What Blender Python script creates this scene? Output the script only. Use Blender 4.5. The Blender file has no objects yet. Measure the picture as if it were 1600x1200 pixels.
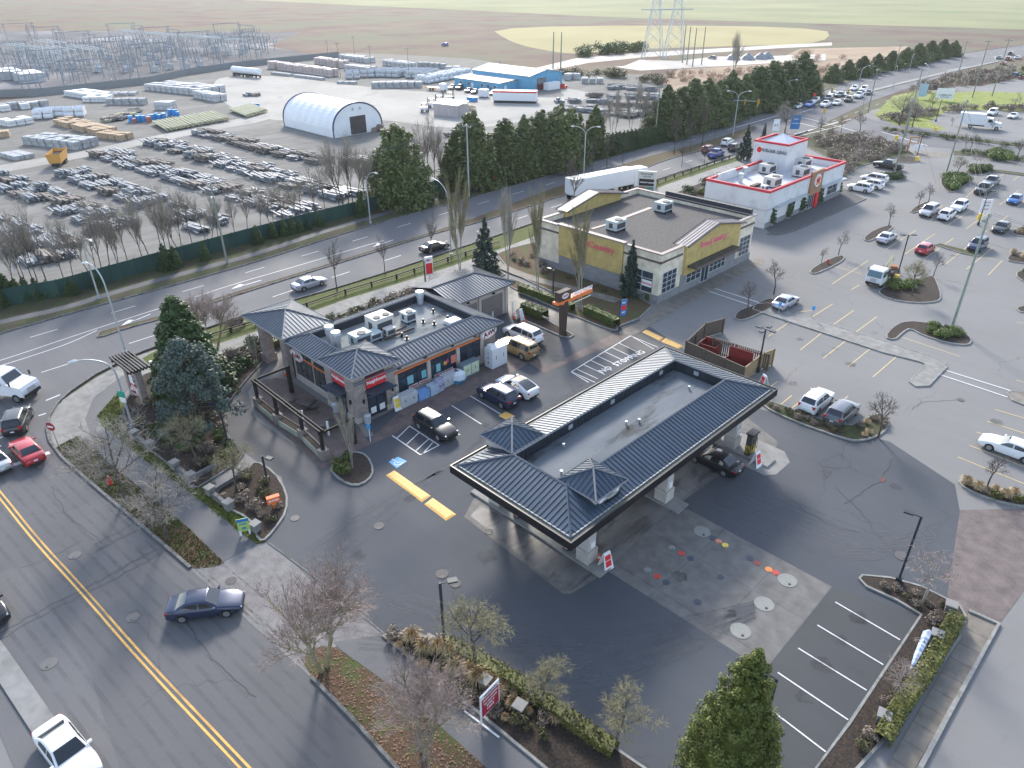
import bpy, math, random
from mathutils import Vector, Matrix
R = math.radians
random.seed(11)
C = bpy.context.scene.collection
# ---------------- camera ----------------
F, PITCH, ROLL, YAW, HC = 1125.14, 0.52305, -0.0061568, -0.78975, 37.0
_f = Vector((math.cos(PITCH)*math.sin(YAW), math.cos(PITCH)*math.cos(YAW), -math.sin(PITCH)))
_r = Vector((math.cos(YAW), -math.sin(YAW), 0)); _u = _r.cross(_f)
RT = _r*math.cos(ROLL)+_u*math.sin(ROLL); UP = _u*math.cos(ROLL)-_r*math.sin(ROLL); FW = _f
cd = bpy.data.cameras.new('camera'); cam = bpy.data.objects.new('camera', cd); C.objects.link(cam)
cd.sensor_width = 36; cd.lens = 36*F/1600; cd.clip_start = .5; cd.clip_end = 6000
cam.matrix_world = Matrix(((RT.x, UP.x, -FW.x, 0), (RT.y, UP.y, -FW.y, 0), (RT.z, UP.z, -FW.z, HC), (0, 0, 0, 1)))
bpy.context.scene.camera = cam
# ---------------- light ----------------
S = bpy.context.scene
S.view_settings.view_transform = 'Standard'; S.view_settings.look = 'None'; S.view_settings.gamma = 1
S.view_settings.exposure = 1.55
W = bpy.data.worlds.new('World'); S.world = W; W.use_nodes = True
SUN_EL, SUN_AZ = 28, 309     # azimuth: degrees clockwise from +y, the side the low sun stands on
nt = W.node_tree; sk = nt.nodes.new('ShaderNodeTexSky'); sk.sky_type = 'NISHITA'; sk.sun_disc = False
sk.sun_elevation = R(SUN_EL); sk.sun_rotation = R(SUN_AZ); sk.air_density = 1.0; sk.dust_density = 1.0; sk.ozone_density = 1.5
bg = nt.nodes['Background']; bg.inputs[1].default_value = .14; hs = nt.nodes.new('ShaderNodeHueSaturation'); hs.inputs['Saturation'].default_value = .75; nt.links.new(sk.outputs[0], hs.inputs['Color']); nt.links.new(hs.outputs[0], bg.inputs[0])   # thin high cloud
sl = bpy.data.lights.new('sun', 'SUN'); sl.energy = 1.9; sl.angle = R(10); sl.color = (1, .93, .83)
so = bpy.data.objects.new('sun', sl); C.objects.link(so)
_s = Vector((math.sin(R(SUN_AZ))*math.cos(R(SUN_EL)), math.cos(R(SUN_AZ))*math.cos(R(SUN_EL)), math.sin(R(SUN_EL))))
so.rotation_euler = _s.to_track_quat('Z', 'Y').to_euler()

# ---------------- helpers ----------------
def G(px, py, z=0):
    """ground (or height z) point seen at photo pixel px,py"""
    d = RT*(px-800)/F - UP*(py-600)/F + FW
    t = (z-HC)/d.z
    return Vector((d.x*t, d.y*t, z))
def G2(px, py, z=0):
    v = G(px, py, z); return (v.x, v.y)
def hgt(b, ty):
    p = G(*b); lo, hi = 0, HC-1
    for _ in range(40):
        m = (lo+hi)/2; v = Vector((p.x, p.y, m-HC))
        if 600-F*v.dot(UP)/v.dot(FW) > ty: lo = m
        else: hi = m
    return lo
class MB:
    def __init__(s): s.v = []; s.f = []; s.m = []; s.k = 0
    def quad(s, *p, m=None):
        n = len(s.v); s.v += [tuple(q) for q in p]; s.f.append(tuple(range(n, n+len(p)))); s.m.append(s.k if m is None else m)
    def box(s, x, y, z, sx, sy, sz, rz=0, m=None):      # centre x,y ; bottom z
        c, d = math.cos(rz), math.sin(rz); n = len(s.v)
        for dz in (0, sz):
            for a, b in ((-.5, -.5), (.5, -.5), (.5, .5), (-.5, .5)):
                u, w = a*sx, b*sy; s.v.append((x+u*c-w*d, y+u*d+w*c, z+dz))
        for q in ((3, 2, 1, 0), (4, 5, 6, 7), (0, 1, 5, 4), (1, 2, 6, 5), (2, 3, 7, 6), (3, 0, 4, 7)):
            s.f.append(tuple(n+i for i in q)); s.m.append(s.k if m is None else m)
    def b2(s, x0, x1, y0, y1, z0, z1, m=None): s.box((x0+x1)/2, (y0+y1)/2, z0, x1-x0, y1-y0, z1-z0, 0, m)
    def prism(s, pts, z0, z1, m=None, bottom=False):
        a = sum(pts[i-1][0]*pts[i][1]-pts[i][0]*pts[i-1][1] for i in range(len(pts)))
        if a < 0: pts = pts[::-1]
        n = len(s.v); k = len(pts); mm = s.k if m is None else m
        s.v += [(p[0], p[1], z0) for p in pts]+[(p[0], p[1], z1) for p in pts]
        s.f.append(tuple(range(n+k, n+2*k))); s.m.append(mm)
        if bottom: s.f.append(tuple(range(n+k-1, n-1, -1))); s.m.append(mm)
        for i in range(k):
            j = (i+1) % k; s.f.append((n+i, n+j, n+k+j, n+k+i)); s.m.append(mm)
    def tube(s, pts, r, n=6, m=None, cap=True):
        pts = [Vector(p) for p in pts]; k = len(pts); rr = r if isinstance(r, (list, tuple)) else [r]*k
        b0 = len(s.v); mm = s.k if m is None else m
        for i, p in enumerate(pts):
            t = (pts[min(i+1, k-1)]-pts[max(i-1, 0)]).normalized()
            a = t.cross(Vector((0, 0, 1)))
            if a.length < .02: a = t.cross(Vector((1, 0, 0)))
            a.normalize(); b = t.cross(a)
            for j in range(n):
                g = 2*math.pi*j/n; q = p+a*(math.cos(g)*rr[i])+b*(math.sin(g)*rr[i]); s.v.append(tuple(q))
        for i in range(k-1):
            for j in range(n):
                j2 = (j+1) % n; s.f.append((b0+i*n+j, b0+i*n+j2, b0+(i+1)*n+j2, b0+(i+1)*n+j)); s.m.append(mm)
        if cap:
            s.f.append(tuple(b0+j for j in range(n-1, -1, -1))); s.m.append(mm)
            s.f.append(tuple(b0+(k-1)*n+j for j in range(n))); s.m.append(mm)
    def cyl(s, x, y, z0, z1, r, r2=None, n=12, m=None): s.tube([(x, y, z0), (x, y, z1)], [r, r if r2 is None else r2], n, m)
    def build(s, name, mats, parent=None, smooth=False, **kw):
        me = bpy.data.meshes.new(name); me.from_pydata(s.v, [], s.f); me.update()
        for m_ in (mats if isinstance(mats, (list, tuple)) else [mats]): me.materials.append(m_)
        if any(s.m): me.polygons.foreach_set('material_index', s.m)
        if smooth: me.polygons.foreach_set('use_smooth', [True]*len(s.f))
        o = bpy.data.objects.new(name, me); C.objects.link(o)
        if parent: o.parent = parent
        for k_, v_ in kw.items(): o[k_] = v_
        return o
def tag(o, label=None, cat=None, group=None, kind=None):
    for k_, v_ in (('label', label), ('category', cat), ('group', group), ('kind', kind)):
        if v_: o[k_] = v_
    return o
def empty(name, loc=(0, 0, 0), rz=0, label=None, cat=None, group=None):
    o = bpy.data.objects.new(name, None); C.objects.link(o); o.location = loc; o.rotation_euler = (0, 0, rz)
    o.empty_display_size = .3
    return tag(o, label, cat, group)
KIDS = {}
def copy_tree(o, parent=None):
    c = o.copy(); C.objects.link(c)
    if parent: c.parent = parent
    for ch in list(o.children): copy_tree(ch, c)
    return c
def place(o, loc, rz=0, sc=1, label=None, cat=None, group=None, sz=None):
    o.location = loc; o.rotation_euler = (0, 0, rz); o.scale = (sc, sc, sz or sc); return tag(o, label, cat, group)
class Proto:                              # the first use places the original, later uses copies
    def __init__(s, fn): s.fn = fn; s.o = None
    def __call__(s, loc, rz=0, sc=1, label=None, cat=None, group=None, sz=None):
        if s.o is None: s.o = s.fn(); o = s.o
        else: o = copy_tree(s.o)
        return place(o, loc, rz, sc, label, cat, group, sz)
def chaikin(p, n=1, closed=True):
    for _ in range(n):
        q = []; k = len(p)
        for i in range(k if closed else k-1):
            a, b = p[i], p[(i+1) % k]
            q += [(a[0]*.75+b[0]*.25, a[1]*.75+b[1]*.25), (a[0]*.25+b[0]*.75, a[1]*.25+b[1]*.75)]
        p = q if closed else [p[0]]+q+[p[-1]]
    return p
def ccw(p):
    a = sum(p[i-1][0]*p[i][1]-p[i][0]*p[i-1][1] for i in range(len(p)))
    return p if a > 0 else p[::-1]
def offset(p, d, closed=True):            # inward for ccw closed polygons
    q = []; k = len(p)
    for i in range(k):
        a = Vector(p[i-1] if (closed or i > 0) else p[0]); b = Vector(p[i]); c = Vector(p[(i+1) % k] if (closed or i < k-1) else p[-1])
        n = Vector((0, 0))
        for u, w in ((a, b), (b, c)):
            e = w-u
            if e.length > 1e-6: e.normalize(); n += Vector((-e.y, e.x))
        if n.length < 1e-6: n = Vector((0, 1))
        n.normalize(); q.append((b.x+n.x*d, b.y+n.y*d))
    return q
def gp(px, rnd=0, closed=True): return chaikin([G2(*q) for q in px], rnd, closed)
def sheet(name, pts, z, m, px=True, rnd=0):
    p = ccw(gp(pts, rnd) if px else chaikin(list(pts), rnd)); b = MB(); b.quad(*[(q[0], q[1], z) for q in p])
    return b.build(name, m, kind='structure')
def strip(b, p, w, z0, z1=None, m=None):   # ribbon of width w along open path p (world xy); raised if z1
    L, Q = offset(p, w/2, False), offset(p, -w/2, False)
    for i in range(len(p)-1):
        if z1 is None: b.quad((Q[i][0], Q[i][1], z0), (Q[i+1][0], Q[i+1][1], z0), (L[i+1][0], L[i+1][1], z0), (L[i][0], L[i][1], z0), m=m)
        else:
            b.quad((Q[i][0], Q[i][1], z1), (Q[i+1][0], Q[i+1][1], z1), (L[i+1][0], L[i+1][1], z1), (L[i][0], L[i][1], z1), m=m)
            b.quad((Q[i][0], Q[i][1], z0), (Q[i+1][0], Q[i+1][1], z0), (Q[i+1][0], Q[i+1][1], z1), (Q[i][0], Q[i][1], z1), m=m)
            b.quad((L[i+1][0], L[i+1][1], z0), (L[i][0], L[i][1], z0), (L[i][0], L[i][1], z1), (L[i+1][0], L[i+1][1], z1), m=m)
def bed(name, pts, soil, kerb=None, rnd=1, w=.16, h=.14, px=True, top=None):
    p = ccw(gp(pts, rnd) if px else chaikin(list(pts), rnd)); q = offset(p, w); b = MB(); k = len(p)
    for i in range(k):
        j = (i+1) % k
        b.quad((p[i][0], p[i][1], 0), (p[j][0], p[j][1], 0), (p[j][0], p[j][1], h), (p[i][0], p[i][1], h), m=0)
        b.quad((p[i][0], p[i][1], h), (p[j][0], p[j][1], h), (q[j][0], q[j][1], h), (q[i][0], q[i][1], h), m=0)
    b.quad(*[(a[0], a[1], h-.02) for a in q], m=1)
    return b.build(name, [kerb or M_kerb, soil], kind='structure')
def inside(p, x, y):
    c = False; j = len(p)-1
    for i in range(len(p)):
        if (p[i][1] > y) != (p[j][1] > y) and x < (p[j][0]-p[i][0])*(y-p[i][1])/(p[j][1]-p[i][1]+1e-12)+p[i][0]: c = not c
        j = i
    return c

# ---------------- materials ----------------
def _new(name):
    m = bpy.data.materials.new(name); m.use_nodes = True; n = m.node_tree; b = n.nodes['Principled BSDF']; return m, n, b
def c4(c): return (c[0], c[1], c[2], 1)
def noise(n, vec, sc, det=4, rough=.55):
    t = n.nodes.new('ShaderNodeTexNoise'); t.inputs['Scale'].default_value = sc; t.inputs['Detail'].default_value = det; t.inputs['Roughness'].default_value = rough
    n.links.new(vec, t.inputs['Vector']); return t.outputs['Fac']
def ramp(n, fac, stops):
    r = n.nodes.new('ShaderNodeValToRGB'); e = r.color_ramp.elements
    e[0].position, e[0].color = stops[0][0], c4(stops[0][1]); e[1].position, e[1].color = stops[-1][0], c4(stops[-1][1])
    for p, c in stops[1:-1]: k = e.new(p); k.color = c4(c)
    n.links.new(fac, r.inputs[0]); return r.outputs[0]
def mixc(n, fac, a, b, mode='MIX'):
    x = n.nodes.new('ShaderNodeMix'); x.data_type = 'RGBA'; x.blend_type = mode
    for s_, v in ((0, fac), (6, a), (7, b)):
        if hasattr(v, 'is_linked') or hasattr(v, 'links'): n.links.new(v, x.inputs[s_])
        else: x.inputs[s_].default_value = v if s_ == 0 else c4(v)
    return x.outputs[2]
def g3(v): return (v, v, v)
def M(name, a, b=None, sc=3, rough=.75, metal=0, bump=0, bsc=40, spec=.4, coat=0, det=4, emit=0, stain=None, ssc=.5, srange=(.5, .7), rvar=0, vec='Object', stretch=None):
    m, n, p = _new(name); L = n.links
    p.inputs['Roughness'].default_value = rough; p.inputs['Metallic'].default_value = metal; p.inputs['Specular IOR Level'].default_value = spec
    p.inputs['Coat Weight'].default_value = coat; p.inputs['Base Color'].default_value = c4(a)
    tc = n.nodes.new('ShaderNodeTexCoord').outputs[vec]
    if stretch:
        mp = n.nodes.new('ShaderNodeMapping'); mp.inputs['Scale'].default_value = stretch; L.new(tc, mp.inputs[0]); tc = mp.outputs[0]
    col = None
    if b: col = ramp(n, noise(n, tc, sc, det), ((.32, a), (.68, b))); L.new(col, p.inputs['Base Color'])
    if stain:
        f = ramp(n, noise(n, tc, ssc, 5, .6), ((srange[0], g3(0)), (srange[1], g3(1))))
        col = mixc(n, f, col if col else a, stain); L.new(col, p.inputs['Base Color'])
    if rvar:
        f = noise(n, tc, ssc*.7+.05, 4); mr = n.nodes.new('ShaderNodeMapRange'); mr.inputs[1].default_value = .35; mr.inputs[2].default_value = .65
        mr.inputs[3].default_value = rough-rvar; mr.inputs[4].default_value = rough+rvar; L.new(f, mr.inputs[0]); L.new(mr.outputs[0], p.inputs['Roughness'])
    if bump:
        bp = n.nodes.new('ShaderNodeBump'); bp.inputs['Strength'].default_value = bump; bp.inputs['Distance'].default_value = .05
        L.new(noise(n, tc, bsc, 3), bp.inputs['Height']); L.new(bp.outputs[0], p.inputs['Normal'])
    if emit: p.inputs['Emission Color'].default_value = c4(a); p.inputs['Emission Strength'].default_value = emit
    return m
def M_asph(name, base, var=.25, crack=.0, wet=.12, seed=0, rough=.85, tint=(1, 1, 1.03)):
    m, n, p = _new(name); L = n.links; p.inputs['Specular IOR Level'].default_value = .3; tc = n.nodes.new('ShaderNodeTexCoord').outputs['Object']
    mp = n.nodes.new('ShaderNodeMapping'); mp.inputs['Location'].default_value = (seed, seed*2, 0); L.new(tc, mp.inputs[0]); v = mp.outputs[0]
    A = [base*t for t in tint]
    lo = [x*(1-var) for x in A]; hi = [x*(1+var) for x in A]
    c = ramp(n, noise(n, v, .07, 5, .6), ((.3, lo), (.5, A), (.72, hi)))
    st = n.nodes.new('ShaderNodeMapping'); st.inputs['Scale'].default_value = (.06, .9, 1); L.new(v, st.inputs[0])
    c = mixc(n, .45, c, ramp(n, noise(n, st.outputs[0], 1, 4, .6), ((.3, lo), (.7, hi))))
    c = mixc(n, .6, c, ramp(n, noise(n, v, 22, 3, .8), ((.3, [x*.72 for x in A]), (.7, [x*1.3 for x in A]))))
    f = ramp(n, noise(n, v, .5, 6, .7), ((.62, g3(0)), (.74, g3(1))))
    c = mixc(n, mixc(n, .4, g3(0), f), c, [x*.55 for x in A])
    if crack:
        vo = n.nodes.new('ShaderNodeTexVoronoi'); vo.feature = 'DISTANCE_TO_EDGE'; vo.inputs['Scale'].default_value = .11
        dn = n.nodes.new('ShaderNodeTexNoise'); dn.inputs['Scale'].default_value = .8; dn.inputs['Detail'].default_value = 5; L.new(v, dn.inputs['Vector'])
        ad = n.nodes.new('ShaderNodeVectorMath'); ad.operation = 'MULTIPLY_ADD'; ad.inputs[1].default_value = (1.6, 1.6, 0); L.new(dn.outputs['Color'], ad.inputs[0]); L.new(v, ad.inputs[2])
        L.new(ad.outputs[0], vo.inputs['Vector'])
        f = ramp(n, vo.outputs['Distance'], ((.0, g3(1)), (.006, g3(0))))
        g = ramp(n, noise(n, v, .09, 2), ((.5, g3(0)), (.6, g3(1))))
        c = mixc(n, mixc(n, 1, f, g, 'MULTIPLY'), c, mixc(n, crack, c, [x*.3 for x in A]))
    L.new(c, p.inputs['Base Color'])
    mr = n.nodes.new('ShaderNodeMapRange'); mr.inputs[1].default_value = .35; mr.inputs[2].default_value = .65; mr.inputs[3].default_value = rough-wet; mr.inputs[4].default_value = rough+.1
    L.new(noise(n, v, .06, 4), mr.inputs[0]); L.new(mr.outputs[0], p.inputs['Roughness'])
    bp = n.nodes.new('ShaderNodeBump'); bp.inputs['Strength'].default_value = .35; bp.inputs['Distance'].default_value = .01; L.new(noise(n, v, 60, 2), bp.inputs['Height']); L.new(bp.outputs[0], p.inputs['Normal'])
    return m
def M_brick(name, a, b, mortar, sx, sz, rough=.85, face=None, bump=.3, off=.5, rot=0, msz=.012):
    m, n, p = _new(name); L = n.links; tc = n.nodes.new('ShaderNodeTexCoord').outputs['Object']
    if face == 'wall':       # x+y along, z up
        sp = n.nodes.new('ShaderNodeSeparateXYZ'); L.new(tc, sp.inputs[0]); ad = n.nodes.new('ShaderNodeMath'); L.new(sp.outputs[0], ad.inputs[0]); L.new(sp.outputs[1], ad.inputs[1])
        cb = n.nodes.new('ShaderNodeCombineXYZ'); L.new(ad.outputs[0], cb.inputs[0]); L.new(sp.outputs[2], cb.inputs[1]); v = cb.outputs[0]
    else:
        mp = n.nodes.new('ShaderNodeMapping'); mp.inputs['Rotation'].default_value = (0, 0, rot); L.new(tc, mp.inputs[0]); v = mp.outputs[0]
    br = n.nodes.new('ShaderNodeTexBrick'); br.inputs['Scale'].default_value = 1; br.inputs['Brick Width'].default_value = sx; br.inputs['Row Height'].default_value = sz
    br.inputs['Mortar Size'].default_value = msz; br.inputs['Color1'].default_value = c4(a); br.inputs['Color2'].default_value = c4(b); br.inputs['Mortar'].default_value = c4(mortar); br.offset = off
    br.inputs['Bias'].default_value = 0; L.new(v, br.inputs['Vector'])
    c = mixc(n, .55, br.outputs['Color'], ramp(n, noise(n, tc, 1.1, 5), ((.3, [x*.6 for x in a]), (.7, [x*1.25 for x in b]))))
    L.new(c, p.inputs['Base Color']); p.inputs['Roughness'].default_value = rough
    bp = n.nodes.new('ShaderNodeBump'); bp.inputs['Strength'].default_value = bump; bp.inputs['Distance'].default_value = .02; bp.invert = True; L.new(br.outputs['Fac'], bp.inputs['Height']); L.new(bp.outputs[0], p.inputs['Normal'])
    return m
def M_leaf(name, a, b, rough=.6, sc=1.5, c=None):
    m, n, p = _new(name); L = n.links; tc = n.nodes.new('ShaderNodeTexCoord').outputs['Object']
    oi = n.nodes.new('ShaderNodeObjectInfo'); col = ramp(n, noise(n, tc, sc, 3), ((.3, a), (.7, b)))
    col = mixc(n, mixc(n, .35, g3(0), ramp(n, noise(n, tc, sc*7, 2), ((.35, g3(0)), (.65, g3(1))))), col, c or b)
    hs = n.nodes.new('ShaderNodeHueSaturation'); mr = n.nodes.new('ShaderNodeMapRange'); mr.inputs[3].default_value = .8; mr.inputs[4].default_value = 1.2
    L.new(oi.outputs['Random'], mr.inputs[0]); L.new(mr.outputs[0], hs.inputs['Value']); L.new(col, hs.inputs['Color']); L.new(hs.outputs[0], p.inputs['Base Color'])
    p.inputs['Roughness'].default_value = rough; p.inputs['Specular IOR Level'].default_value = .3
    return m
def glass(name, c=(.02, .03, .045), rough=.06): return M(name, c, [x*1.8 for x in c], 1.3, rough=rough, spec=.8)
M_kerb = M('kerb_concrete', (.2, .2, .19), (.3, .3, .285), 2.5, .85, stain=(.1, .11, .08), ssc=1.2, srange=(.55, .75))
M_kerbd = M('dark_kerb', (.10, .10, .10), (.2, .2, .2), 2.5, .85, stain=(.05, .05, .04), ssc=1.2)
M_conc = M('concrete', (.2, .2, .195), (.28, .275, .265), 1.2, .85, bump=.15, stain=(.15, .15, .14), ssc=.6)
M_mulch = M('mulch', (.018, .014, .012), (.06, .045, .035), 6, .95, bump=.9, bsc=25, stain=(.09, .05, .03), ssc=9, srange=(.58, .66))
M_leafl = M('leaf_litter', (.05, .035, .02), (.15, .085, .05), 9, .95, bump=1, bsc=20, stain=(.07, .09, .025), ssc=.7, srange=(.48, .62))
M_grass = M('grass', (.05, .07, .014), (.12, .145, .03), 4, .95, bump=1, bsc=30, stain=(.12, .1, .05), ssc=.9, srange=(.52, .7))
M_grassd = M('dull_grass', (.045, .055, .02), (.09, .1, .035), 3, .95, bump=1, bsc=30, stain=(.075, .058, .04), ssc=.5, srange=(.45, .62))
M_lawn = M('lawn', (.13, .17, .025), (.27, .3, .06), .6, .95, bump=.6, bsc=20)
M_white = M('white_paint', (.72, .72, .72), (.5, .5, .51), 12, .6)
M_yellow = M('yellow_paint', (.62, .34, .07), (.75, .45, .12), 9, .6, stain=(.3, .24, .13), ssc=3.3, srange=(.6, .7))
M_lyellow = M('faded_yellow_paint', (.62, .47, .2), (.48, .39, .22), 7, .7)
# ================= GROUND, ROADS =================
A_road = M_asph('main_road_asphalt', .135, .18, 0, .1, 3, .85, (1, 1, 1.04))
A_side = M_asph('side_street_asphalt', .115, .22, .5, .1, 40, .85, (1, 1, 1.04))
A_lot = M_asph('station_asphalt', .074, .2, .6, .1, 11, .78, (.9, 1, 1.17))
A_old = M_asph('old_lot_asphalt', .19, .16, .5, .12, 77, .85, (1.02, 1, .98))
A_dark = M_asph('dark_asphalt', .055, .3, 0, .25, 51, .72, (.95, 1, 1.07))
A_path = M_asph('path_asphalt', .13, .15, 0, .05, 23, .8, (1, 1, 1.04))
M_yard = M('yard_gravel', (.165, .16, .148), (.225, .218, .203), .6, .9, spec=.05, bump=.3, bsc=6, stain=(.27, .262, .245), ssc=.07, srange=(.52, .72), stretch=(1, .4, 1))
M_yardw = M('yard_concrete', (.3, .29, .27), (.38, .37, .345), .06, .85, spec=.08, stain=(.25, .24, .225), ssc=.12, srange=(.55, .7))
M_sub = M('substation_gravel', (.11, .11, .115), (.17, .17, .175), .05, .95, spec=.05, stain=(.33, .32, .32), ssc=.02)
M_brush = M('dry_brush', (.08, .045, .035), (.15, .1, .065), .03, 1, bump=1, bsc=.5, stain=(.1, .1, .055), ssc=.015, srange=(.45, .6))
M_tan = M('tan_grass', (.26, .18, .12), (.36, .27, .18), .05, 1, bump=1, bsc=.8)
M_field = M('field_grass', (.27, .235, .1), (.34, .3, .14), .012, 1)
M_fieldg = M('far_field', (.15, .17, .07), (.24, .24, .11), .01, 1)
M_dirt = M('pale_dirt', (.42, .38, .33), (.56, .52, .47), .04, .95)
M_pave = M_brick('brick_pavers', (.115, .085, .078), (.16, .12, .11), (.07, .055, .05), .22, .11, .8)
M_pavel = M_brick('pale_brick_pavers', (.125, .098, .092), (.16, .128, .12), (.07, .06, .055), .5, .25, .8)
M_cobble = M_brick('driveway_pavers', (.16, .15, .155), (.2, .19, .19), (.09, .085, .085), .45, .18, .8)
M_slab = M_brick('sidewalk_slabs', (.17, .15, .125), (.21, .188, .16), (.08, .072, .065), 30, 1.55, .85, off=0, rot=0, msz=.06)
M_slabp = M_brick('pale_sidewalk_slabs', (.2, .195, .185), (.25, .245, .23), (.12, .12, .115), 30, 2.2, .85, off=0, rot=R(90), msz=.03)
M_pad = M_brick('pump_pad_concrete', (.118, .113, .108), (.15, .144, .138), (.07, .068, .065), 4.6, 4.6, .8, off=0, msz=.05, bump=.1)

sheet('terrain', [(-3000, -600), (600, -600), (600, 3500), (-3000, 3500)], -.06, M_brush, px=False)
# far fields (real ground seen beyond the yard)
sheet('far_field', [(-2600, 560), (-420, 560), (-140, 620), (400, 700), (400, 3400), (-2600, 3400)], -.05, M_fieldg, px=False)
sheet('yellow_field', [(800, 68), (870, 82), (905, 84), (960, 78), (1040, 75), (1140, 72), (1300, 68), (1290, 40), (760, 40)], -.045, M_field, rnd=2)
sheet('tan_grass_field', [(1030, 135), (1060, 108), (1200, 100), (1250, 76), (1420, 72), (1330, 135), (1200, 200)], -.04, M_tan)
sheet('dirt_pad', [(975, 103), (1000, 93), (1060, 95), (1120, 88), (1190, 88), (1290, 84), (1290, 94), (1200, 99), (1060, 107), (1000, 110), (960, 104)], -.035, M_dirt)
sheet('dirt_road', [(820, 110), (900, 91), (1000, 82), (1100, 77), (1220, 70), (1300, 66), (1300, 71), (1220, 75), (1100, 83), (1010, 89), (920, 98), (850, 112), (790, 122)], -.03, M_dirt)
sheet('substation_ground', [(-900, 300), (0, 152), (60, 150), (230, 131), (280, 119), (360, 108), (430, 100), (520, 90), (420, 72), (470, 50), (-400, 46)], -.04, M_sub)
sheet('storage_yard', [(-300, 600), (0, 486), (95, 463), (252, 418), (400, 376), (575, 330), (687, 298), (775, 278), (900, 250), (1010, 226), (1060, 170), (1030, 118), (950, 114), (860, 112), (740, 92), (640, 86), (540, 82), (500, 90), (360, 106), (280, 118), (230, 130), (60, 149), (-300, 205)], -.02, M_yard)
sheet('concrete_yard', [(330, 130), (350, 118), (470, 120), (520, 130), (680, 146), (720, 138), (890, 158), (870, 136), (900, 140), (935, 148), (880, 166), (800, 196), (700, 202), (600, 186), (500, 186), (420, 190), (350, 165)], -.012, M_yardw, rnd=2)
sheet('yard_track', [(-60, 272), (0, 257), (112, 240), (200, 221), (300, 200), (400, 180), (440, 176), (420, 188), (330, 204), (225, 226), (112, 250), (0, 270), (-60, 288)], -.008, M_yardw, rnd=1)

# station and shopping lots
sheet('parking_lot', [(1150, 242), (1300, 215), (1362, 172), (1600, 120), (2300, 130), (2600, 900), (1500, 2600), (-1400, 2600), (-700, 900), (-200, 640), (75, 640), (262, 538), (500, 466), (700, 396), (850, 352), (1000, 292)], 0, A_old)
# main road
FAR = [(-420, 640), (-200, 582), (0, 522), (37, 511), (175, 472), (250, 452), (400, 410), (515, 359+18), (612, 348), (800, 292), (987, 237), (1112, 195), (1200, 172), (1287, 142), (1350, 121), (1450, 92), (1535, 79), (1620, 68), (1800, 52)]
FAR = [(-420, 640), (-200, 582), (0, 522), (37, 511), (175, 472), (250, 452), (400, 410), (515, 372), (612, 343), (700, 320), (800, 292), (900, 263), (987, 237), (1112, 195), (1200, 172), (1287, 142), (1350, 121), (1450, 92), (1535, 79), (1620, 68), (1800, 52)]
NEAR = [(1900, 62), (1700, 78), (1600, 88), (1500, 110), (1362, 158), (1262, 205), (1150, 242), (1025, 280), (945, 313), (850, 343), (765, 372), (695, 395), (600, 427), (525, 450), (455, 470), (350, 503), (262, 535), (215, 552), (150, 585), (95, 622), (72, 660), (80, 700), (150, 762), (225, 825), (300, 890), (400, 980), (485, 1057), (555, 1128), (700, 1290)]
LEFTSIDE = [(180, 1290), (67, 1132), (0, 1032), (-200, 760)]
sheet('main_road', FAR+NEAR+LEFTSIDE, .006, A_road)
sheet('side_street', [(0, 742), (85, 705), (150, 762), (225, 825), (300, 890), (400, 980), (485, 1057), (555, 1128), (700, 1290), (180, 1290), (67, 1132), (0, 1032), (-200, 760)], .010, A_side)
kb = MB()
strip(kb, gp(FAR, 1, False), .2, 0, .15)
strip(kb, gp(NEAR[5:-9][:-1]+[(150, 585), (95, 622), (72, 660), (80, 700), (150, 762), (225, 825), (298, 888)], 1, False), .22, 0, .15)
strip(kb, gp([(487, 1059), (520, 1092), (555, 1128), (700, 1290)], 0, False), .2, 0, .15)
kb2 = MB(); strip(kb2, gp([(200, 1320), (67, 1132), (0, 1032), (-200, 760)], 0, False), 1.2, 0, .12); kb2.build('sidewalk', M_conc, kind='structure')
kb.build('road_kerbs', M_kerbd, kind='structure')
# grass verge, dirt path on the far side of the road
FENCE = [(-60, 494), (0, 480), (95, 463), (252, 418), (400, 377), (480, 355), (575, 331), (687, 299), (775, 279), (860, 262), (940, 240), (1000, 225)]
sheet('far_verge', [(-420, 640), (-200, 582)]+FAR[2:18]+[(1440, 84), (1330, 112), (1200, 155), (1100, 185)]+FENCE[::-1]+[(-420, 560)], .012, M_grassd)
b = MB(); strip(b, gp([(-300, 575), (0, 503), (100, 482), (200, 450), (300, 424), (400, 397), (520, 357), (640, 322), (760, 288), (900, 250)], 1, False), 1.5, .018); b.build('far_verge_path', A_path, kind='structure')
b = MB(); strip(b, gp([(560, 336), (640, 315), (760, 283), (860, 256), (960, 232), (1060, 203)], 1, False), 2.6, .022); b.build('fallen_leaves', M_leafl, kind='stuff', label='strip of reddish fallen leaves along the foot of the cedars', category='leaves')
# median
MED = [(152, 530), (200, 513), (265, 496), (400, 452), (500, 421), (600, 390), (675, 367), (700, 360), (745, 349), (800, 332), (880, 306), (980, 276), (1040, 250), (1100, 235), (1150, 219), (1185, 201),
       (1175, 197), (1100, 223), (1030, 240), (960, 261), (880, 289), (800, 318), (745, 340), (695, 357), (600, 386), (500, 417), (400, 447), (265, 490), (200, 508), (165, 516), (152, 522)]
bed('road_median', MED, M_leafl, M_kerbd, 1, .18)
bed('road_median', [(1255, 171), (1330, 152), (1400, 134), (1490, 112), (1560, 97), (1560, 95), (1490, 109), (1400, 130), (1330, 148), (1255, 168)], M_kerb, M_kerbd, 0, .15)
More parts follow.
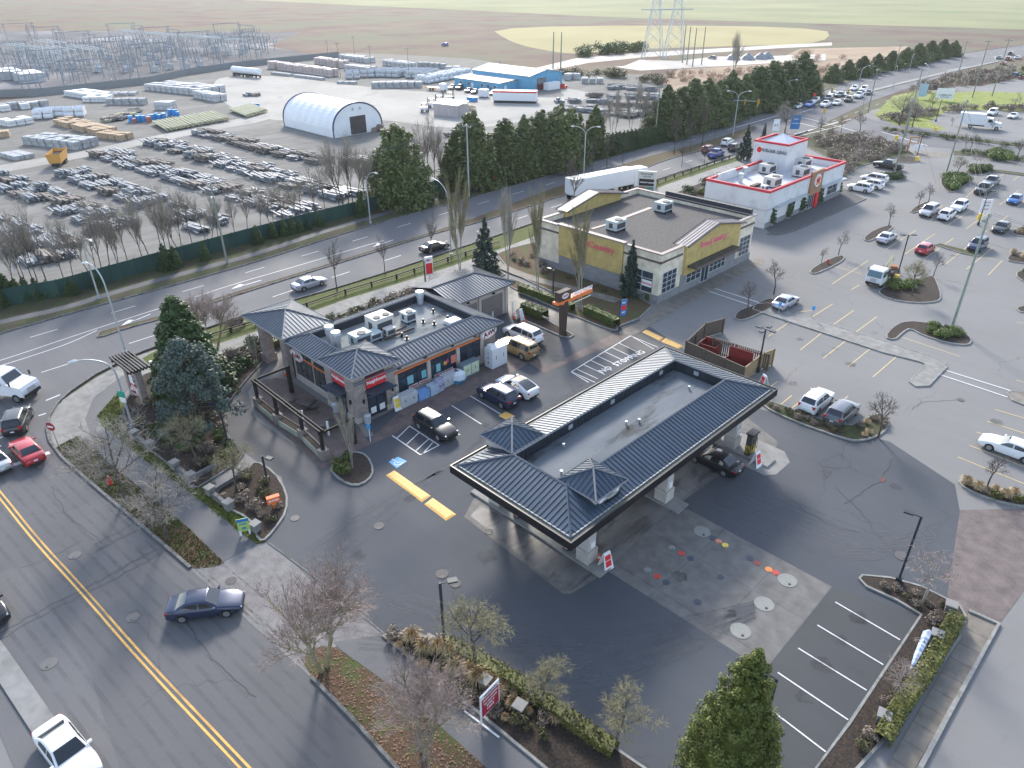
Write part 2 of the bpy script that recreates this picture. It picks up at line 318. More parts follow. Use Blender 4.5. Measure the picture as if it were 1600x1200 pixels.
# near verge: grass, wall strip, sidewalk
sheet('near_verge', [(262, 538), (350, 506), (455, 472), (525, 452), (600, 429), (695, 397), (765, 374), (850, 345), (945, 315), (1025, 283), (1150, 245), (1160, 252), (1040, 292), (950, 330), (860, 362), (780, 392), (700, 420), (620, 446), (540, 470), (480, 492), (400, 520), (300, 553), (235, 572), (222, 560)], .02, M_grass)
sheet('sidewalk', [(232, 570), (300, 551), (400, 518), (480, 490), (540, 468), (620, 444), (700, 418), (780, 390), (860, 360), (950, 327), (1040, 289), (1160, 249), (1175, 262), (1070, 296), (960, 345), (870, 378), (790, 404), (700, 434), (620, 460), (545, 482), (500, 503), (400, 535), (320, 562), (245, 585), (200, 602)], .026, M_slabp)
# corner plaza + shared path down the side street
sheet('corner_plaza', [(262, 540), (215, 556), (152, 589), (98, 625), (76, 660), (84, 700), (120, 682), (146, 690), (135, 650), (150, 618), (190, 590), (245, 572)], .016, M_slabp)
sheet('shared_path', [(120, 680), (146, 690), (215, 712), (310, 782), (400, 852), (348, 878), (296, 826), (200, 747)], .02, A_path)
sheet('corner_path', [(146, 690), (133, 655), (146, 622), (190, 588), (245, 570), (262, 577), (200, 608), (168, 640), (152, 662)], .021, A_path)
sheet('leafy_verge', [(84, 702), (120, 682), (200, 747), (296, 826), (350, 880), (335, 886), (303, 888), (225, 826), (150, 763)], .03, M_leafl)
sheet('leafy_verge', [(487, 1057), (470, 1030), (500, 1010), (525, 1012), (640, 1092), (760, 1200), (700, 1290), (555, 1128)], .03, M_leafl)
sheet('grass_edge', [(185, 612), (152, 650), (158, 664), (215, 711), (310, 779), (400, 850), (415, 848), (398, 815), (330, 770), (316, 735), (285, 728), (215, 690), (190, 650), (198, 622)], .028, M_grass)
sheet('grass_edge', [(84, 702), (112, 686), (160, 722), (210, 770), (190, 795), (150, 762)], .034, M_grassd)
# driveway crossing and service paths
sheet('driveway_crossing', [(300, 892), (345, 884), (400, 855), (440, 868), (598, 992), (520, 1012), (480, 1030), (487, 1060), (400, 982)], .022, M_cobble)
sheet('shared_path', [(520, 1004), (598, 992), (610, 1006), (640, 1030), (800, 1160), (1000, 1330), (900, 1400), (760, 1200), (640, 1092), (535, 1018)], .026, A_path)
b = MB()
for p in ([(420, 848), (510, 915), (600, 990)], [(345, 880), (440, 955), (520, 1020)], [(306, 890), (400, 972), (488, 1052)], [(312, 886), (408, 968), (492, 1046)]): strip(b, gp(p, 0, False), .12, .028)
b.build('drain_channel', M_kerbd, kind='structure')
# station apron asphalt (darker, newer)
sheet('station_asphalt', [(340, 662), (372, 640), (392, 622), (400, 690), (500, 770), (585, 745), (575, 705), (860, 500), (1000, 500), (1068, 545), (1190, 640), (1390, 690), (1492, 757), (1500, 800), (1490, 960), (1340, 1140), (1150, 1330), (700, 1290), (600, 992), (440, 866), (410, 845), (450, 790), (440, 745), (380, 700)], .006, A_lot)
sheet('station_asphalt', [(470, 690), (600, 680), (620, 780), (440, 780)], .0055, A_lot)
sheet('drive_lane', [(345, 662), (372, 700), (400, 720), (440, 745), (500, 760), (520, 732), (500, 722), (400, 655), (392, 640), (388, 612), (398, 596), (430, 560), (418, 548), (385, 592), (370, 614), (352, 640)], .0085, M_asph('drive_lane_asphalt', .1, .2, 0, .05, 15))
sheet('drive_lane', [(570, 662), (600, 700), (700, 640), (860, 590), (800, 500), (770, 470), (740, 480), (780, 556), (640, 628)], .0075, A_lot)
sheet('drive_through_lane', [(780, 452), (800, 440), (1000, 518), (1030, 540), (1000, 560), (880, 520), (860, 590), (790, 550), (800, 500), (770, 470)], .012, A_dark)
sheet('station_asphalt', [(835, 1000), (1050, 1040), (1000, 960), (1100, 1060), (1250, 860), (1492, 757), (1490, 960), (1340, 1140), (1150, 1330), (700, 1290), (600, 992), (740, 930)], .008, A_lot) if 0 else None
sheet('parking_bay_asphalt', [(1303, 918), (1437, 960), (1300, 1160), (1240, 1260), (1100, 1230), (1195, 1050)], .010, A_dark)
sheet('brick_sidewalk', [(550, 707), (612, 680), (650, 660), (745, 614), (800, 583), (825, 568), (790, 556), (768, 566), (640, 628), (612, 655), (575, 690), (560, 665), (455, 595), (430, 590), (398, 598), (398, 640), (470, 703), (505, 735), (520, 722), (540, 708)], .015, M_pave)
sheet('brick_crossing', [(805, 553), (850, 583), (985, 527), (1000, 515), (962, 520), (860, 572), (835, 560)], .017, M_pave)
sheet('shop_sidewalk', [(964, 520), (1000, 502), (1030, 478), (1170, 408), (1192, 400), (1195, 411), (1100, 460), (1000, 519), (985, 526)], .02, M_slab)
sheet('paver_lane', [(1500, 797), (1600, 795), (1700, 790), (1560, 977), (1500, 962), (1480, 930)], .012, M_pavel)
sheet('restaurant_lane', [(1195, 356), (1215, 340), (1310, 290), (1352, 312), (1240, 362), (1205, 367)], .014, M_asph('restaurant_asphalt', .1, .2, 0, .1, 31))
# fuel forecourt concrete
sheet('pump_pad', [(725, 808), (740, 780), (1050, 560), (1215, 690), (1212, 702), (1155, 735), (1120, 745), (1060, 788), (1300, 917), (1195, 1048), (950, 893), (892, 928), (880, 928)], .016, M_pad)
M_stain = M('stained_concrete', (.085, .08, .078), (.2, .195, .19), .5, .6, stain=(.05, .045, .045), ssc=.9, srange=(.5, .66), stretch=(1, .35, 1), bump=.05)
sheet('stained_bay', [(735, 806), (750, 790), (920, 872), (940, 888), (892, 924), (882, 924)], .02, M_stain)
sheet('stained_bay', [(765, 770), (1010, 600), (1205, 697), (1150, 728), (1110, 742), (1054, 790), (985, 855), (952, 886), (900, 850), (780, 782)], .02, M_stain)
# markings
wm = MB()
def ln(b, p, q, w, z=.03, m=0): strip(b, [G2(*p), G2(*q)], w, z, m=m)
for y0, x1 in (((1305, 941), (1406, 1000)), ((1277, 977), (1380, 1039)), ((1247, 1013), (1354, 1079)), ((1215, 1051), (1325, 1125)), ((1180, 1091), (1290, 1175))): ln(wm, y0, x1, .1)
for p, q in (((706, 634), (752, 663)), ((735, 619), (783, 648)), ((712, 676), (719, 680))): ln(wm, p, q, .1)
HB = [(613, 681), (640, 666), (686, 696), (657, 711)]
for i in ((0, 3), (1, 2), (3, 2)): ln(wm, HB[i[0]], HB[i[1]], .12)
for t in (0, .33, .66, .97): ln(wm, (613+44*t+7, 681+30*t+4.5) if t < .9 else (660, 710), (640+46*t, 666+30*t) if t < .9 else (676, 692), .1)
NS = [(893, 581), (985, 525), (1028, 543), (930, 598)]
ln(wm, NS[0], NS[1], .12); ln(wm, NS[0], NS[3], .1); ln(wm, NS[1], NS[2], .1)
for t in (0.08, .2, .32, .44, .56, .68, .8): ln(wm, (893+92*t, 581-56*t), (893+92*t+34, 581-56*t+16), .1)
ln(wm, (989, 527), (1022, 546), .1); ln(wm, (893, 582), (920, 598), .1)
for p, q in (((1107, 455), (1175, 478)), ((1117, 451), (1186, 473)), ((1470, 586), (1575, 621)), ((1478, 579), (1583, 612))): ln(wm, p, q, .18)
# main road lanes
def dashes(b, path, w, on, off, z=.02, ph=0):
    p = [Vector(q) for q in gp(path, 2, False)]; d = ph; acc = 0
    for i in range(len(p)-1):
        L_ = (p[i+1]-p[i]).length; u = (p[i+1]-p[i]).normalized(); t = 0
        while t < L_:
            ph_ = (acc+t+ph) % (on+off); seg = (on-ph_) if ph_ < on else (on+off-ph_); e = min(L_, t+seg)
            if ph_ < on-1e-6 and e-t > .02: a, c = p[i]+u*t, p[i]+u*e; strip(b, [(a.x, a.y), (c.x, c.y)], w, z)
            t = e+1e-6
        acc += L_
dashes(wm, [(-100, 570), (0, 541), (86, 516), (238, 470), (322, 445), (482, 397), (582, 368), (637, 350), (760, 315), (900, 276), (985, 248), (1100, 214), (1215, 180)], .13, 3, 6.2, ph=0)
dashes(wm, [(-60, 620), (62, 583), (109, 568), (234, 526), (330, 498), (443, 458), (530, 430), (608, 405), (700, 376), (800, 345), (900, 312), (1020, 272), (1110, 240), (1180, 218)], .13, 3, 6.2, ph=2)
dashes(wm, [(1300, 143), (1400, 114), (1500, 91), (1600, 76)], .15, 3, 6); dashes(wm, [(1300, 190), (1400, 152), (1500, 122), (1600, 98)], .15, 3, 6)
for p in ([(-120, 600), (0, 564), (130, 520), (262, 478)], [(305, 464), (350, 449), (400, 434), (480, 411), (560, 387), (600, 376)], [(0, 572), (60, 553), (110, 536), (152, 516)]): strip(wm, gp(p, 1, False), .13, .02)
for p in ([(1150, 199), (1215, 181)], [(1262, 205), (1310, 190)], [(1225, 184), (1270, 170)], [(1232, 188), (1300, 205), (1330, 214)], [(1240, 180), (1312, 198), (1345, 208)], [(1240, 210), (1330, 186)], [(1236, 216), (1320, 195)], [(1378, 206), (1450, 228)], [(1480, 110), (1510, 104)]): strip(wm, gp(p, 0, False), .3, .022)
ln(wm, (-60, 755), (78, 707), .55, .024)
ln(wm, (-30, 668), (8, 655), .15, .024); ln(wm, (-30, 696), (12, 680), .15, .024); ln(wm, (72, 626), (94, 617), .2, .024); ln(wm, (60, 650), (72, 646), .2, .024)
def arrow(b, p, q, z=.022):
    a, c = Vector(G2(*p)), Vector(G2(*q)); u = (a-c).normalized(); n = Vector((-u.y, u.x)); w = .09
    h = a-u*1.5
    for t in (((h-n*w), (c-n*w), (c+n*w), (h+n*w)), ((a+n*.0), (h-n*.75+u*.0), (h+n*.1)), (h+n*.1, h-n*.75, h-n*.75-u*.2, h-u*.6)): b.quad(*[(k.x, k.y, z) for k in t])
for p, q in (((188, 510), (235, 491)), ((361, 452), (408, 438)), ((583, 386), (614, 375))): arrow(wm, p, q)
wm.build('white_road_markings', M_white, kind='structure')
ym = MB()
for o_ in (-.16, .16):
    p = offset(gp([(-120, 640), (-60, 700), (0, 773), (57, 845), (125, 918), (215, 1022), (318, 1132), (440, 1260)], 2, False), o_, False); strip(ym, p, .14, .024)
def parq(b, pts, z=.03): b.quad(*[(*q, z) for q in ccw([G2(*t) for t in pts])])
ym.build('yellow_centre_line', M_yellow, kind='structure')
hb = MB()                                   # speed humps: raised painted bars
def hump(b, pts, h=.07):
    p = ccw([G2(*t) for t in pts]); q = offset(p, .28); k = 4
    for i in range(k): j = (i+1) % k; b.quad((*p[i], .012), (*p[j], .012), (*q[j], h), (*q[i], h))
    b.quad(*[(*t, h) for t in q])
for i_, pts in enumerate(([(603, 743), (616, 735), (673, 775), (659, 785)], [(663, 788), (676, 778), (713, 804), (697, 814)], [(1003, 519), (1010, 515), (1037, 528), (1031, 533)], [(1033, 534), (1040, 528), (1068, 541), (1060, 545)], [(779, 650), (790, 643), (805, 650), (795, 658)])):
    b = MB(); hump(b, pts); b.build('speed_hump', M_yellow, label=('long yellow speed hump lane west of the pump canopy', 'short yellow speed hump just below the long one', 'yellow speed hump at the end of the hatched no stopping zone', 'yellow speed hump beside the wooden refuse enclosure', 'yellow bar ahead of the dark parked suv near the canopy')[i_], category='speed hump')
# faded yellow stalls
yl = MB()
for p, q in (((1237, 501), (1200, 526)), ((1237, 618-0), (1215, 636)), ((1269, 475+10), (1237, 501-12)), ((1301, 475), (1266, 497)), ((1334, 485), (1301, 508)), ((1370, 495), (1337, 519)), ((1287, 518), (1250, 547)), ((1325, 530), (1286, 560)), ((1362, 543), (1325, 573)), ((1402, 556), (1364, 589)),
             ((1357, 407), (1300, 444)), ((1343, 445), (1330, 453)), ((1325, 617+2), (1283, 650)), ((1280, 604), (1238, 637)), ((1215, 596), (1180, 622)), ((1409, 527), (1500, 557)),
             ((1431, 360), (1384, 390)), ((1461, 365), (1414, 397)), ((1490, 372), (1445, 404)), ((1513, 384), (1477, 413)), ((1551, 387), (1510, 421)), ((1566, 407), (1544, 430)),
             ((1472, 321), (1454, 345)), ((1519, 327), (1481, 352)), ((1547, 331), (1509, 358)), ((1575, 337), (1540, 362)), ((1536, 293-10), (1509, 309)), ((1568, 293), (1540, 308)), ((1592, 297), (1562, 320)), ((1605, 309), (1590, 324)), ((1569, 271), (1558, 279)), ((1593, 275), (1583, 282)), ((1505, 240), (1495, 247)), ((1598, 251), (1589, 260)),
             ((1299, 415), (1346, 428)), ((1440, 378), (1556, 406)), ((1555, 640), (1640, 665)), ((1542, 658), (1640, 690)), ((1526, 675), (1640, 717)), ((1515, 696), (1640, 745)), ((1496, 714), (1640, 772)), ((1588, 594), (1640, 608)), ((1588, 503), (1640, 512))):
    ln(yl, p, q, .11, .012)
yl.build('yellow_stall_lines', M_lyellow, kind='structure')
# patches, repairs, cracks
cr = MB()
def crack(pts, w=.035):
    p = gp(pts, 0, False); q = [p[0]]
    for i in range(len(p)-1):
        a, c = Vector(p[i]), Vector(p[i+1]); n = max(2, int((c-a).length/.5)); nn = Vector((-(c-a).y, (c-a).x)).normalized()
        for k in range(1, n+1): t = a.lerp(c, k/n)+nn*random.uniform(-.12, .12); q.append((t.x, t.y))
    strip(cr, q, w, .0265)
for p in ([(522, 888), (575, 840), (592, 822), (620, 800), (650, 787), (680, 770), (725, 745), (780, 715)], [(592, 822), (585, 790), (560, 770)], [(1305, 760), (1345, 800), (1370, 835), (1403, 868)], [(1395, 718), (1378, 750), (1320, 788)], [(1210, 755), (1260, 800), (1300, 822), (1340, 832)], [(0, 990), (80, 945), (160, 905), (250, 856)], [(0, 1000), (60, 965), (150, 920), (262, 860)], [(145, 852), (210, 818)], [(150, 862), (215, 828)], [(160, 850), (100, 800), (80, 760)], [(30, 888), (60, 880), (130, 845)], [(280, 960), (330, 1030), (400, 1090)], [(712, 912), (698, 950), (693, 985)], [(1425, 640), (1440, 628), (1500, 625)]): crack(p)  # the line from the disc towards the lamp base is just a thin dark strip
cr.build('asphalt_cracks', M('crack_tar', (.022, .022, .025), rough=.6), kind='structure')
M_patch = M_asph('patched_asphalt', .075, .2, 0, .1, 91)
M_patchl = M_asph('pale_patched_asphalt', .13, .18, 0, .05, 61)
sheet('asphalt_patch', [(0, 895), (40, 880), (140, 1050), (215, 1290), (60, 1290), (-20, 1100)], .016, M_patchl, rnd=0)
sheet('asphalt_patch', [(105, 800), (205, 760), (262, 805), (155, 855)], .0165, M_patchl)
sheet('asphalt_patch', [(145, 868), (215, 830), (245, 858), (172, 895)], .0165, M_patchl) 
sheet('asphalt_patch', [(-20, 748), (80, 708), (140, 758), (60, 800)], .0162, M_patch, rnd=1) if 0 else None
def disc(b, px, r, z=.034, m=0, n=20, px_=True):
    x, y = G2(*px) if px_ else px; b.quad(*[(x+r*math.cos(2*math.pi*i/n), y+r*math.sin(2*math.pi*i/n), z) for i in range(n)], m=m)
def manhole(px, r, mat, label, rim=None, lift=0):
    b = MB(); x, y = G2(*px); n = 20
    b.prism([(r*math.cos(2*math.pi*i/n), r*math.sin(2*math.pi*i/n)) for i in range(n)], 0, .016, 0)
    o = b.build('manhole_cover', mat, label=label, category='manhole cover'); o.location = (x, y, .022+lift)
    b = MB(); b.prism([(r*.16*math.cos(2*math.pi*i/n)+r*.45, r*.16*math.sin(2*math.pi*i/n)-r*.4) for i in range(n)], 0, .004); 
    h = b.build('lift_hole', M_blk, o); h.location = (0, 0, .016)
    return o
M_blk = M('black_metal', (.015, .015, .018), rough=.45)
M_iron = M('cast_iron', (.07, .07, .075), (.11, .1, .1), 8, .7, bump=.4)
M_ironp = M('pale_iron', (.15, .145, .14), (.12, .115, .11), 6, .7)
M_lid = M('pale_lid', (.25, .255, .24), (.2, .205, .19), 5, .6); M_red = M('red_paint', (.55, .055, .04), (.45, .05, .04), 5, .5); M_redd = M('dark_red_paint', (.25, .04, .045), rough=.5)
M_ora = M('orange_paint', (.75, .25, .05), rough=.5); M_salm = M('salmon_paint', (.6, .22, .14), rough=.6); M_yel = M('bright_yellow_paint', (.75, .55, .07), rough=.5); M_bluel = M('dark_blue_lid', (.05, .065, .09), rough=.6)
for px, r, m_, l in (((1097, 831), .62, M_lid, 'large pale round fuel tank lid nearest the canopy'), ((1230, 907), .66, M_lid, 'large pale round lid beside the orange and red caps'), ((1194, 944), .66, M_lid, 'large pale round lid in the middle of the forecourt slab'), ((1157, 986), .66, M_lid, 'large pale round lid nearest the small dark cap on the slab'),
                     ((1113, 841), .24, M_bluel, 'dark filler cap beside the salmon cap'), ((1123, 846), .24, M_salm, 'salmon filler cap between the dark and the yellow one'), ((1133, 852), .24, M_yel, 'yellow filler cap on the forecourt slab'),
                     ((1050, 856), .25, M_lid, 'small white filler cap in the row nearer the middle pump'), ((1065, 865), .25, M_red, 'red filler cap beside the small white cap'), ((1079, 873), .25, M_bluel, 'dark filler cap at the end of the upper short row'),
                     ((1012, 891), .25, M_lid, 'small white filler cap in the row nearest the traffic cone'), ((1027, 901), .25, M_red, 'red filler cap in the row nearest the traffic cone'), ((1041, 910), .25, M_bluel, 'dark filler cap at the end of the lower short row'),
                     ((1172, 873), .25, M_bluel, 'dark filler cap beside the dark red one'), ((1183, 880), .25, M_redd, 'dark red filler cap right of the dark one'), ((1201, 890), .26, M_ora, 'orange filler cap beside the large lid'), ((1212, 895), .26, M_red, 'red filler cap touching the orange one'),
                     ((1126, 902), .25, M_bluel, 'lone dark cap in the middle of the slab'), ((1090, 941), .26, M_bluel, 'lone dark cap nearest the foreground tree'), ((1193, 1041), .25, M_redd, 'small dark red cap at the bottom corner of the slab'), ((1071, 794), .2, M_iron, 'small rusty drain cap beside the middle pillar')):
    manhole(px, r, m_, l)
for px, r, m_, l in (((592, 822), .42, M_iron, 'round iron manhole cover below the landscaped island'), ((691, 897), .46, M_iron, 'iron manhole cover behind the parking lot lamp head'), ((764, 831), .34, M_iron, 'iron manhole cover on the stained pump bay slab'), ((208, 965), .42, M_ironp, 'manhole cover between the yellow line and the dark blue sedan'), ((117, 868), .42, M_ironp, 'pale manhole cover just right of the yellow line'),
                     ((77, 1037), .5, M_ironp, 'sunken manhole cover ringed by dark asphalt'), ((361, 908), .4, M_iron, 'manhole cover on the driveway pavers beside the dark blue sedan'), ((1409, 869), .5, M_iron, 'dark manhole cover behind the lamp post at the kerb'), ((1501, 625), .33, M_iron, 'dark manhole cover right of the paved island'), ((712, 912), .4, M_iron, 'faint dark round disc beside the lamp head'), ((461, 810), .35, M_ironp, 'small cover beside the orange sign bed')):  # the round beside the lamp head is just a flat dark disc
    manhole(px, r, m_, l)
sheet('oil_stain', [(1374, 748), (1382, 744), (1385, 752), (1377, 755)], .0275, M('rust_stain', (.12, .05, .045), rough=.8), rnd=2)
# kerbed beds
BEDS = {}
def mkbed(key, pts, soil=None, kerb=None, rnd=1, h=.15, **k): BEDS[key] = ccw(gp(pts, rnd)); return bed('planting_bed', pts, soil or M_mulch, kerb, rnd, h=h, **k)
mkbed('corner', [(198, 622), (212, 592), (262, 572), (330, 560), (385, 540), (430, 520), (418, 560), (390, 590), (372, 612), (352, 640), (340, 662), (372, 700), (385, 715), (330, 752), (302, 768), (276, 738), (215, 690), (190, 650)], kerb=M_kerbd)
mkbed('orange', [(328, 776), (385, 735), (400, 720), (430, 738), (450, 770), (450, 800), (430, 830), (410, 850), (398, 838), (395, 816), (345, 790)])
mkbed('island1', [(512, 732), (540, 712), (555, 706), (575, 712), (586, 735), (578, 752), (555, 762), (530, 752)])
mkbed('front', [(592, 992), (640, 990), (680, 998), (720, 1015), (800, 1060), (908, 1132), (1080, 1250), (1000, 1330), (800, 1160), (640, 1030), (610, 1005)], top=1)
mkbed('right', [(1340, 905), (1346, 899), (1390, 903), (1440, 917), (1500, 947), (1510, 965), (1500, 1000), (1390, 1150), (1290, 1260), (1230, 1260), (1324, 1131), (1437, 962), (1400, 940), (1352, 918)], rnd=0)
mkbed('rightedge', [(1495, 752), (1505, 750), (1560, 765), (1640, 790), (1640, 800), (1560, 787), (1505, 765)])
mkbed('mid', [(1193, 624), (1240, 640), (1318, 670), (1362, 650), (1375, 646), (1393, 660), (1380, 680), (1350, 690), (1325, 690), (1240, 660), (1188, 635)], M_grassd)
mkbed('cones', [(1147, 494), (1155, 485), (1178, 478), (1200, 466), (1215, 470), (1206, 483), (1175, 497), (1160, 502), (1148, 500)])
mkbed('peanut', [(1265, 422), (1285, 410), (1310, 400), (1320, 401), (1318, 408), (1300, 418), (1275, 429), (1265, 428)])
mkbed('peanut2', [(1349, 371), (1365, 360), (1385, 353), (1396, 353), (1392, 360), (1375, 369), (1360, 378), (1350, 377)])
mkbed('tri', [(1370, 458), (1378, 450), (1430, 440), (1456, 430), (1464, 440), (1472, 465), (1465, 473), (1430, 475), (1390, 469)], rnd=1)
mkbed('polebed', [(1380, 528), (1395, 510), (1415, 502), (1450, 505), (1490, 513), (1515, 525), (1519, 537), (1508, 541), (1480, 537), (1440, 525), (1422, 514), (1412, 520), (1398, 533)], rnd=1)
mkbed('hedgebed', [(1467, 285), (1475, 276), (1500, 275), (1517, 284), (1505, 293), (1488, 302), (1478, 300)])
mkbed('hedgebed2', [(1505, 270), (1520, 262), (1545, 262), (1550, 268), (1535, 275), (1515, 273)])
mkbed('hedgebed3', [(1367, 278), (1380, 270), (1400, 272), (1411, 280), (1400, 284), (1380, 283)])
mkbed('strip1', [(1420, 331), (1432, 322), (1448, 315), (1455, 317), (1443, 328), (1428, 334)])
mkbed('tuft', [(1570, 407), (1580, 396), (1600, 394), (1640, 398), (1640, 414), (1590, 412)])
mkbed('tuft3', [(1583, 430), (1600, 419), (1640, 415), (1640, 450), (1600, 442)])
mkbed('tuft2', [(1578, 365), (1590, 355), (1640, 350), (1640, 372), (1590, 370)])
mkbed('small', [(1585, 482), (1600, 478), (1640, 480), (1640, 492), (1595, 490)])
mkbed('low', [(1370, 650-4), (1371, 645), (1372, 646)], ) if 0 else None
bed('median_strip', [(1459, 383), (1468, 381), (1530, 397), (1528, 402), (1500, 396)], M_grassd, None, 0)
bed('raised_walk', [(1180, 476), (1200, 474), (1250, 492), (1400, 540), (1455, 558), (1477, 567), (1480, 575), (1470, 585), (1452, 604), (1430, 605), (1420, 598), (1425, 590), (1445, 570), (1436, 566), (1380, 552), (1200, 493), (1175, 484)], M_slabp, M_kerb, 0)
bed('raised_walk', [(1571, 615), (1580, 611), (1640, 622), (1640, 650), (1580, 626)], M_slab, None, 0)
sheet('sidewalk', [(1513, 957), (1560, 975), (1540, 1010), (1430, 1200), (1380, 1290), (1330, 1290), (1425, 1130), (1500, 1000)], .03, M_slab)
b = MB(); strip(b, gp([(1513, 955), (1560, 976), (1480, 1120), (1390, 1290)], 0, False), .25, 0, .15); b.build('sidewalk_kerb', M_kerb, kind='structure')
# drive-through landscaping between the store and the yellow shop
mkbed('drive', [(790, 440), (800, 436), (830, 448), (960, 505), (968, 516), (955, 518), (880, 488), (800, 452)], M_leafl)
mkbed('drive2', [(806, 486), (812, 483), (845, 495), (890, 520), (897, 525), (890, 529), (875, 526), (815, 500)], rnd=0)
mkbed('shop', [(775, 398), (800, 388), (835, 380), (850, 400), (930, 430), (1020, 478), (1000, 498), (965, 512), (900, 475), (800, 428)], M_leafl, rnd=0)
b = MB(); strip(b, gp([(770, 412), (830, 437), (905, 455), (965, 472)], 2, False), 1.6, .17); b.build('shop_path', M_slab, kind='structure')
mkbed('store_back', [(440, 540), (480, 508), (520, 498), (545, 487), (620, 465), (700, 438), (770, 415), (790, 430), (700, 462), (640, 480), (520, 535)], M_mulch, rnd=0)
mkbed('bkside', [(1055, 302), (1080, 292), (1170, 258), (1190, 262), (1175, 280), (1110, 300), (1098, 318), (1070, 312)], M_mulch, rnd=0)
mkbed('bkback', [(1262, 214), (1330, 208), (1380, 222), (1420, 235), (1430, 243), (1380, 250), (1340, 262), (1310, 285), (1300, 250), (1260, 230)], M_grassd, rnd=0)
mkbed('gateisl', [(1395, 252), (1410, 244), (1435, 247), (1437, 253), (1420, 256)], rnd=1)
# north-east corner: cross street, lawns, second lot
sheet('cross_street', [(1345, 180), (1370, 190), (1450, 202), (1600, 222), (2100, 262), (2100, 330), (1600, 244), (1480, 232), (1375, 222), (1330, 212), (1300, 205)], .008, A_road)
bed('street_median', [(1375, 198), (1450, 208), (1600, 226), (1900, 250), (1900, 254), (1600, 230), (1450, 212), (1378, 202)], M_grassd, M_kerbd, 0, .2)
sheet('lawn', [(1365, 180), (1395, 150), (1440, 140), (1500, 145), (1640, 150), (1640, 178), (1540, 172), (1480, 173), (1452, 190), (1480, 200), (1475, 203), (1400, 195)], .016, M_lawn)
sheet('far_lot', [(1452, 190), (1480, 174), (1540, 172), (1700, 178), (1900, 200), (1900, 240), (1600, 218), (1482, 203)], .020, A_old)
sheet('lawn', [(1445, 157), (1480, 145), (1540, 142), (1640, 147), (1640, 160), (1540, 160), (1480, 165)], .024, M_lawn)
sheet('far_access_road', [(1500, 134), (1560, 136), (1700, 142), (1700, 150), (1600, 145), (1500, 142), (1440, 145)], .028, A_old)
sheet('brick_entry', [(1405, 238), (1440, 236), (1490, 240), (1478, 246), (1440, 246)], .018, M_slab)
bed('boundary_strip', [(1485, 236), (1520, 236), (1600, 248), (1640, 254), (1640, 260), (1600, 252), (1545, 246), (1490, 242)], M_grassd, None, 0)
bed('boundary_strip', [(1548, 265), (1640, 276), (1640, 280), (1550, 269)], M_grassd, M_kerbd, 0)
b = MB(); strip(b, gp([(1353, 311), (1300, 335), (1245, 360), (1215, 368), (1198, 366)], 1, False), .2, 0, .14); b.build('restaurant_kerb', M_kerbd, kind='structure')
# painted words and symbol
def text(name, s, size, mat, parent=None, ext=.02, bold=0, align='CENTER', **kw):
    cu = bpy.data.curves.new(name, 'FONT'); cu.body = s; cu.size = size; cu.extrude = ext; cu.align_x = align; cu.align_y = 'CENTER'; cu.offset = bold
    cu.resolution_u = 2
    t = bpy.data.objects.new('tmp', cu); me = bpy.data.meshes.new_from_object(t); bpy.data.objects.remove(t); bpy.data.curves.remove(cu)
    me.materials.clear(); me.materials.append(mat); o = bpy.data.objects.new(name, me); C.objects.link(o)
    if parent: o.parent = parent
    for k_, v_ in kw.items(): o[k_] = v_
    return o
def orient(o, loc, right, up):
    r = Vector(right).normalized(); u = Vector(up).normalized(); w = r.cross(u); u = w.cross(r)
    o.matrix_local = Matrix(((r.x, u.x, w.x, loc[0]), (r.y, u.y, w.y, loc[1]), (r.z, u.z, w.z, loc[2]), (0, 0, 0, 1)))
t = text('no_stopping_lettering', 'NO  STOPPING', 1.05, M_white, ext=.002, bold=.012, kind='structure')
a_, c_ = G(942, 580), G(1002, 551); u_ = (c_-a_); orient(t, ((a_.x+c_.x)/2, (a_.y+c_.y)/2, .034), u_, (-1, 0, 0))
b = MB(); parq(b, [(607, 722), (622, 714), (636, 721), (620, 732)], .03); b.build('accessible_symbol', M('blue_paint', (.08, .32, .62), (.1, .4, .66), 6, .6), kind='structure')
b = MB(); x, y = G2(621, 723)
ar = [(x+.33*math.cos(t_)+.1, y+.33*math.sin(t_)) for t_ in [R(a) for a in range(-150, 100, 20)]]; strip(b, ar, .09, .036)
strip(b, [(x-.5, y), (x+.05, y), (x+.15, y+.3), (x+.42, y+.36)], .1, .036); disc(b, (x-.65, y-.02), .1, .036, px_=False)
b.build('wheelchair_mark', M_white, kind='structure')

# tyre tracks and bay stains: real wear on the asphalt
def M_wear(name, c, al):
    m, n, p = _new(name); L = n.links; p.inputs['Base Color'].default_value = c4(c); p.inputs['Roughness'].default_value = .8; tc = n.nodes.new('ShaderNodeTexCoord').outputs['Object']
    f = noise(n, tc, .5, 5, .7); mr = n.nodes.new('ShaderNodeMapRange'); mr.inputs[1].default_value = .38; mr.inputs[2].default_value = .68; mr.inputs[3].default_value = 0; mr.inputs[4].default_value = al; L.new(f, mr.inputs[0]); L.new(mr.outputs[0], p.inputs['Alpha']); return m
W_l, W_d = M_wear('tyre_polish', (.13, .135, .145), .4), M_wear('oil_drip', (.025, .025, .027), .45)
tb = MB(); ZT = .0255
def trk(pts, off, w, px=True):
    global ZT
    p = gp(pts, 2, False); strip(tb, offset(p, off, False) if off else p, w, ZT); ZT += .00012
for k in range(16): o_ = k*9+random.uniform(-3, 3); trk([(520+o_*.3, 880+o_), (640+o_*.3, 930+o_*.7), (780, 975+o_*.8), (920, 990+o_*.7), (1050, 970+o_*.5), (1180, 940+o_*.2)], 0, random.uniform(.15, .5))
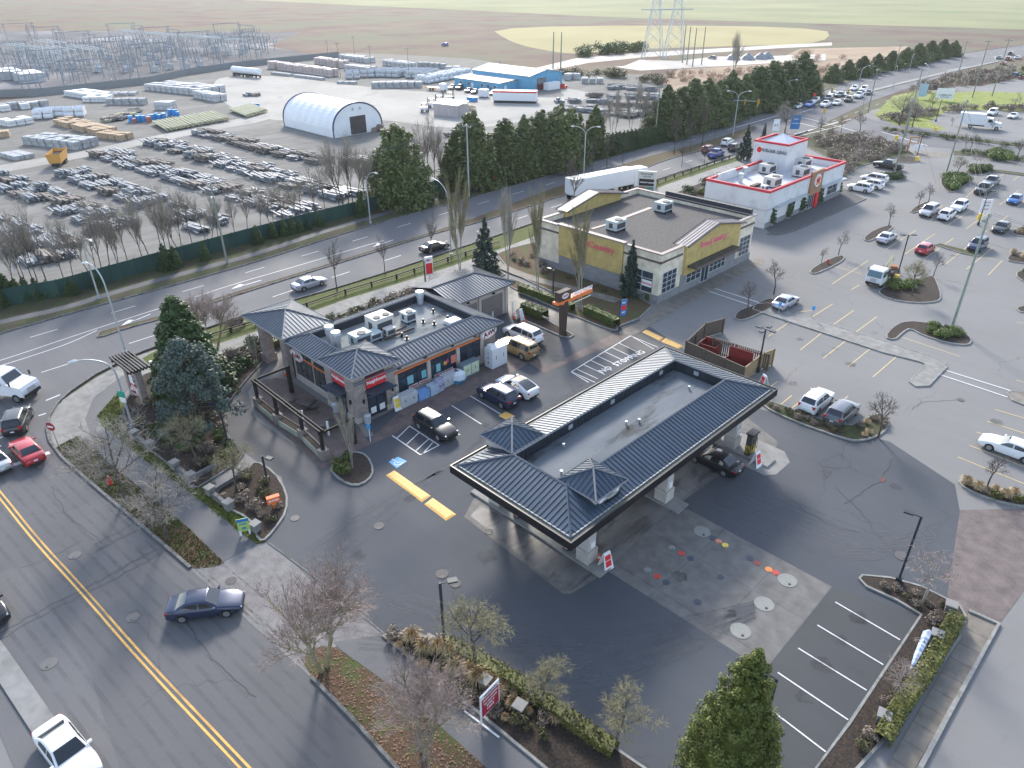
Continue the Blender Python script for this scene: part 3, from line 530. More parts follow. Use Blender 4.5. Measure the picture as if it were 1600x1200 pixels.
for k in range(12): o_ = k*7+random.uniform(-2, 2); trk([(470+o_, 860), (560+o_, 800-o_*.2), (680+o_*.5, 740-o_*.3), (800+o_*.4, 680-o_*.4), (900+o_*.2, 620-o_*.3)], 0, random.uniform(.15, .4))
for k in range(10): o_ = k*11; trk([(1060+o_, 760-o_*.2), (1200+o_, 840-o_*.3), (1330+o_*.6, 880-o_*.4), (1450+o_*.3, 860-o_*.5)], 0, random.uniform(.2, .5))
for k in range(14): o_ = (k-7)*.42; trk([(-100, 640), (-20, 740), (60, 830), (130, 905), (225, 1005), (335, 1130), (440, 1250)], -3.4+o_ if k % 2 else 2.6+o_, .25)
tb.build('tyre_tracks', W_l, kind='structure')
sb = MB()
for px, r in (((1340, 965), .6), ((1310, 1000), .5), ((1285, 1040), .7), ((1255, 1090), .5), ((735, 650), .5), ((760, 665), .4), ((1250, 530), .5), ((1290, 555), .5), ((1330, 570), .6), ((1365, 520), .5), ((1240, 600), .5), ((1305, 545), .4), ((1440, 400), .5), ((1490, 400), .6), ((1500, 330), .6), ((1560, 300), .6), ((1560, 660), .6), ((1590, 720), .7), ((1540, 690), .5), ((870, 840), .9), ((850, 815), .9), ((905, 870), .8), ((1090, 700), .9), ((1010, 690), 1), ((1140, 960), .5), ((1060, 900), .6), ((640, 780), .5), ((560, 870), .7), ((760, 870), .8), ((1290, 740), .6), ((1400, 760), .5), ((840, 540), 1.2), ((870, 560), 1.0)):
    x, y = G2(*px); n_ = 14; sb.quad(*[(x+r*random.uniform(.6, 1.25)*math.cos(6.283*i/n_), y+r*random.uniform(.6, 1.25)*math.sin(6.283*i/n_), .0335) for i in range(n_)])
sb.build('oil_stains', W_d, kind='structure')
# ================= BUILDINGS =================
def M_roof(name, c, rough=.38, metal=.35):
    return M(name, [x*.9 for x in c], [x*1.15 for x in c], .5, rough=rough, metal=metal, spec=.5, stain=[x*.6+.012 for x in c], ssc=.8, srange=(.62, .8))
R_roof = M_roof('standing_seam_metal', (.045, .068, .1), .42, .25)
R_trim = M('pale_ridge_metal', (.2, .2, .21), rough=.4, metal=.5)
R_black = M('black_fascia', (.012, .012, .014), rough=.4)
R_gutter = M('gutter_trough', (.09, .09, .09), (.17, .17, .16), 3, .8, stain=(.14, .15, .06), ssc=2.5, srange=(.55, .65))
M_beige = M('beige_stucco', (.44, .39, .35), (.52, .47, .43), .6, .9, bump=.15, stain=(.33, .3, .28), ssc=.5, srange=(.6, .8))
M_taupe = M('taupe_panel', (.17, .145, .14), (.21, .18, .17), .8, .8)
M_stone = M_brick('ledge_stone', (.5, .43, .4), (.22, .18, .17), (.1, .09, .085), .42, .14, .85, 'wall', .6)
M_stoneg = M_brick('grey_block', (.3, .3, .31), (.2, .2, .215), (.14, .14, .14), .6, .25, .85, 'wall', .4)
M_glassd = glass('window_glass'); M_frame = M('dark_window_frame', (.02, .022, .025), rough=.5); M_wframe = M('pale_window_frame', (.55, .56, .57), rough=.5)
M_membr = M('roof_membrane', (.17, .185, .195), (.27, .285, .29), .35, .85, stain=(.08, .075, .07), ssc=.45, srange=(.55, .72), stretch=(1, .5, 1), spec=.04)
M_membrd = M('dirty_roof_membrane', (.11, .13, .15), (.16, .18, .2), .3, .75, stain=(.035, .035, .035), ssc=.28, srange=(.56, .7), stretch=(2, .6, 1), spec=.15, rvar=.1)
M_gravel = M('roof_gravel', (.065, .06, .057), (.13, .12, .115), 5, .95, bump=1, bsc=8, stain=(.22, .22, .23), ssc=7, srange=(.6, .66))
M_bluecl = M('blue_dark_cladding', (.02, .026, .036), (.03, .038, .05), 2, .6)
M_orange = M('orange_trim', (.72, .2, .06), rough=.5); M_brown = M('brown_timber', (.05, .03, .025), (.08, .05, .04), 3, .7)
M_galv = M('galvanised_steel', (.42, .45, .48), (.52, .55, .58), 3, .45, metal=.4); M_hvac = M('hvac_casing', (.36, .42, .44), (.46, .52, .54), 2, .6); M_hvacb = M('beige_hvac_casing', (.5, .49, .46), (.58, .57, .54), 2, .6)
M_grille = M('dark_grille', (.04, .04, .045), (.09, .09, .1), 30, .7)
M_wsign = M('white_sign', (.75, .75, .76), rough=.5); M_rsign = M('red_sign', (.62, .03, .035), rough=.45); M_blks = M('black_lettering', (.015, .015, .015), rough=.5)
M_bluesign = M('blue_sign', (.03, .16, .4), rough=.5)

def slope(b, poly, m=0, rib=.4, rm=0, rh=.05):
    """standing seam panel: poly[0]->poly[1] is the eave edge; ribs run up the slope"""
    P = [Vector(p) for p in poly]; b.quad(*[tuple(p) for p in P], m=m)
    u = (P[1]-P[0]); L_ = u.length; u.normalize(); n = u.cross(P[2]-P[1]); n.normalize()
    if n.z < 0: n = -n
    v = n.cross(u)
    if v.dot(P[2]-P[0]) < 0: v = -v
    Q = [((p-P[0]).dot(u), (p-P[0]).dot(v)) for p in P]; t = min(q[0] for q in Q)+rib*.5; tm = max(q[0] for q in Q)
    while t < tm-.03:
        ys = []
        for i in range(len(Q)):
            a, c = Q[i], Q[(i+1) % len(Q)]
            if (a[0]-t)*(c[0]-t) < 0: ys.append(a[1]+(c[1]-a[1])*(t-a[0])/(c[0]-a[0]))
        if len(ys) >= 2:
            y0, y1 = min(ys), max(ys)
            if y1-y0 > .05:
                a = P[0]+u*(t-.025)+v*y0; c = P[0]+u*(t+.025)+v*y0; d = P[0]+u*(t+.025)+v*y1; e = P[0]+u*(t-.025)+v*y1; h = n*rh
                b.quad(a+h, c+h, d+h, e+h, m=rm); b.quad(a, a+h, e+h, e, m=rm); b.quad(c, d, d+h, c+h, m=rm); b.quad(a, c, c+h, a+h, m=rm)
        t += rib
def pyramid(name, x0, x1, y0, y1, z, za, parent, wall_h=0, mats=None, rib=.4, fascia=.22, t=.3):
    b = MB(); cx, cy = (x0+x1)/2, (y0+y1)/2; A = (cx, cy, za); K = [(x0, y0, z), (x1, y0, z), (x1, y1, z), (x0, y1, z)]
    for i in range(4): slope(b, [K[i], K[(i+1) % 4], A], 0, rib, 0)
    for k in K: b.tube([(k[0], k[1], k[2]+.03), (A[0], A[1], A[2]+.05)], .07, 4, m=1)
    for (a, c) in ((K[0], K[1]), (K[1], K[2]), (K[2], K[3]), (K[3], K[0])):
        b.tube([a, c], .07, 4, m=1)
    b.b2(x0+.06, x1-.06, y0+.06, y1-.06, z-fascia, z-.01, m=2)
    return b.build(name, mats or [R_roof, R_trim, M_beige], parent)
def unit(x, y, z, sx, sy, sz, m, label, rz=0, fans=1, grille=None, name='rooftop_unit', curb=.25, rm=None):
    """packaged rooftop unit standing on rails: casing, top fans, louvred side"""
    o = empty(name, (x, y, z), rz, label, 'rooftop unit')
    b = MB(); b.box(0, 0, curb, sx, sy, sz-curb); b.box(0, 0, sz, sx+.06, sy+.06, .05)
    for q in (-.3, .3): b.box(sx*q, -sy/2-.004, curb+.1, .02, .02, sz-curb-.2)
    b.build('casing', m, o)
    b = MB(); b.box(sx*.5+.005, 0, curb+.2, .02, sy*.8, (sz-curb)*.6); b.box(0, -sy*.5-.005, curb+.25, sx*.35, .02, (sz-curb)*.55); b.build('louvre', M_grille, o)
    for i in range(fans):
        b = MB(); fy = (i-(fans-1)/2)*sy*.5; r = min(sx, sy/max(1, fans))*.32; b.cyl(sx*.22, fy, sz+.04, sz+.14, r, n=14)
        b.build('fan', rm or M_grille, o)
    b = MB(); b.box(0, -sy*.35, 0, sx*1.15, .12, curb); b.box(0, sy*.35, 0, sx*1.15, .12, curb); b.build('rail', M_frame, o)
    return o
def vent_stack(x, y, z, r, h, label, m=None, n=12):
    o = empty('exhaust_vent', (x, y, z), 0, label, 'roof vent'); m = m or M_galv
    b = MB(); b.cyl(0, 0, 0, h*.55, r*.9, n=n); b.cyl(0, 0, h*.55, h*.8, r*1.05, n=n); b.build('duct', m, o)
    b = MB(); b.cyl(0, 0, h*.84, h, r*1.25, r*1.1, n=n); b.cyl(0, 0, h*.78, h*.85, r*.8, n=n); b.build('cap', m, o); return o
def window(par, ax, fixed, a0, a1, z0, z1, out, cols=3, rows=2, fm=None, gm=None, name='window', split=None):
    """glazed opening on a wall plane ('x' wall: x fixed, runs along y; 'y' wall: y fixed, runs along x). out = +-1 outward"""
    b = MB(); t = .03
    def bx(u0, u1, w0, w1, d0, d1, m):
        lo, hi = sorted((fixed+out*d0, fixed+out*d1))
        if ax == 'x': b.b2(lo, hi, u0, u1, w0, w1, m)
        else: b.b2(u0, u1, lo, hi, w0, w1, m)
    bx(a0, a1, z0, z1, .01, .04, 0); o = b.build(name, gm or M_glassd, par); b = MB()
    for i in range(cols+1): u = a0+(a1-a0)*i/cols; bx(u-t, u+t, z0, z1, .02, .075, 0)
    zs = [z0+(z1-z0)*j/rows for j in range(rows+1)]
    if split: zs = [z0, z0+(z1-z0)*split, z1]
    for w in zs: bx(a0, a1, w-t, w+t, .02, .07, 0)
    b.build('frame', fm or M_frame, o); return o
def sign_panel(par, ax, fixed, a0, a1, z0, z1, out, mat, d=.12, name='sign'):
    b = MB(); lo, hi = sorted((fixed, fixed+out*d))
    if ax == 'x': b.b2(lo, hi, a0, a1, z0, z1)
    else: b.b2(a0, a1, lo, hi, z0, z1)
    return b.build(name, mat, par)
def wtext(s, size, mat, par, loc, ax, out, bold=.01, ext=.02, name='lettering', sx=1, tilt=0):
    o = text(name, s, size, mat, par, ext, bold)
    rt = (0, out, 0) if ax == 'x' else (-out, 0, 0)
    rt = Vector(rt)
    if ax == 'y': rt = Vector((1, 0, 0)) if out < 0 else Vector((-1, 0, 0))
    up = Vector((0, 0, 1)); r2 = rt*math.cos(tilt)+up*math.sin(tilt); u2 = up*math.cos(tilt)-rt*math.sin(tilt)
    orient(o, loc, r2, u2); o.scale = (sx, 1, 1) if sx != 1 else (1, 1, 1); 
    if sx != 1: o.matrix_local = o.matrix_local  # scale kept
    return o
def oval(par, ax, loc, w, h, out, d, mat, name='sign', n=28, tilt=0):
    b = MB(); F_ = []; B_ = []
    for i in range(n):
        a = 2*math.pi*i/n; u = w/2*math.cos(a); v = h/2*math.sin(a); u, v = u*math.cos(tilt)-v*math.sin(tilt), u*math.sin(tilt)+v*math.cos(tilt)
        if ax == 'x': F_.append((loc[0]+out*d, loc[1]+u*out, loc[2]+v)); B_.append((loc[0], loc[1]+u*out, loc[2]+v))
        else: F_.append((loc[0]-u*out, loc[1]+out*d, loc[2]+v)); B_.append((loc[0]-u*out, loc[1], loc[2]+v))
    b.quad(*F_)
    for i in range(n): j = (i+1) % n; b.quad(B_[i], B_[j], F_[j], F_[i])
    return b.build(name, mat, par)
def aw_logo(par, ax, loc, w, out, tilt=.12):
    h = w*.52
    def off(d): return (loc[0]+(out*d if ax == 'x' else 0), loc[1]+(out*d if ax == 'y' else 0), loc[2])
    s_ = oval(par, ax, loc, w, h, out, .2, M_wsign, 'logo_sign', tilt=tilt)
    oval(s_, ax, off(.2), w*.94, h*.9, out, .01, M_rsign, 'red_ring', tilt=tilt); oval(s_, ax, off(.21), w*.88, h*.78, out, .01, M_wsign, 'white_field', tilt=tilt)
    p = off(.235); wtext('A', h*.62, M_brown, s_, (p[0]-(0 if ax == 'x' else w*.22), p[1]-(w*.22 if ax == 'x' else 0), p[2]-h*.08), ax, out, .03, .01, tilt=tilt)
    wtext('&', h*.5, M_rsign, s_, (p[0], p[1], p[2]-h*.04), ax, out, .02, .01, tilt=tilt)
    wtext('W', h*.62, M_brown, s_, (p[0]+(0 if ax == 'x' else w*.23), p[1]+(w*.23 if ax == 'x' else 0), p[2]+h*.02), ax, out, .03, .01, tilt=tilt)
    return s_

# ---------- convenience store ----------
st = empty('convenience_store', (-57, 39, 0), 0, 'beige convenience store with stone corner tower, blue metal roof skirt and orange trim band', 'shop'); st.location = (0, 0, 0)
X0, X1, Y0, Y1 = -62.6, -51.3, 30.3, 48.3
b = MB(); b.b2(X0, X1, Y0, Y1, .0, 3.86); b.b2(X1-.3, X1, Y0, Y1, 3.86, 4.1); b.b2(X0, X1-.3, Y0, Y0+.3, 3.86, 4.1); b.build('wall', M_beige, st)
b = MB(); b.b2(X0-.08, X1+.1, Y0-.1, Y1+.08, 0, .75); b.build('wall_base', M_beige, st)
ez, rz_ = 4.22, 4.95
OX0, OX1, OY0, OY1 = -63.6, -50.45, 29.8, 48.8; IX0, IX1, IY0, IY1 = -61.4, -52.65, 32.0, 46.6
b = MB()
O_ = [(OX0, OY0, ez), (OX1, OY0, ez), (OX1, OY1, ez), (OX0, OY1, ez)]; I_ = [(IX0, IY0, rz_), (IX1, IY0, rz_), (IX1, IY1, rz_), (IX0, IY1, rz_)]
for i in range(4): j = (i+1) % 4; slope(b, [O_[i], O_[j], I_[j], I_[i]], 0, .42, 0); b.tube([I_[i], I_[j]], .09, 4, m=1); b.tube([O_[i], O_[j]], .08, 4, m=1); b.tube([(O_[i][0], O_[i][1], ez+.04), (I_[i][0], I_[i][1], rz_+.04)], .07, 4, m=1)
b.b2(OX0+.05, OX1-.05, OY0+.05, OY1-.05, ez-.22, ez-.17, m=1)
for (a, c, d, e) in ((OX0+.04, OX1-.04, OY0+.04, OY0+.12), (OX0+.04, OX1-.04, OY1-.12, OY1-.04), (OX0+.04, OX0+.12, OY0+.12, OY1-.12), (OX1-.12, OX1-.04, OY0+.12, OY1-.12)): b.b2(a, c, d, e, ez-.2, ez-.03, m=1)
rf = b.build('roof', [R_roof, R_trim], st)
b = MB()
for i in range(4): j = (i+1) % 4; b.quad(I_[i], I_[j], (I_[j][0], I_[j][1], ez-.2), (I_[i][0], I_[i][1], ez-.2))
b.build('roof_well_wall', M_bluecl, rf)
b = MB(); b.b2(IX0, IX1, IY0, IY1, ez-.3, ez-.19+.35-.3); b.build('flat_roof', M_membr, rf)
# the flat deck lies lower than the ridge
FZ = ez-.14
# front glazing (lot side, +x wall)
xw = X1
b = MB(); b.b2(xw+.06, xw+.2, 34.4, 46.3, 3.02, 3.2); b.build('orange_band', M_orange, st)
for i, (a, c) in enumerate(((35.0, 38.7), (39.2, 42.6), (43.1, 46.0))):
    window(st, 'x', xw, a, c, .8, 3.0, 1, 3, 2, split=.68, gm=M_glassd)
for a in (34.6, 38.7, 42.6, 46.0): b = MB(); b.b2(xw+.02, xw+.22, a, a+.42, .0, 3.02); b.build('pilaster', M_beige, st)
b = MB(); b.b2(xw+.03, xw+.08, 46.5, 48.2, .75, 3.6); b.build('taupe_panel', M_taupe, st)
b = MB(); b.b2(xw+.03, xw+.14, 43.1, 46.0, .8, .9); b.build('sill', M_beige, st)
for y in (35.2, 38.4, 42.0, 45.1): b = MB(); b.b2(xw, xw+.25, y, y+.3, 3.45, 3.62); b.build('wall_light', M_blk, st)
aw_logo(st, 'x', (xw+.25, 47.0, 3.4), 2.3, 1)
for y, z, w, h, mm in ((36.2, 1.3, .75, .9, 'p1'), (38.0, 1.3, .6, .85, 'p2'), (39.9, 1.25, .55, .9, 'p1'), (40.9, 1.7, .4, .4, 'p3'), (41.3, 1.8, .25, .4, 'p4'), (41.9, 1.5, .8, .9, 'p5')):
    cm = {'p1': (.25, .55, .62), 'p2': (.2, .5, .6), 'p3': (.75, .4, .08), 'p4': (.6, .05, .3), 'p5': (.75, .25, .18)}[mm]
    sign_panel(st, 'x', xw+.08, y, y+w, z, z+h, 1, M('poster_'+mm, cm, [v*.7 for v in cm], 6, .5), .02, 'window_poster')
for y in (36.3, 37.6, 39.6, 40.9):                                     # red and white banner under the glass
    s_ = sign_panel(st, 'x', xw+.1, y, y+1.15, .82, 1.08, 1, M_wsign, .03, 'banner'); wtext('PROPANE' if y < 38 else 'COLD BEER', .2, M_rsign, s_, (xw+.14, y+.57, .95), 'x', 1) if 0 else sign_panel(s_, 'x', xw+.13, y+.1, y+1.05, .88, 1.02, 1, M_rsign, .01, 'red_strip')
# left side glazing (-y wall)
yw = Y0
for a, c in ((-62.0, -58.9), (-58.5, -55.7)):
    window(st, 'y', yw, a, c, .7, 3.0, -1, 3, 1, gm=glass('side_glass', (.05, .055, .06)))
    window(st, 'y', yw, a+.2, c, 3.12, 3.5, -1, 4, 1)
b = MB(); b.b2(-60.6, -55.7, yw-.16, yw-.05, 2.98, 3.12); b.build('orange_band', M_orange, st)
aw_logo(st, 'y', (-61.4, yw-.1, 3.15), 2.2, -1, tilt=-.12)
b = MB(); b.tube([(X0+.1, Y0-.12, 4.0), (X0+.1, Y0-.12, .1)], .06, 6); b.build('downpipe', M_blk, st)
# stone corner tower
tx0, tx1, ty0, ty1 = -55.5, -50.6, 29.75, 34.35
for (a, c, d, e) in ((tx1-1.5, tx1, ty0, ty0+1.3), (tx0, tx0+1.1, ty0, ty0+.9), (tx1-.9, tx1, ty1-1.1, ty1)):
    b = MB(); b.b2(a, c, d, e, .55, 4.75); q = b.build('stone_pier', M_stone, st); b = MB(); b.b2(a-.08, c+.1, d-.1, e+.1, 0, .56); b.build('pier_base', M_beige, q)
b = MB(); b.b2(tx0+.3, tx1-.12, ty0+.25, ty1-.3, .02, 4.8); b.build('tower_wall', M_bluecl, st)
pyramid('tower_roof', -55.85, -50.1, 29.3, 34.9, 5.08, 6.15, st, rib=.42)
dr = window(st, 'x', tx1-.1, 31.2, 33.1, .1, 2.3, 1, 2, 1, name='entrance_door')
window(st, 'x', tx1-.1, 31.2, 33.1, 2.4, 2.9, 1, 2, 1)
for y in (31.35, 32.35): sign_panel(dr, 'x', tx1-.05, y, y+.6, .35, 1.0, 1, M_wsign, .02, 'door_poster')
sg = sign_panel(st, 'x', tx1-.1, 31.1, 33.25, 3.25, 4.3, 1, M_rsign, .22, 'sign'); wtext('Neighbours', .46, M_wsign, sg, (tx1+.13, 32.17, 3.82), 'x', 1, .012)
b = MB(); b.b2(tx1-.05, tx1+1.1, 30.9, 33.5, 2.95, 3.1); b.b2(tx1+.9, tx1+1.15, 30.6, 33.8, 2.9, 3.0); b.build('awning', R_roof, st)
sg = sign_panel(st, 'y', ty0+.25, -54.3, -52.1, 3.25, 4.3, -1, M_rsign, .22, 'sign'); wtext('Neighbours', .46, M_wsign, sg, (-53.2, ty0+.02, 3.82), 'y', -1, .012)
window(st, 'y', ty0+.25, -54.3, -52.2, .1, 2.5, -1, 2, 1)
b = MB(); b.b2(-54.5, -51.9, ty0-.8, ty0+.2, 2.75, 2.9); b.b2(-54.9, -51.6, ty0-.9, ty0-.75, 2.65, 2.78); b.build('awning', R_roof, st)
for x, y in ((-51.3, ty0-.12), (tx1+.12, 30.6), (tx1+.12, 33.9)): b = MB(); b.cyl(x, y, 1.9, 2.3, .1, n=8); b.build('wall_lantern', M_blk, st)
# porch pavilion at the back corner
PX0, PX1, PY0, PY1 = -71.6, -62.95, 29.6, 35.7
pyramid('porch_roof', PX0, PX1, PY0, PY1, 4.5, 5.6, st, rib=.42)
for x, y in ((-68.2, 30.3), (-63.5, 30.3), (-68.2, 35), (-70.9, 35)):
    b = MB(); b.b2(x-.5, x+.5, y-.5, y+.5, .9, 4.3); q = b.build('porch_pillar', M_stone, st); b = MB(); b.b2(x-.62, x+.62, y-.62, y+.62, 0, .92); b.build('pillar_base', M_stone, q)
# garage wing
b = MB(); b.b2(-65.0, -58.7, 48.35, 57.6, 0, 3.85); b.build('garage_wall', M_beige, st)
b = MB(); G0, G1 = 48.3, 58.2
slope(b, [(-57.9, G1, 3.95), (-57.9, G0, 3.95), (-61.9, G0, 4.95), (-61.9, G1-3.2, 4.95)], 0, .42); slope(b, [(-65.9, G0, 3.95), (-65.9, G1, 3.95), (-61.9, G1-3.2, 4.95), (-61.9, G0, 4.95)], 0, .42); slope(b, [(-65.9, G1, 3.95), (-57.9, G1, 3.95), (-61.9, G1-3.2, 4.95)], 0, .42)
b.tube([(-61.9, G0, 5), (-61.9, G1-3.2, 5)], .08, 4, m=1); b.tube([(-61.9, G1-3.2, 5), (-57.9, G1, 4)], .06, 4, m=1); b.tube([(-61.9, G1-3.2, 5), (-65.9, G1, 4)], .06, 4, m=1)
b.b2(-65.8, -58.0, G0, G1-.1, 3.72, 3.93, m=1); b.build('garage_roof', [R_roof, R_trim], st)
for a, c in ((49.2, 52.4), (53.2, 56.6)):
    b = MB(); b.b2(-58.7, -58.64, a, c, 0.02, 2.9)
    for k in range(1, 6): b.b2(-58.66, -58.62, a, c, .48*k, .48*k+.03)
    b.build('garage_door', M_taupe, st)
for y in (48.9, 52.6, 57.0): b = MB(); b.b2(-58.72, -58.5, y, y+.35, 0, 3.5); b.build('pilaster', M_beige, st)
for y in (50.8, 54.9): b = MB(); b.b2(-58.7, -58.45, y, y+.3, 3.15, 3.32); b.build('wall_light', M_blk, st)
# rooftop plant of the store
def atz(px, py, z): v = G(px, py, z); return v.x, v.y
def C1(a, c): return (360+a/4.2857, 420+c/4.2857)
for q, h, l in ((C1(674, 495), 1.9, 'left one of the two tall round exhaust vents behind the tower roof'), (C1(720, 535), 1.9, 'right one of the two tall round exhaust vents behind the tower roof')):
    x, y = atz(*q, FZ); vent_stack(x, y, FZ, .42, h, l)
x, y = atz(*C1(870, 470), FZ+.7); unit(x, y, FZ, 1.4, 1.9, 1.4, M_hvac, 'blue grey kitchen unit with one round fan on the store roof', fans=1)
x, y = atz(*C1(945, 470), FZ+.2); unit(x, y, FZ, 1.3, 1.9, .9, M_hvac, 'low blue grey box unit next to the kitchen unit', fans=0)
x, y = atz(*C1(1000, 370), FZ+.8); unit(x, y, FZ, 1.9, 2.3, 1.8, M_hvacb, 'tall beige rooftop unit with two round fans', fans=2)
x, y = atz(*C1(1065, 425), FZ+.4); unit(x, y, FZ, .8, 1.1, .9, M_hvacb, 'small pale condenser beside the tall beige unit', fans=0, curb=.15)
x, y = atz(600+225/6, 440+330/6, FZ+.6); unit(x, y, FZ, 1.2, 1.3, 1.2, M_hvac, 'square pale unit alone on the right half of the store roof', fans=1)
x, y = atz(600+342/6, 440+205/6, FZ); vent_stack(x, y, FZ, .42, 1.5, 'lone round exhaust vent in the back corner of the store roof')
x, y = atz(600+645/6, 440+385/6, FZ); b = MB(); b.box(0, 0, 0, 1.2, 1.6, .3); b.box(0, 0, .3, 1.1, 1.5, .08); o = b.build('skylight', M_wsign, label='flat white hatch near the front edge of the store roof', category='roof hatch'); o.location = (x, y, FZ)
b = MB(); pipes = [((600+0/6, 440+545/6), (600+280/6, 440+440/6)), ((600+40/6, 440+500/6), (600+210/6, 440+420/6))]
for p, q in pipes: a, c = atz(*p, FZ+.2), atz(*q, FZ+.2); b.tube([(*a, FZ+.25), (*c, FZ+.25)], .12, 6)
a, c = atz(600+30/6, 440+300/6, FZ), atz(600+270/6, 440+215/6, FZ); b.tube([(*a, FZ+.2), (*c, FZ+.2)], .06, 5)
b.build('roof_pipes', M_brown, label='dark insulated pipes running between the store roof units', category='pipes')
b = MB()
for q in ((600+170/6, 440+515/6), (600+215/6, 440+545/6), (600+368/6, 440+385/6), (600+462/6, 440+290/6), (600+472/6, 440+405/6), (600+598/6, 440+353/6)):
    b = MB(); x, y = atz(*q, FZ); b.cyl(x, y, FZ, FZ+.45, .12, n=8); b.cyl(x, y, FZ, FZ+.08, .25, n=8); b.build('roof_vent_stub', M_frame, st)

# ---------- yellow shop ----------
ys = empty('pet_shop', (0, 0, 0), 0, 'cream and mustard retail building with gravel roof, grey block base and pink script lettering', 'shop')
M_cream = M_brick('cream_siding', (.66, .585, .46), (.71, .63, .5), (.54, .48, .38), .4, 30, .85, 'wall', .2, 0); M_must = M_brick('mustard_siding', (.52, .395, .15), (.48, .36, .135), (.4, .3, .11), 30, .3, .8, 'wall', .25, 0)
M_cap = M('parapet_cap', (.27, .225, .21), rough=.6); M_bband = M('brown_band', (.12, .09, .085), rough=.6)
X0, X1, Y0, Y1, H1 = -67.6, -46.9, 72.5, 95.4, 6.45
b = MB(); b.b2(X0, X1, Y0, Y1, 0, H1-1.0); b.build('wall', M_cream, ys)
b = MB()
for (a, c, d, e) in ((X0, X1, Y0, Y0+.3), (X0, X1, Y1-.3, Y1), (X0, X0+.3, Y0+.3, Y1-.3), (X1-.3, X1, Y0+.3, Y1-.3)): b.b2(a, c, d, e, H1-1.0, H1)
b.build('parapet', M_cream, ys)
b = MB()
for (a, c, d, e) in ((X0-.18, X1+.18, Y0-.18, Y0+.35), (X0-.18, X1+.18, Y1-.35, Y1+.18), (X0-.18, X0+.35, Y0+.35, Y1-.35), (X1-.35, X1+.18, Y0+.35, Y1-.35)): b.b2(a, c, d, e, H1, H1+.16)
b.build('parapet_cap', M_cap, ys)
b = MB()
for (a, c, d, e) in ((X0-.1, X1+.1, Y0-.1, Y0), (X1, X1+.1, Y0-.1, 77.2), (X1, X1+.1, 91.2, Y1), (X0-.1, X1, Y1, Y1+.1)): b.b2(a, c, d, e, H1-1.15, H1-.9)
b.build('brown_band', M_bband, ys)
b = MB(); b.b2(X0+.3, X1-.3, Y0+.3, Y1-.3, H1-1.1, H1-.65); b.build('flat_roof', M_gravel, ys)
b = MB(); b.b2(X0-.06, X1+.06, Y0-.06, Y1+.06, 0, 1.05); b.b2(-47.2, X1+.1, 77.3, 91, 0, 2.5); b.b2(-63.6, -52.8, Y0-.1, Y0+.2, 1, 2.5); b.build('block_base', M_stoneg, ys)
ml = MB(); ml.b2(-63.6, -52.6, Y0-.22, Y0+.1, 2.4, 6.6); s1 = ml.build('mustard_panel', M_must, ys)
b = MB(); b.b2(-63.8, -52.4, Y0-.35, Y0+.35, 6.6, 6.8); b.build('panel_cap', M_cap, s1)
wtext('BoneCountry', 1.25, M('pink_lettering', (.7, .12, .16), rough=.5), s1, (-57.4, Y0-.25, 5.25), 'y', -1, .02, .05)
def gable(name, x0, x1, y0, y1, zb, ze, zp, out, par):
    """mustard gable wall facing x with a low pitched roof cap running back from it"""
    yc = (y0+y1)/2; b = MB(); w0, w1 = (x0, x1)
    pts = [(y0, zb), (y1, zb), (y1, ze), (yc, zp), (y0, ze)]
    b.quad(*[(w1, a, z) for a, z in pts]); b.quad(*[(w0, a, z) for a, z in pts][::-1])
    for i in range(5): j = (i+1) % 5; b.quad((w1, *pts[i]), (w0, *pts[i]), (w0, *pts[j]), (w1, *pts[j]))
    g_ = b.build(name, M_must, par); b = MB()
    a0, a1 = (w0-.9, w1+.5) if out > 0 else (w0-.5, w1+.9)
    yf0, yf1 = yc-1.3, yc+1.3; k = (zp-ze)/(yc-y0)
    slope(b, [(a0, y0-.5, ze-.1), (a1, y0-.5, ze-.1), (a1, yc, zp+.12), (a0, yc, zp+.12)][::1], 0, .45) if 0 else None
    for s_ in (1, -1):
        e0 = y0-.5 if s_ > 0 else y1+.5
        P_ = [(a0, e0, ze+.0), (a0, yc, zp+.15), (a1, yc, zp+.15), (a1, e0, ze+.0)]
        if s_ < 0: P_ = P_[::-1]
        slope(b, [P_[0], P_[3], P_[2], P_[1]] if s_ > 0 else [P_[3], P_[0], P_[1], P_[2]], 0, .45)
        for xx in (a0, a1): b.tube([(xx, e0, ze-.03), (xx, yc, zp+.1)], .13, 4, m=1)
    b.build('gable_roof', [M_roof('purple_grey_metal', (.17, .155, .17), .5, .1), M_bband], g_); return g_
g1 = gable('gable_wall', -47.4, -46.55, 77.6, 90.9, 2.4, 6.55, 7.9, 1, ys)
wtext('BoneCountry', 1.15, M('pink_script', (.75, .2, .25), rough=.5), g1, (-46.5, 84.0, 5.7), 'x', 1, .02, .05)
gable('gable_wall', -67.9, -67.0, 77.5, 90.5, 2.4, 6.9, 8.2, -1, ys)
for (a, c) in ((73.2, 76.2), (92.0, 94.8)): window(ys, 'x', X1, a, c, 1.15, 3.9, 1, 3, 4, fm=M_wframe)
window(ys, 'x', X1+.1, 78.6, 82.0, 1.0, 3.2, 1, 3, 3, fm=M_wframe); window(ys, 'x', X1+.1, 84.2, 88.2, 1.0, 3.2, 1, 4, 3, fm=M_wframe); window(ys, 'x', X1+.1, 82.2, 84.0, .1, 3.2, 1, 2, 1, fm=M_wframe, name='entrance_door')
w_ = window(ys, 'y', Y0, -51.2, -47.8, 1.15, 3.9, -1, 2, 3, fm=M_wframe); s_ = sign_panel(w_, 'y', Y0-.08, -49.4, -47.9, 1.9, 2.75, -1, M_wsign, .02, 'window_sign'); wtext('BoneCountry', .26, M_rsign, s_, (-48.65, Y0-.11, 2.3), 'y', -1)
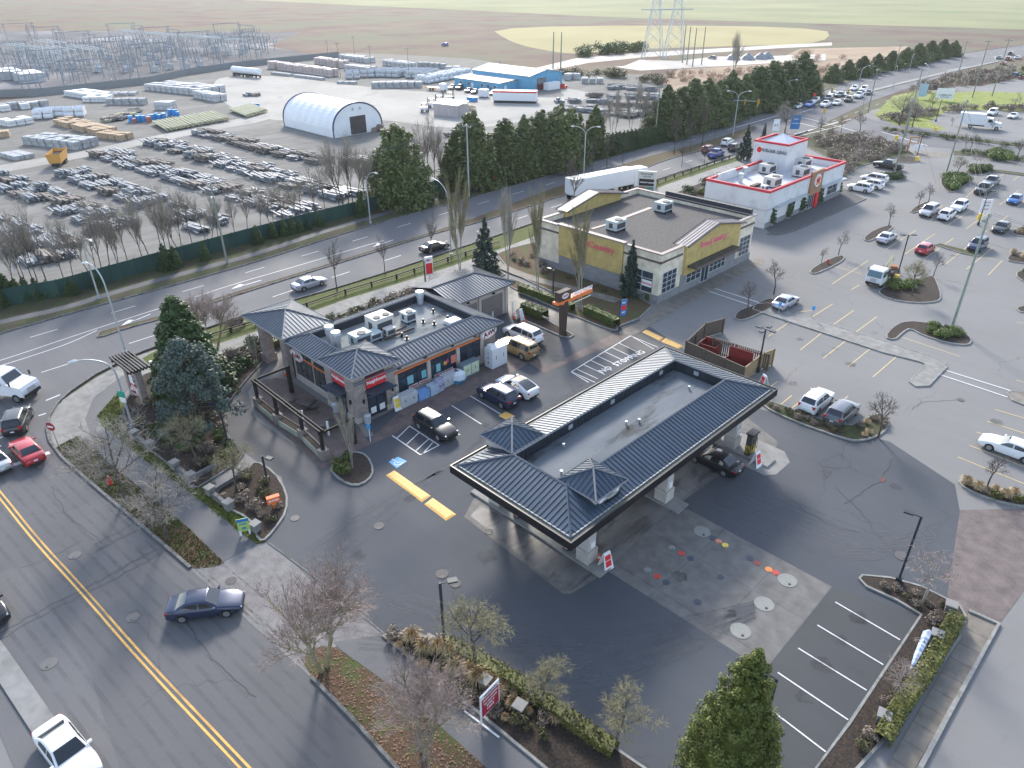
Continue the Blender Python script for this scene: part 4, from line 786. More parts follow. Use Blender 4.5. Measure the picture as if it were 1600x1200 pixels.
b = MB(); b.b2(X1+.1, X1+1.7, 78.2, 89.4, 3.45, 3.7); b.b2(X1+1.62, X1+1.72, 78.2, 89.4, 3.3, 3.72, m=1); b.build('entrance_canopy', [M('mossy_canopy', (.05, .045, .04), (.1, .09, .06), 2, .9), M_bband], ys)
b = MB(); b.b2(-62, -47.5, Y1-.32, Y1+.25, H1-.2, H1+.75); b.build('screen_wall', M_bluecl, ys)
def C3(a, c): return (820+a/4.21, 250+c/4.21)
RZ = H1-.65
x, y = atz(*C3(600, 425), RZ+.8); unit(x, y, RZ, 1.8, 2.3, 1.5, M_hvac, 'blue grey rooftop unit nearer the mustard gable wall', fans=1, curb=.3)
x, y = atz(*C3(912, 305), RZ+.8); unit(x, y, RZ, 1.8, 2.3, 1.5, M_hvac, 'blue grey rooftop unit in the middle of the gravel roof', fans=1, curb=.3)
b = MB(); a, c = atz(*C3(640, 385), RZ), atz(*C3(830, 315), RZ); strip(b, [a, c], .7, RZ+.01, RZ+.06); a, c = atz(*C3(440, 455), RZ), atz(*C3(540, 425), RZ); strip(b, [a, c], .5, RZ+.01, RZ+.06); b.build('roof_walkway', M_cap, ys)
b = MB(); b.cyl(*atz(*C3(224, 372), RZ), RZ, RZ+.9, .18, n=8); b.build('roof_pipe', M_galv, ys)
# ---------- burger restaurant ----------
bk = empty('burger_restaurant', (0, 0, 0), 0, 'white burger restaurant with red parapet stripe, wood entrance panel and square sign tower', 'restaurant')
M_bkw = M('white_stucco', (.6, .6, .61), (.66, .66, .67), .6, .85, stain=(.5, .5, .51), ssc=.4); M_bkr = M('red_parapet', (.5, .03, .05), rough=.5); M_wood = M('wood_panel', (.3, .17, .1), (.36, .21, .13), .4, .7, stretch=(1, 1, 6)); M_bkroof = M('white_membrane', (.45, .47, .5), (.54, .56, .59), .5, .7, stain=(.5, .48, .46), ssc=.5)
X0, X1, Y0, Y1, H1 = -63.8, -52.2, 109.8, 138.2, 5.8
b = MB(); b.b2(X0, X1, Y0, Y1, 0, H1-1.1); b.build('wall', M_bkw, bk)
b = MB()
for (a, c, d, e) in ((X0, X1, Y0, Y0+.3), (X0, X1, Y1-.3, Y1), (X0, X0+.3, Y0+.3, Y1-.3), (X1-.3, X1, Y0+.3, Y1-.3)): b.b2(a, c, d, e, H1-1.1, H1)
b.b2(X0, X0+.35, 113, 119, H1, H1+.5); b.build('parapet', M_bkw, bk)
b = MB()
for (a, c, d, e) in ((X0-.1, X1+.1, Y0-.1, Y0+.3), (X0-.1, X1+.1, Y1-.3, Y1+.1), (X0-.1, X0+.3, Y0+.3, Y1-.3), (X1-.3, X1+.1, Y0+.3, 124.2), (X1-.3, X1+.1, 128.6, Y1-.3)): b.b2(a, c, d, e, H1-.02, H1+.38)
b.build('red_stripe', M_bkr, bk)
b = MB(); b.b2(X0+.3, X1-.3, Y0+.3, Y1-.3, H1-1.2, H1-.95); b.build('flat_roof', M_bkroof, bk)
b = MB(); b.b2(X1-.1, X1+.35, 124.2, 128.6, 2.6, 6.6); s1 = b.build('wood_panel', M_wood, bk)
oval(s1, 'x', (X1+.35, 126.4, 4.9), 2.2, 2.2, 1, .15, M_wsign, 'round_sign'); 
oval(s1, 'x', (X1+.5, 126.4, 5.35), 1.5, .55, 1, .03, M_ora, 'bun'); oval(s1, 'x', (X1+.5, 126.4, 4.4), 1.5, .5, 1, .03, M_ora, 'bun'); wtext('BURGER', .42, M_bkr, s1, (X1+.55, 126.4, 5.03), 'x', 1, .02); wtext('KING', .42, M_bkr, s1, (X1+.55, 126.4, 4.72), 'x', 1, .02)
b = MB(); b.b2(X1, X1+.1, Y0, 124.2, 3.0, 3.12); b.b2(X1, X1+.9, 112.5, 123, 3.12, 3.25); b.b2(X1, X1+.9, 128.8, Y1, 3.12, 3.25); b.b2(X0, X1, Y0-.1, Y0, 2.9, 3.05); b.build('canopy_band', M_galv, bk)
b = MB(); b.b2(X1, X1+.08, Y0, Y1, 0, .9); b.build('block_base', M_stoneg, bk)
for (a, c) in ((117.2, 119.8), (129.5, 131), (132.3, 136.4)): window(bk, 'x', X1, a, c, 1.0, 2.9, 1, 2, 2, fm=M_wframe)
window(bk, 'x', X1+.1, 124.6, 126.7, .1, 2.6, 1, 3, 1, fm=M_wframe, name='entrance_door'); sign_panel(bk, 'x', X1, 126.8, 127.9, .1, 2.6, 1, M_rsign, .5, 'red_fin')
tx0, tx1, ty0, ty1, TH = -65.6, -59.0, 128.3, 135.9, 9.3
b = MB(); b.b2(tx0, tx1, ty0, ty1, 0, TH-.7)
for (a, c, d, e) in ((tx0, tx1, ty0, ty0+.25), (tx0, tx1, ty1-.25, ty1), (tx0, tx0+.25, ty0+.25, ty1-.25), (tx1-.25, tx1, ty0+.25, ty1-.25)): b.b2(a, c, d, e, TH-.7, TH)
tw = b.build('sign_tower', M_bkw, bk); b = MB()
for (a, c, d, e) in ((tx0-.08, tx1+.08, ty0-.08, ty0+.25), (tx0-.08, tx1+.08, ty1-.25, ty1+.08), (tx0-.08, tx0+.25, ty0+.25, ty1-.25), (tx1-.25, tx1+.08, ty0+.25, ty1-.25)): b.b2(a, c, d, e, TH-.02, TH+.34)
b.build('red_stripe', M_bkr, tw)
b = MB(); K = [(tx0+.7, ty0+.8, TH-.3), (tx1-.5, ty0+.8, TH-.3), (tx1-.5, ty1-.8, TH-.3), (tx0+.7, ty1-.8, TH-.3)]; A = ((tx0+tx1)/2, (ty0+ty1)/2, TH+1.3)
for i in range(4): b.quad(K[i], K[(i+1) % 4], A); b.tube([K[i], A], .05, 4)
b.build('skylight', M('frosted_skylight', (.5, .54, .6), rough=.3), tw)
sg = oval(tw, 'y', (-64.4, ty0, 8.0), 1.3, 1.3, -1, .12, M_wsign, 'round_sign'); oval(sg, 'y', (-64.4, ty0-.12, 8.0), .95, 1.05, -1, .02, M_rsign, 'emblem')
wtext('BURGER KING', .78, M('silver_letters', (.2, .2, .23), rough=.4), tw, (-61.6, ty0-.05, 8.0), 'y', -1, .015, .08); b = MB()
RZ = H1-.95
def C4(a, c): return (1080+a/6.4, 190+c/6.4)
for q, l, m_ in ((C4(765, 470), 'white rooftop unit closest to the sign tower foot', M_hvacb), (C4(815, 600), 'large white rooftop unit nearest the front parapet', M_hvacb), (C4(1100, 500), 'white rooftop unit behind the wood entrance panel', M_hvacb), (C4(1120, 415), 'white rooftop unit in the far corner by the tower', M_hvacb)):
    x, y = atz(*q, RZ+.8); unit(x, y, RZ, 2.0, 2.8, 1.7, m_, l, fans=1)
for q, l in ((C4(490, 610), 'grey exhaust vent nearer the red stripe corner'), (C4(530, 545), 'grey exhaust vent further from the red stripe corner')):
    x, y = atz(*q, RZ); vent_stack(x, y, RZ, .4, 1.6, l)
x, y = atz(*C4(730, 675), RZ+.3); unit(x, y, RZ, .9, 1.0, .9, M_galv, 'small grey box unit at the front parapet', fans=0, curb=.1)
x, y = atz(*C4(640, 650), RZ+.1); b = MB(); b.box(0, 0, .15, .7, 2.6, .35); b.box(0, -.9, 0, .9, .15, .15); b.box(0, .9, 0, .9, .15, .15); o = b.build('roof_duct', M_brown, label='long brown duct lying on the white restaurant roof', category='duct'); o.location = (x, y, RZ)
# ---------- fuel canopy ----------
fc = empty('fuel_canopy', (0, 0, 0), 0, 'long pump canopy with blue metal roof skirt, sunken flat deck and two hipped turrets', 'canopy')
X0, X1, Y0, Y1, Z = -33.7, -21.9, 26.9, 54.1, 5.3; d = 3.35; ZR = 6.35
O_ = [(X0+.35, Y0+.35, Z+.08), (X1-.35, Y0+.35, Z+.08), (X1-.35, Y1-.35, Z+.08), (X0+.35, Y1-.35, Z+.08)]; I_ = [(X0+d, Y0+d, ZR), (X1-d, Y0+d, ZR), (X1-d, Y1-d, ZR), (X0+d, Y1-d, ZR)]
b = MB()
for i in range(4): j = (i+1) % 4; slope(b, [O_[i], O_[j], I_[j], I_[i]], 0, .4); b.tube([I_[i], I_[j]], .09, 4, m=1); b.tube([(O_[i][0], O_[i][1], Z+.12), (I_[i][0], I_[i][1], ZR+.04)], .08, 4, m=1 if i in (0, 3, 2) else 0)
cr_ = b.build('metal_roof', [R_roof, R_trim], fc)
b = MB()
for (a, c, e, f_) in ((X0, X1, Y0, Y0+.1), (X0, X1, Y1-.1, Y1), (X0, X0+.1, Y0+.1, Y1-.1), (X1-.1, X1, Y0+.1, Y1-.1)): b.b2(a, c, e, f_, Z-.55, Z+.12)
b.build('fascia', R_black, fc)
b = MB(); b.b2(X0+.1, X1-.1, Y0+.1, Y1-.1, Z-.5, Z-.02); b.build('soffit', M('soffit_panel', (.5, .5, .5), rough=.6), fc)
b = MB()
for (a, c, e, f_) in ((X0+.1, X1-.1, Y0+.1, Y0+.4), (X0+.1, X1-.1, Y1-.4, Y1-.1), (X0+.1, X0+.4, Y0+.4, Y1-.4), (X1-.4, X1-.1, Y0+.4, Y1-.4)): b.b2(a, c, e, f_, Z-.01, Z+.03)
b.build('gutter', R_gutter, fc)
b = MB(); 
for (a, c, e, f_) in ((X0+.38, X1-.38, Y0+.38, Y0+.46), (X0+.38, X1-.38, Y1-.46, Y1-.38), (X0+.38, X0+.46, Y0+.46, Y1-.46), (X1-.46, X1-.38, Y0+.46, Y1-.46)): b.b2(a, c, e, f_, Z, Z+.14)
b.build('roof_edge_trim', M('mossy_trim', (.35, .35, .33), (.45, .45, .42), 2, .7, stain=(.12, .13, .05), ssc=1.5), fc)
b = MB()
for i in range(4): j = (i+1) % 4; b.quad((I_[j][0], I_[j][1], Z+.0), (I_[i][0], I_[i][1], Z), I_[i], I_[j])
for y in [Y0+d+.4*k for k in range(1, 51)]:
    b.b2(X0+d, X0+d+.04, y, y+.05, Z+.08, ZR-.02); b.b2(X1-d-.04, X1-d, y, y+.05, Z+.08, ZR-.02)
for x in [X0+d+.4*k for k in range(1, 13)]: b.b2(x, x+.05, Y1-d-.04, Y1-d, Z+.08, ZR-.02)
ww = b.build('well_wall', M_bluecl, fc)
for y in (36.2, 41.5, 48.4): b = MB(); b.b2(X0+d+.03, X0+d+.12, y, y+.45, Z+.45, Z+.8); b.build('vent_plate', M_galv, ww)
b = MB(); b.b2(-28.2, -27.75, Y1-d-.12, Y1-d-.03, Z+.45, Z+.8); b.build('vent_plate', M_galv, ww)
b = MB(); b.b2(X0+d-.01, X1-d+.01, Y0+d-.01, Y1-d+.01, Z+.0, Z+.08); dk = b.build('deck', M_membrd, fc)
def CC(a, c): return (700+a/2.909, 520+c/2.909)
b = MB()
for q in (CC(1095, 255), CC(868, 404), CC(810, 415), CC(525, 517), CC(515, 640)): b = MB(); x, y = atz(*q, Z+.1); b.cyl(x, y, Z+.08, Z+.3, .08, n=8); b.cyl(x, y, Z+.3, Z+.38, .12, n=8); b.build('deck_vent', M_galv, dk)
for i, (a, c) in enumerate(((-34.1, -30.6), (-26.2, -22.7))):
    b = MB(); b.b2(a+.35, c-.35, 30.65, 33.45, Z+.1, 6.2); tb = b.build('turret_wall', M_beige, fc)
    pyramid('turret_roof', a, c, 30.3, 33.8, 6.3, 7.25, tb, rib=.38, fascia=.15)
    xs = c-.2
    if i == 1: s_ = sign_panel(tb, 'x', xs-.2, 31.0, 33.1, 5.55, 6.15, 1, M_wsign, .18, 'sign'); wtext('Neighbours', .3, M_blks, s_, (xs+.2, 32.07, 5.62), 'x', 1); oval(s_, 'x', (xs+.18, 32.07, 5.9), 1.1, .26, 1, .03, M_galv, 'emblem')
# pump islands, pillars, dispensers
M_pill = M('pillar_render', (.42, .39, .38), (.48, .45, .44), 1, .85); M_pillb = M_brick('split_block', (.5, .48, .44), (.42, .4, .37), (.3, .28, .26), .6, .3, .85, 'wall', .3)
M_pump = M('pump_casing', (.06, .05, .045), rough=.5)
for i, (y, nm) in enumerate(((31.0, 'nearest the hipped end'), (40.6, 'under the middle of the canopy'), (51.0, 'at the far open end'))):
    x1 = -21.9 if i < 2 else -19.9
    bed_ = MB(); bed_.b2(-35.4, x1, y-.75, y+.75, .012, .17); o = bed_.build('pump_island', M_conc, label='raised concrete pump island '+nm, category='pump island')
    if i == 2: sheet('island_apron', [(-24.2, 49.2), (-19.5, 49.2), (-18.9, 50), (-18.9, 52.4), (-20, 53.6), (-24.2, 53.6)], .024, M_conc, px=False)
    for xp in (-23.75, -32.9):
        b = MB(); b.b2(xp-.42, xp+.42, y-.42, y+.42, 1.25, Z-.5); p = b.build('pillar', M_pill, fc)
        b = MB(); b.b2(xp-.55, xp+.55, y-.55, y+.55, .17, 1.25); b.build('pillar_base', M_pillb, p)
        if xp > -30:
            for z_, h_ in ((4.2, .28), (3.75, .28)): sign_panel(p, 'x', xp+.42, y-.28, y+.05, z_, z_+h_, 1, M_wsign, .02, 'notice'); sign_panel(p, 'x', xp+.44, y-.2, y-.02, z_+.06, z_+h_-.06, 1, M_blks, .01, 'symbol')
            sign_panel(p, 'x', xp+.42, y-.2, y+.22, 1.5, 2.0, 1, M_wsign, .1, 'notice_box')
    def pump(x, lab, ymat):
        o = empty('fuel_pump', (x, y, .17), 0, lab, 'fuel pump')
        b = MB(); b.box(0, 0, .02, .5, .95, 2.05); b.build('cabinet', M_pump, o); b = MB(); b.box(0, 0, 2.07, .72, 1.1, .14); b.build('top_cap', M_blk, o)
        for s_ in (1, -1):
            b = MB(); b.box(s_*.0, s_*.48, .2, .42, .03, .8); pn = b.build('side_panel', ymat, o); b = MB(); b.box(0, s_*.5, 1.35, .3, .02, .3); b.build('screen', M_grille, o)
            b = MB(); b.tube([(.3, s_*.3, 1.7), (.42, s_*.34, 1.2), (.36, s_*.4, .5), (.3, s_*.3, 1.0)], .025, 5); b.build('hose', M_blks, o)
        b = MB(); b.box(.255, 0, .15, .02, .8, .85); b.build('front_panel', ymat, o)
        return o
    if i == 2: pump(-22.0, 'dark fuel pump with yellow and black lower panel outside the end pillar', M('yellow_black_panel', (.65, .47, .03), (.03, .03, .03), 3, .5))
    for xx in (-25.4, -30.5): pump(xx, 'red and white fuel pump on the island %s, %s row' % (nm, 'front' if xx > -28 else 'back'), M('red_white_panel_%d' % (i*2+(xx > -28)), (.6, .03, .05), (.75, .72, .72), 3, .5))
# ---------- blue workshop ----------
bw = empty('blue_workshop', (0, 0, 0), 0, 'pale blue metal clad workshop with open red filled bay door and low annex', 'workshop')
M_bl = M_brick('blue_cladding', (.13, .37, .56), (.12, .35, .53), (.09, .28, .44), 1.0, 30, .6, 'wall', .3, 0); M_wr = M('pale_metal_roof', (.5, .52, .56), (.56, .58, .62), .2, .6)
X0, X1, Y0, Y1, E1 = -214, -185.2, 192.6, 210, 4.9
b = MB(); b.b2(X0, X1, Y0, Y1, 0, E1); yc = (Y0+Y1)/2
for x in (X0, X1): b.quad((x, Y0, E1), (x, Y1, E1), (x, yc, 6.4))
b.build('wall', M_bl, bw)
b = MB()
for e0 in (Y0-.3, Y1+.3): b.quad((X0-.4, e0, E1-.02), (X1+.4, e0, E1-.02), (X1+.4, yc, 6.5), (X0-.4, yc, 6.5)); b.tube([(X0-.4, e0, E1), (X1+.4, e0, E1)], .15, 4)
b.build('roof', M_wr, bw)
b = MB(); b.b2(X1, X1+.03, 196.8, 201.5, .1, 3.9); dr = b.build('bay_door', M('dark_opening', (.02, .02, .025), rough=.9), bw); b = MB(); b.b2(X1+.03, X1+.06, 196.9, 201.4, .1, 1.9); b.build('red_machine', M('red_machine_paint', (.3, .03, .02), (.12, .02, .02), 2, .6), dr)
b = MB(); b.b2(X1+.03, X1+.06, 196.9, 201.4, 1.9, 3.8); b.build('inner_wall', M('bay_inside', (.25, .24, .25), (.15, .15, .16), .6, .9), dr)
b = MB(); b.b2(-214, -190.5, 183.8, 192.55, 0, 3.1); an = b.build('annex_wall', M_bl, bw); b = MB(); b.quad((-214.3, 183.4, 3.12), (-190.2, 183.4, 3.12), (-190.2, 192.6, 3.7), (-214.3, 192.6, 3.7)); b.b2(-214.2, -190.3, 183.5, 192.5, 3.0, 3.11); b.build('annex_roof', M_wr, an)
for x in (-211, -207, -200, -197, -193.5): window(an, 'y', 183.8, x, x+1.2, 1.1, 2.2, -1, 2, 1, fm=M_wsign)
b = MB(); b.b2(-205, -203.9, 183.74, 183.8, 0, 2.1); b.build('door', M_wsign, an); b = MB(); b.b2(-190.5, -190.44, 186, 187, 0, 2.1); b.build('door', M_wsign, an)
# ---------- fabric storage shed ----------
sh = empty('fabric_shed', (0, 0, 0), 0, 'long white arched fabric shed with dark blue edge and square doorway', 'shed')
M_fab = M('white_fabric', (.78, .78, .79), (.84, .84, .85), .4, .6); M_fabb = M('blue_edge', (.03, .05, .12), rough=.5)
X0, X1, YA, YB = -190.5, -166, 101.6, 116.6; yc = (YA+YB)/2; r = (YB-YA)/2; hs = 2.0; hh = 5.7
def arc(i, n=20, k=1.0):
    a = math.pi*i/n; return (yc-r*k*math.cos(a), hs+hh*k*math.sin(a)) 
b = MB(); NX = 44
prof = [(YA, 0)]+[arc(i) for i in range(21)]+[(YB, 0)]
for ix in range(NX):
    xa, xb = X0+(X1-X0)*ix/NX, X0+(X1-X0)*(ix+1)/NX
    sa, sb = [1-.022*abs(math.sin(math.pi*(q)/NX*7)) for q in (ix, ix+1)]
    for i in range(len(prof)-1):
        def pt(x, p, s): return (x, yc+(p[0]-yc)*(1 if p[1] < hs+.01 else s), p[1] if p[1] <= hs+.01 else hs+(p[1]-hs)*s)
        b.quad(pt(xa, prof[i], sa), pt(xb, prof[i], sb), pt(xb, prof[i+1], sb), pt(xa, prof[i+1], sa))
b.build('fabric_skin', M_fab, sh, smooth=True)
for x, nm in ((X1, 'end_wall'), (X0, 'end_wall')):
    b = MB(); b.quad(*[(x-.02, *p) for p in prof]); o = b.build(nm, M_fab, sh)
    b = MB(); b.tube([(x, *p) for p in prof], .2, 6); b.build('edge_trim', M_fabb, sh)
b = MB(); b.b2(X1-.02, X1+.03, 106.8, 111.6, .1, 4.5); b.build('doorway', M('doorway_shade', (.1, .08, .08), (.06, .05, .05), .7, .9), sh)
for y in (107.7, 109.9): b = MB(); b.b2(X1, X1+.06, y, y+.6, 5.9, 6.6); b.build('vent', M_galv, sh)
# ================= VEHICLES =================
M_tyre = M('tyre_rubber', (.018, .018, .018), rough=.85); M_rim = M('alloy_rim', (.38, .39, .4), rough=.3, metal=.7); M_carglass = M('car_glass', (.012, .018, .025), rough=.04, spec=.9)
M_head = M('headlamp', (.6, .63, .66), rough=.15); M_tail = M('tail_lamp', (.4, .015, .02), rough=.2); M_trimb = M('black_plastic', (.02, .02, .022), rough=.6); M_plate = M('licence_plate', (.7, .72, .75), rough=.5)
PAINT = {}
def paint(n, c, metal=.3, rough=.3):
    PAINT[n] = M(n+'_car_paint', c, rough=rough, metal=metal, coat=.6, spec=.5); return PAINT[n]
paint('white', (.72, .73, .75), 0); paint('silver', (.42, .44, .5), .5); paint('lgrey', (.45, .46, .47), .4); paint('grey', (.13, .14, .16), .5); paint('black', (.012, .013, .017), .2); paint('navy', (.02, .03, .075), .4); paint('slate', (.028, .04, .08), .4)
paint('red', (.42, .02, .03), .2); paint('dred', (.2, .035, .04), .3); paint('tan', (.27, .19, .09), .3); paint('blue', (.03, .14, .42), .3); paint('dblue', (.04, .07, .3), .4); paint('sky', (.1, .25, .45), .2)
SPEC = dict(   # L W hood cowl_z roof  x:tail nose cowl roof_f roof_r deck deck_z  R wheelbase ends
 sedan=dict(L=4.75, W=1.82, nz=.66, cz=.95, rz=1.44, cx=.95, rf=.2, rr=-1.0, dx=-1.75, dz=1.02, R=.33, wf=1.4, wr=-1.38),
 fast=dict(L=4.75, W=1.92, nz=.68, cz=.98, rz=1.55, cx=1.15, rf=.2, rr=-.75, dx=-2.1, dz=1.12, R=.36, wf=1.45, wr=-1.42),
 hatch=dict(L=4.2, W=1.78, nz=.7, cz=.98, rz=1.48, cx=.95, rf=.25, rr=-1.35, dx=-1.95, dz=1.0, R=.32, wf=1.28, wr=-1.3),
 suv=dict(L=4.65, W=1.88, nz=.85, cz=1.1, rz=1.7, cx=.95, rf=.3, rr=-1.75, dx=-2.2, dz=1.12, R=.37, wf=1.4, wr=-1.36),
 van=dict(L=5.1, W=1.98, nz=.8, cz=1.08, rz=1.76, cx=1.35, rf=.55, rr=-2.1, dx=-2.45, dz=1.15, R=.36, wf=1.55, wr=-1.5),
 boxy=dict(L=4.9, W=1.95, nz=1.02, cz=1.18, rz=1.86, cx=.85, rf=.5, rr=-2.2, dx=-2.4, dz=1.2, R=.41, wf=1.5, wr=-1.4),
 pickup=dict(L=5.7, W=2.0, nz=1.0, cz=1.2, rz=1.86, cx=1.1, rf=.5, rr=-.75, dx=-1.05, dz=1.22, R=.41, wf=1.8, wr=-1.8))
def make_car(kind, col=None):
    s = SPEC[kind]; L, W = s['L'], s['W']; hx = L/2; Rr = s['R']; o = empty('car' if kind != 'pickup' else 'pickup_truck')
    n = 52; xs = [-hx+L*i/n for i in range(n+1)]
    for k in ('cx', 'dx'): xs.append(s[k])
    xs = sorted(xs)
    def top(x):
        if x > s['cx']: t = (x-s['cx'])/(hx-s['cx']); return s['cz']-(s['cz']-s['nz'])*(t**1.9)
        if x < s['dx']: t = (s['dx']-x)/(hx+s['dx']+1e-6); return s['dz']-.1*t**2.5-(0 if kind != 'pickup' else -.1*t**2.5)
        t = (x-s['dx'])/(s['cx']-s['dx']); return s['dz']*(1-t)+s['cz']*t
    def hw(x):
        u = abs(x)/hx; f = 1-(.19 if x > 0 else .13)*max(0, (u-.62)/.38)**2.2; return W/2*f
    def bot(x):
        z = .24+.1*max(0, (abs(x)/hx-.85)/.15)
        for wx in (s['wf'], s['wr']):
            d = abs(x-wx); ra = Rr+.07
            if d < ra: z = max(z, Rr+math.sqrt(ra*ra-d*d)*.98)
        return z
    b = MB(); rows = []
    for x in xs:
        w, t, z0 = hw(x), top(x), bot(x); mid = max(z0+.02, .55); hi = max(mid+.02, t-.14)
        sec = [(w*.95, z0), (w, z0+(mid-z0)*.4), (w*1.0, mid), (w*.975, hi), (w*.93, t-.035), (w*.8, t-.005), (w*.4, t+.012), (0, t+.018)]
        sec = sec+[(-y, z) for y, z in sec[-2::-1]]; rows.append(len(b.v)); b.v += [(x, y, z) for y, z in sec]
    k = 15
    for i in range(len(xs)-1):
        for j in range(k-1): a, c = rows[i]+j, rows[i+1]+j; b.f.append((a, c, c+1, a+1)); b.m.append(0)
    b.f.append(tuple(rows[0]+j for j in range(k))); b.m.append(0); b.f.append(tuple(rows[-1]+j for j in range(k-1, -1, -1))); b.m.append(0)
    def gh(z, x): base = hw(max(min(x, s['cx']), s['dx']))*.93; u = (z-top(x))/(s['rz']-s['cz']); return base-(W*.105)*max(0, u)
    def roof(x):
        if x > s['rf']: t = (x-s['rf'])/(s['cx']-s['rf']); return s['rz']-.03-(s['rz']-.03-s['cz'])*t**1.12
        if x < s['rr']: t = (s['rr']-x)/(s['rr']-s['dx']); return s['rz']-.05-(s['rz']-.05-s['dz'])*t**1.25
        t = (x-s['rr'])/(s['rf']-s['rr']); return s['rz']-.03-.02*(1-t)+.03*math.sin(math.pi*t)
    gx = sorted(set([s['dx']+(s['cx']-s['dx'])*i/24 for i in range(25)]+[s['rf'], s['rr']])); rows = []
    for x in gx:
        z1 = roof(x); z0 = top(x)-.03; inr = s['rr'] <= x <= s['rf']
        sec = [(gh(z0, x), z0), (gh(z1, x), z1-.03), (gh(z1, x)*.86, z1), (0, z1+(.02 if inr else .0))]; sec = sec+[(-y, z) for y, z in sec[-2::-1]]
        rows.append(len(b.v)); b.v += [(x, y, z) for y, z in sec]
    for i in range(len(gx)-1):
        for j in range(6): a, c = rows[i]+j, rows[i+1]+j; b.f.append((a, c, c+1, a+1)); b.m.append(0)
    body = b.build('body', PAINT['white'], o, smooth=True)
    body.data.materials[0] = PAINT['white']
    # glass
    b = MB()
    def cap(xa, xb, f, dz=.012):
        nn = 5
        for i in range(nn):
            x0, x1 = xa+(xb-xa)*i/nn, xa+(xb-xa)*(i+1)/nn
            b.quad(*[(x, sg_*gh(roof(x), x)*f, roof(x)+dz+.004) for x, sg_ in ((x0, -1), (x1, -1), (x1, 1), (x0, 1))])
    cap(s['rf']+.04, s['cx']-.05, .86, .02); wsh = b.build('windscreen', M_carglass, o, smooth=True)
    b = MB(); cap(s['dx']+.06, s['rr']-.03, .84, .018); b.build('rear_window', M_carglass, o, smooth=True)
    for sg_ in (1, -1):
        segs = [(s['rf']+(s['cx']-s['rf'])*.62, .18), (.15-.3, -.97 if kind != 'pickup' else -.7)]
        a0, a1 = s['rf']+(s['cx']-s['rf'])*.72, s['rr']-(s['rr']-s['dx'])*.45; mid_ = (s['rf']+s['rr'])/2+.15
        parts = [(mid_+.05, a0), (max(a1, mid_-.95), mid_-.05)]
        if a1 < mid_-1.25: parts.append((a1, mid_-1.02))
        for (xa, xb) in parts:
            b = MB(); nn = 6
            for i in range(nn):
                x0, x1 = xa+(xb-xa)*i/nn, xa+(xb-xa)*(i+1)/nn; q = []
                for x in (x0, x1):
                    zr = roof(x)-.085; zb = top(x)+.035; zr = max(zr, zb+.01)
                    q.append(((x, sg_*(gh(zb, x)+.012), zb), (x, sg_*(gh(zr, x)+.012), zr)))
                b.quad(q[0][0], q[1][0], q[1][1], q[0][1])
            b.build('side_window', M_carglass, o, smooth=True)
    for wx in (s['wf'], s['wr']):
        for sg_ in (1, -1):
            y = sg_*(W/2-.12); b = MB(); b.tube([(0, -.11, 0), (0, .11, 0)], Rr, 18); w_ = b.build('wheel', M_tyre, o); w_.location = (wx, y, Rr)
            b = MB(); b.tube([(0, sg_*.10, 0), (0, sg_*.118, 0)], Rr*.66, 14); b.build('rim', M_rim, w_)
            
    for sg_ in (1, -1):
        wn, wt_ = hw(hx-.1), hw(-hx+.1)
        b = MB(); b.box(hx-.16, sg_*wn*.74, s['nz']-.13, .3, wn*.4, .12, sg_*-.28); b.build('headlight', M_head, o)
        b = MB(); b.box(-hx+.1, sg_*wt_*.8, s['dz']-.27, .22, wt_*.34, .14 if kind not in ('suv', 'van', 'boxy') else .26, sg_*.22); b.build('taillight', M_tail, o)
        b = MB(); b.box(s['cx']-.18, sg_*(W/2+.07), top(s['cx'])+.02, .14, .2, .13); b.build('mirror', body.data.materials[0], o)
        o.children[-1]['pm'] = 1
    b = MB(); b.box(hx-.02, 0, .3, .07, W*.66, .16); b.box(hx-.02, 0, .5, .05, W*.34, .1); b.build('grille', M_trimb, o)
    b = MB(); b.box(-hx+.02, 0, .3, .07, W*.7, .15); b.build('bumper', M_trimb, o)
    b = MB(); b.box(-hx-.01, 0, .6, .03, .32, .13); b.build('licence_plate', M_plate, o)
    if kind in ('suv', 'van', 'boxy'):
        for sg_ in (1, -1): b = MB(); b.tube([(s['rr']+.1, sg_*W*.33, s['rz']+.03), ((s['rr']+s['rf'])/2, sg_*W*.335, s['rz']+.07), (s['rf']-.1, sg_*W*.33, s['rz']+.02)], .022, 4); b.build('roof_rail', M_trimb, o)
    if kind == 'boxy':
        b = MB()
        for xx in (-1.9, -1.4, -.9, -.4): b.box(xx, 0, s['rz']+.06, .05, W*.62, .04)
        b.build('roof_rack', M_plate, o)
    if kind in ('fast',):
        b = MB(); b.quad(*[(x, y, s['rz']+.025) for x, y in ((s['rr']-.0, -.55), (s['rf'], -.55), (s['rf'], .55), (s['rr'], .55))]); b.build('glass_roof', M_carglass, o)
    if kind == 'pickup':
        b = MB(); b.b2(-hx+.12, s['dx']-.12, -W*.4, W*.4, s['dz']-.0, s['dz']+.03); b.build('bed_cover', M_trimb, o)
    return o
CARP = {}
def car(kind, col, px, hd, label, z=.7, dx=0):
    """px: pixel of the car's middle; hd: world heading in degrees, or a pair of pixels tail->nose"""
    if kind not in CARP: CARP[kind] = make_car(kind); o = CARP[kind]
    else: o = copy_tree(CARP[kind])
    if isinstance(hd, tuple): a, c = G(*hd[0], .5), G(*hd[1], .5); an = math.atan2(c.y-a.y, c.x-a.x)
    else: an = R(hd)
    v = G(px[0], px[1], z); place(o, (v.x, v.y, .02), an, 1, label, 'pickup' if kind == 'pickup' else 'car', None)
    for ch in o.children:
        if ch.name.startswith('body') or ch.name.startswith('mirror'):
            ch.material_slots[0].link = 'OBJECT'; ch.material_slots[0].material = PAINT[col]
    return o
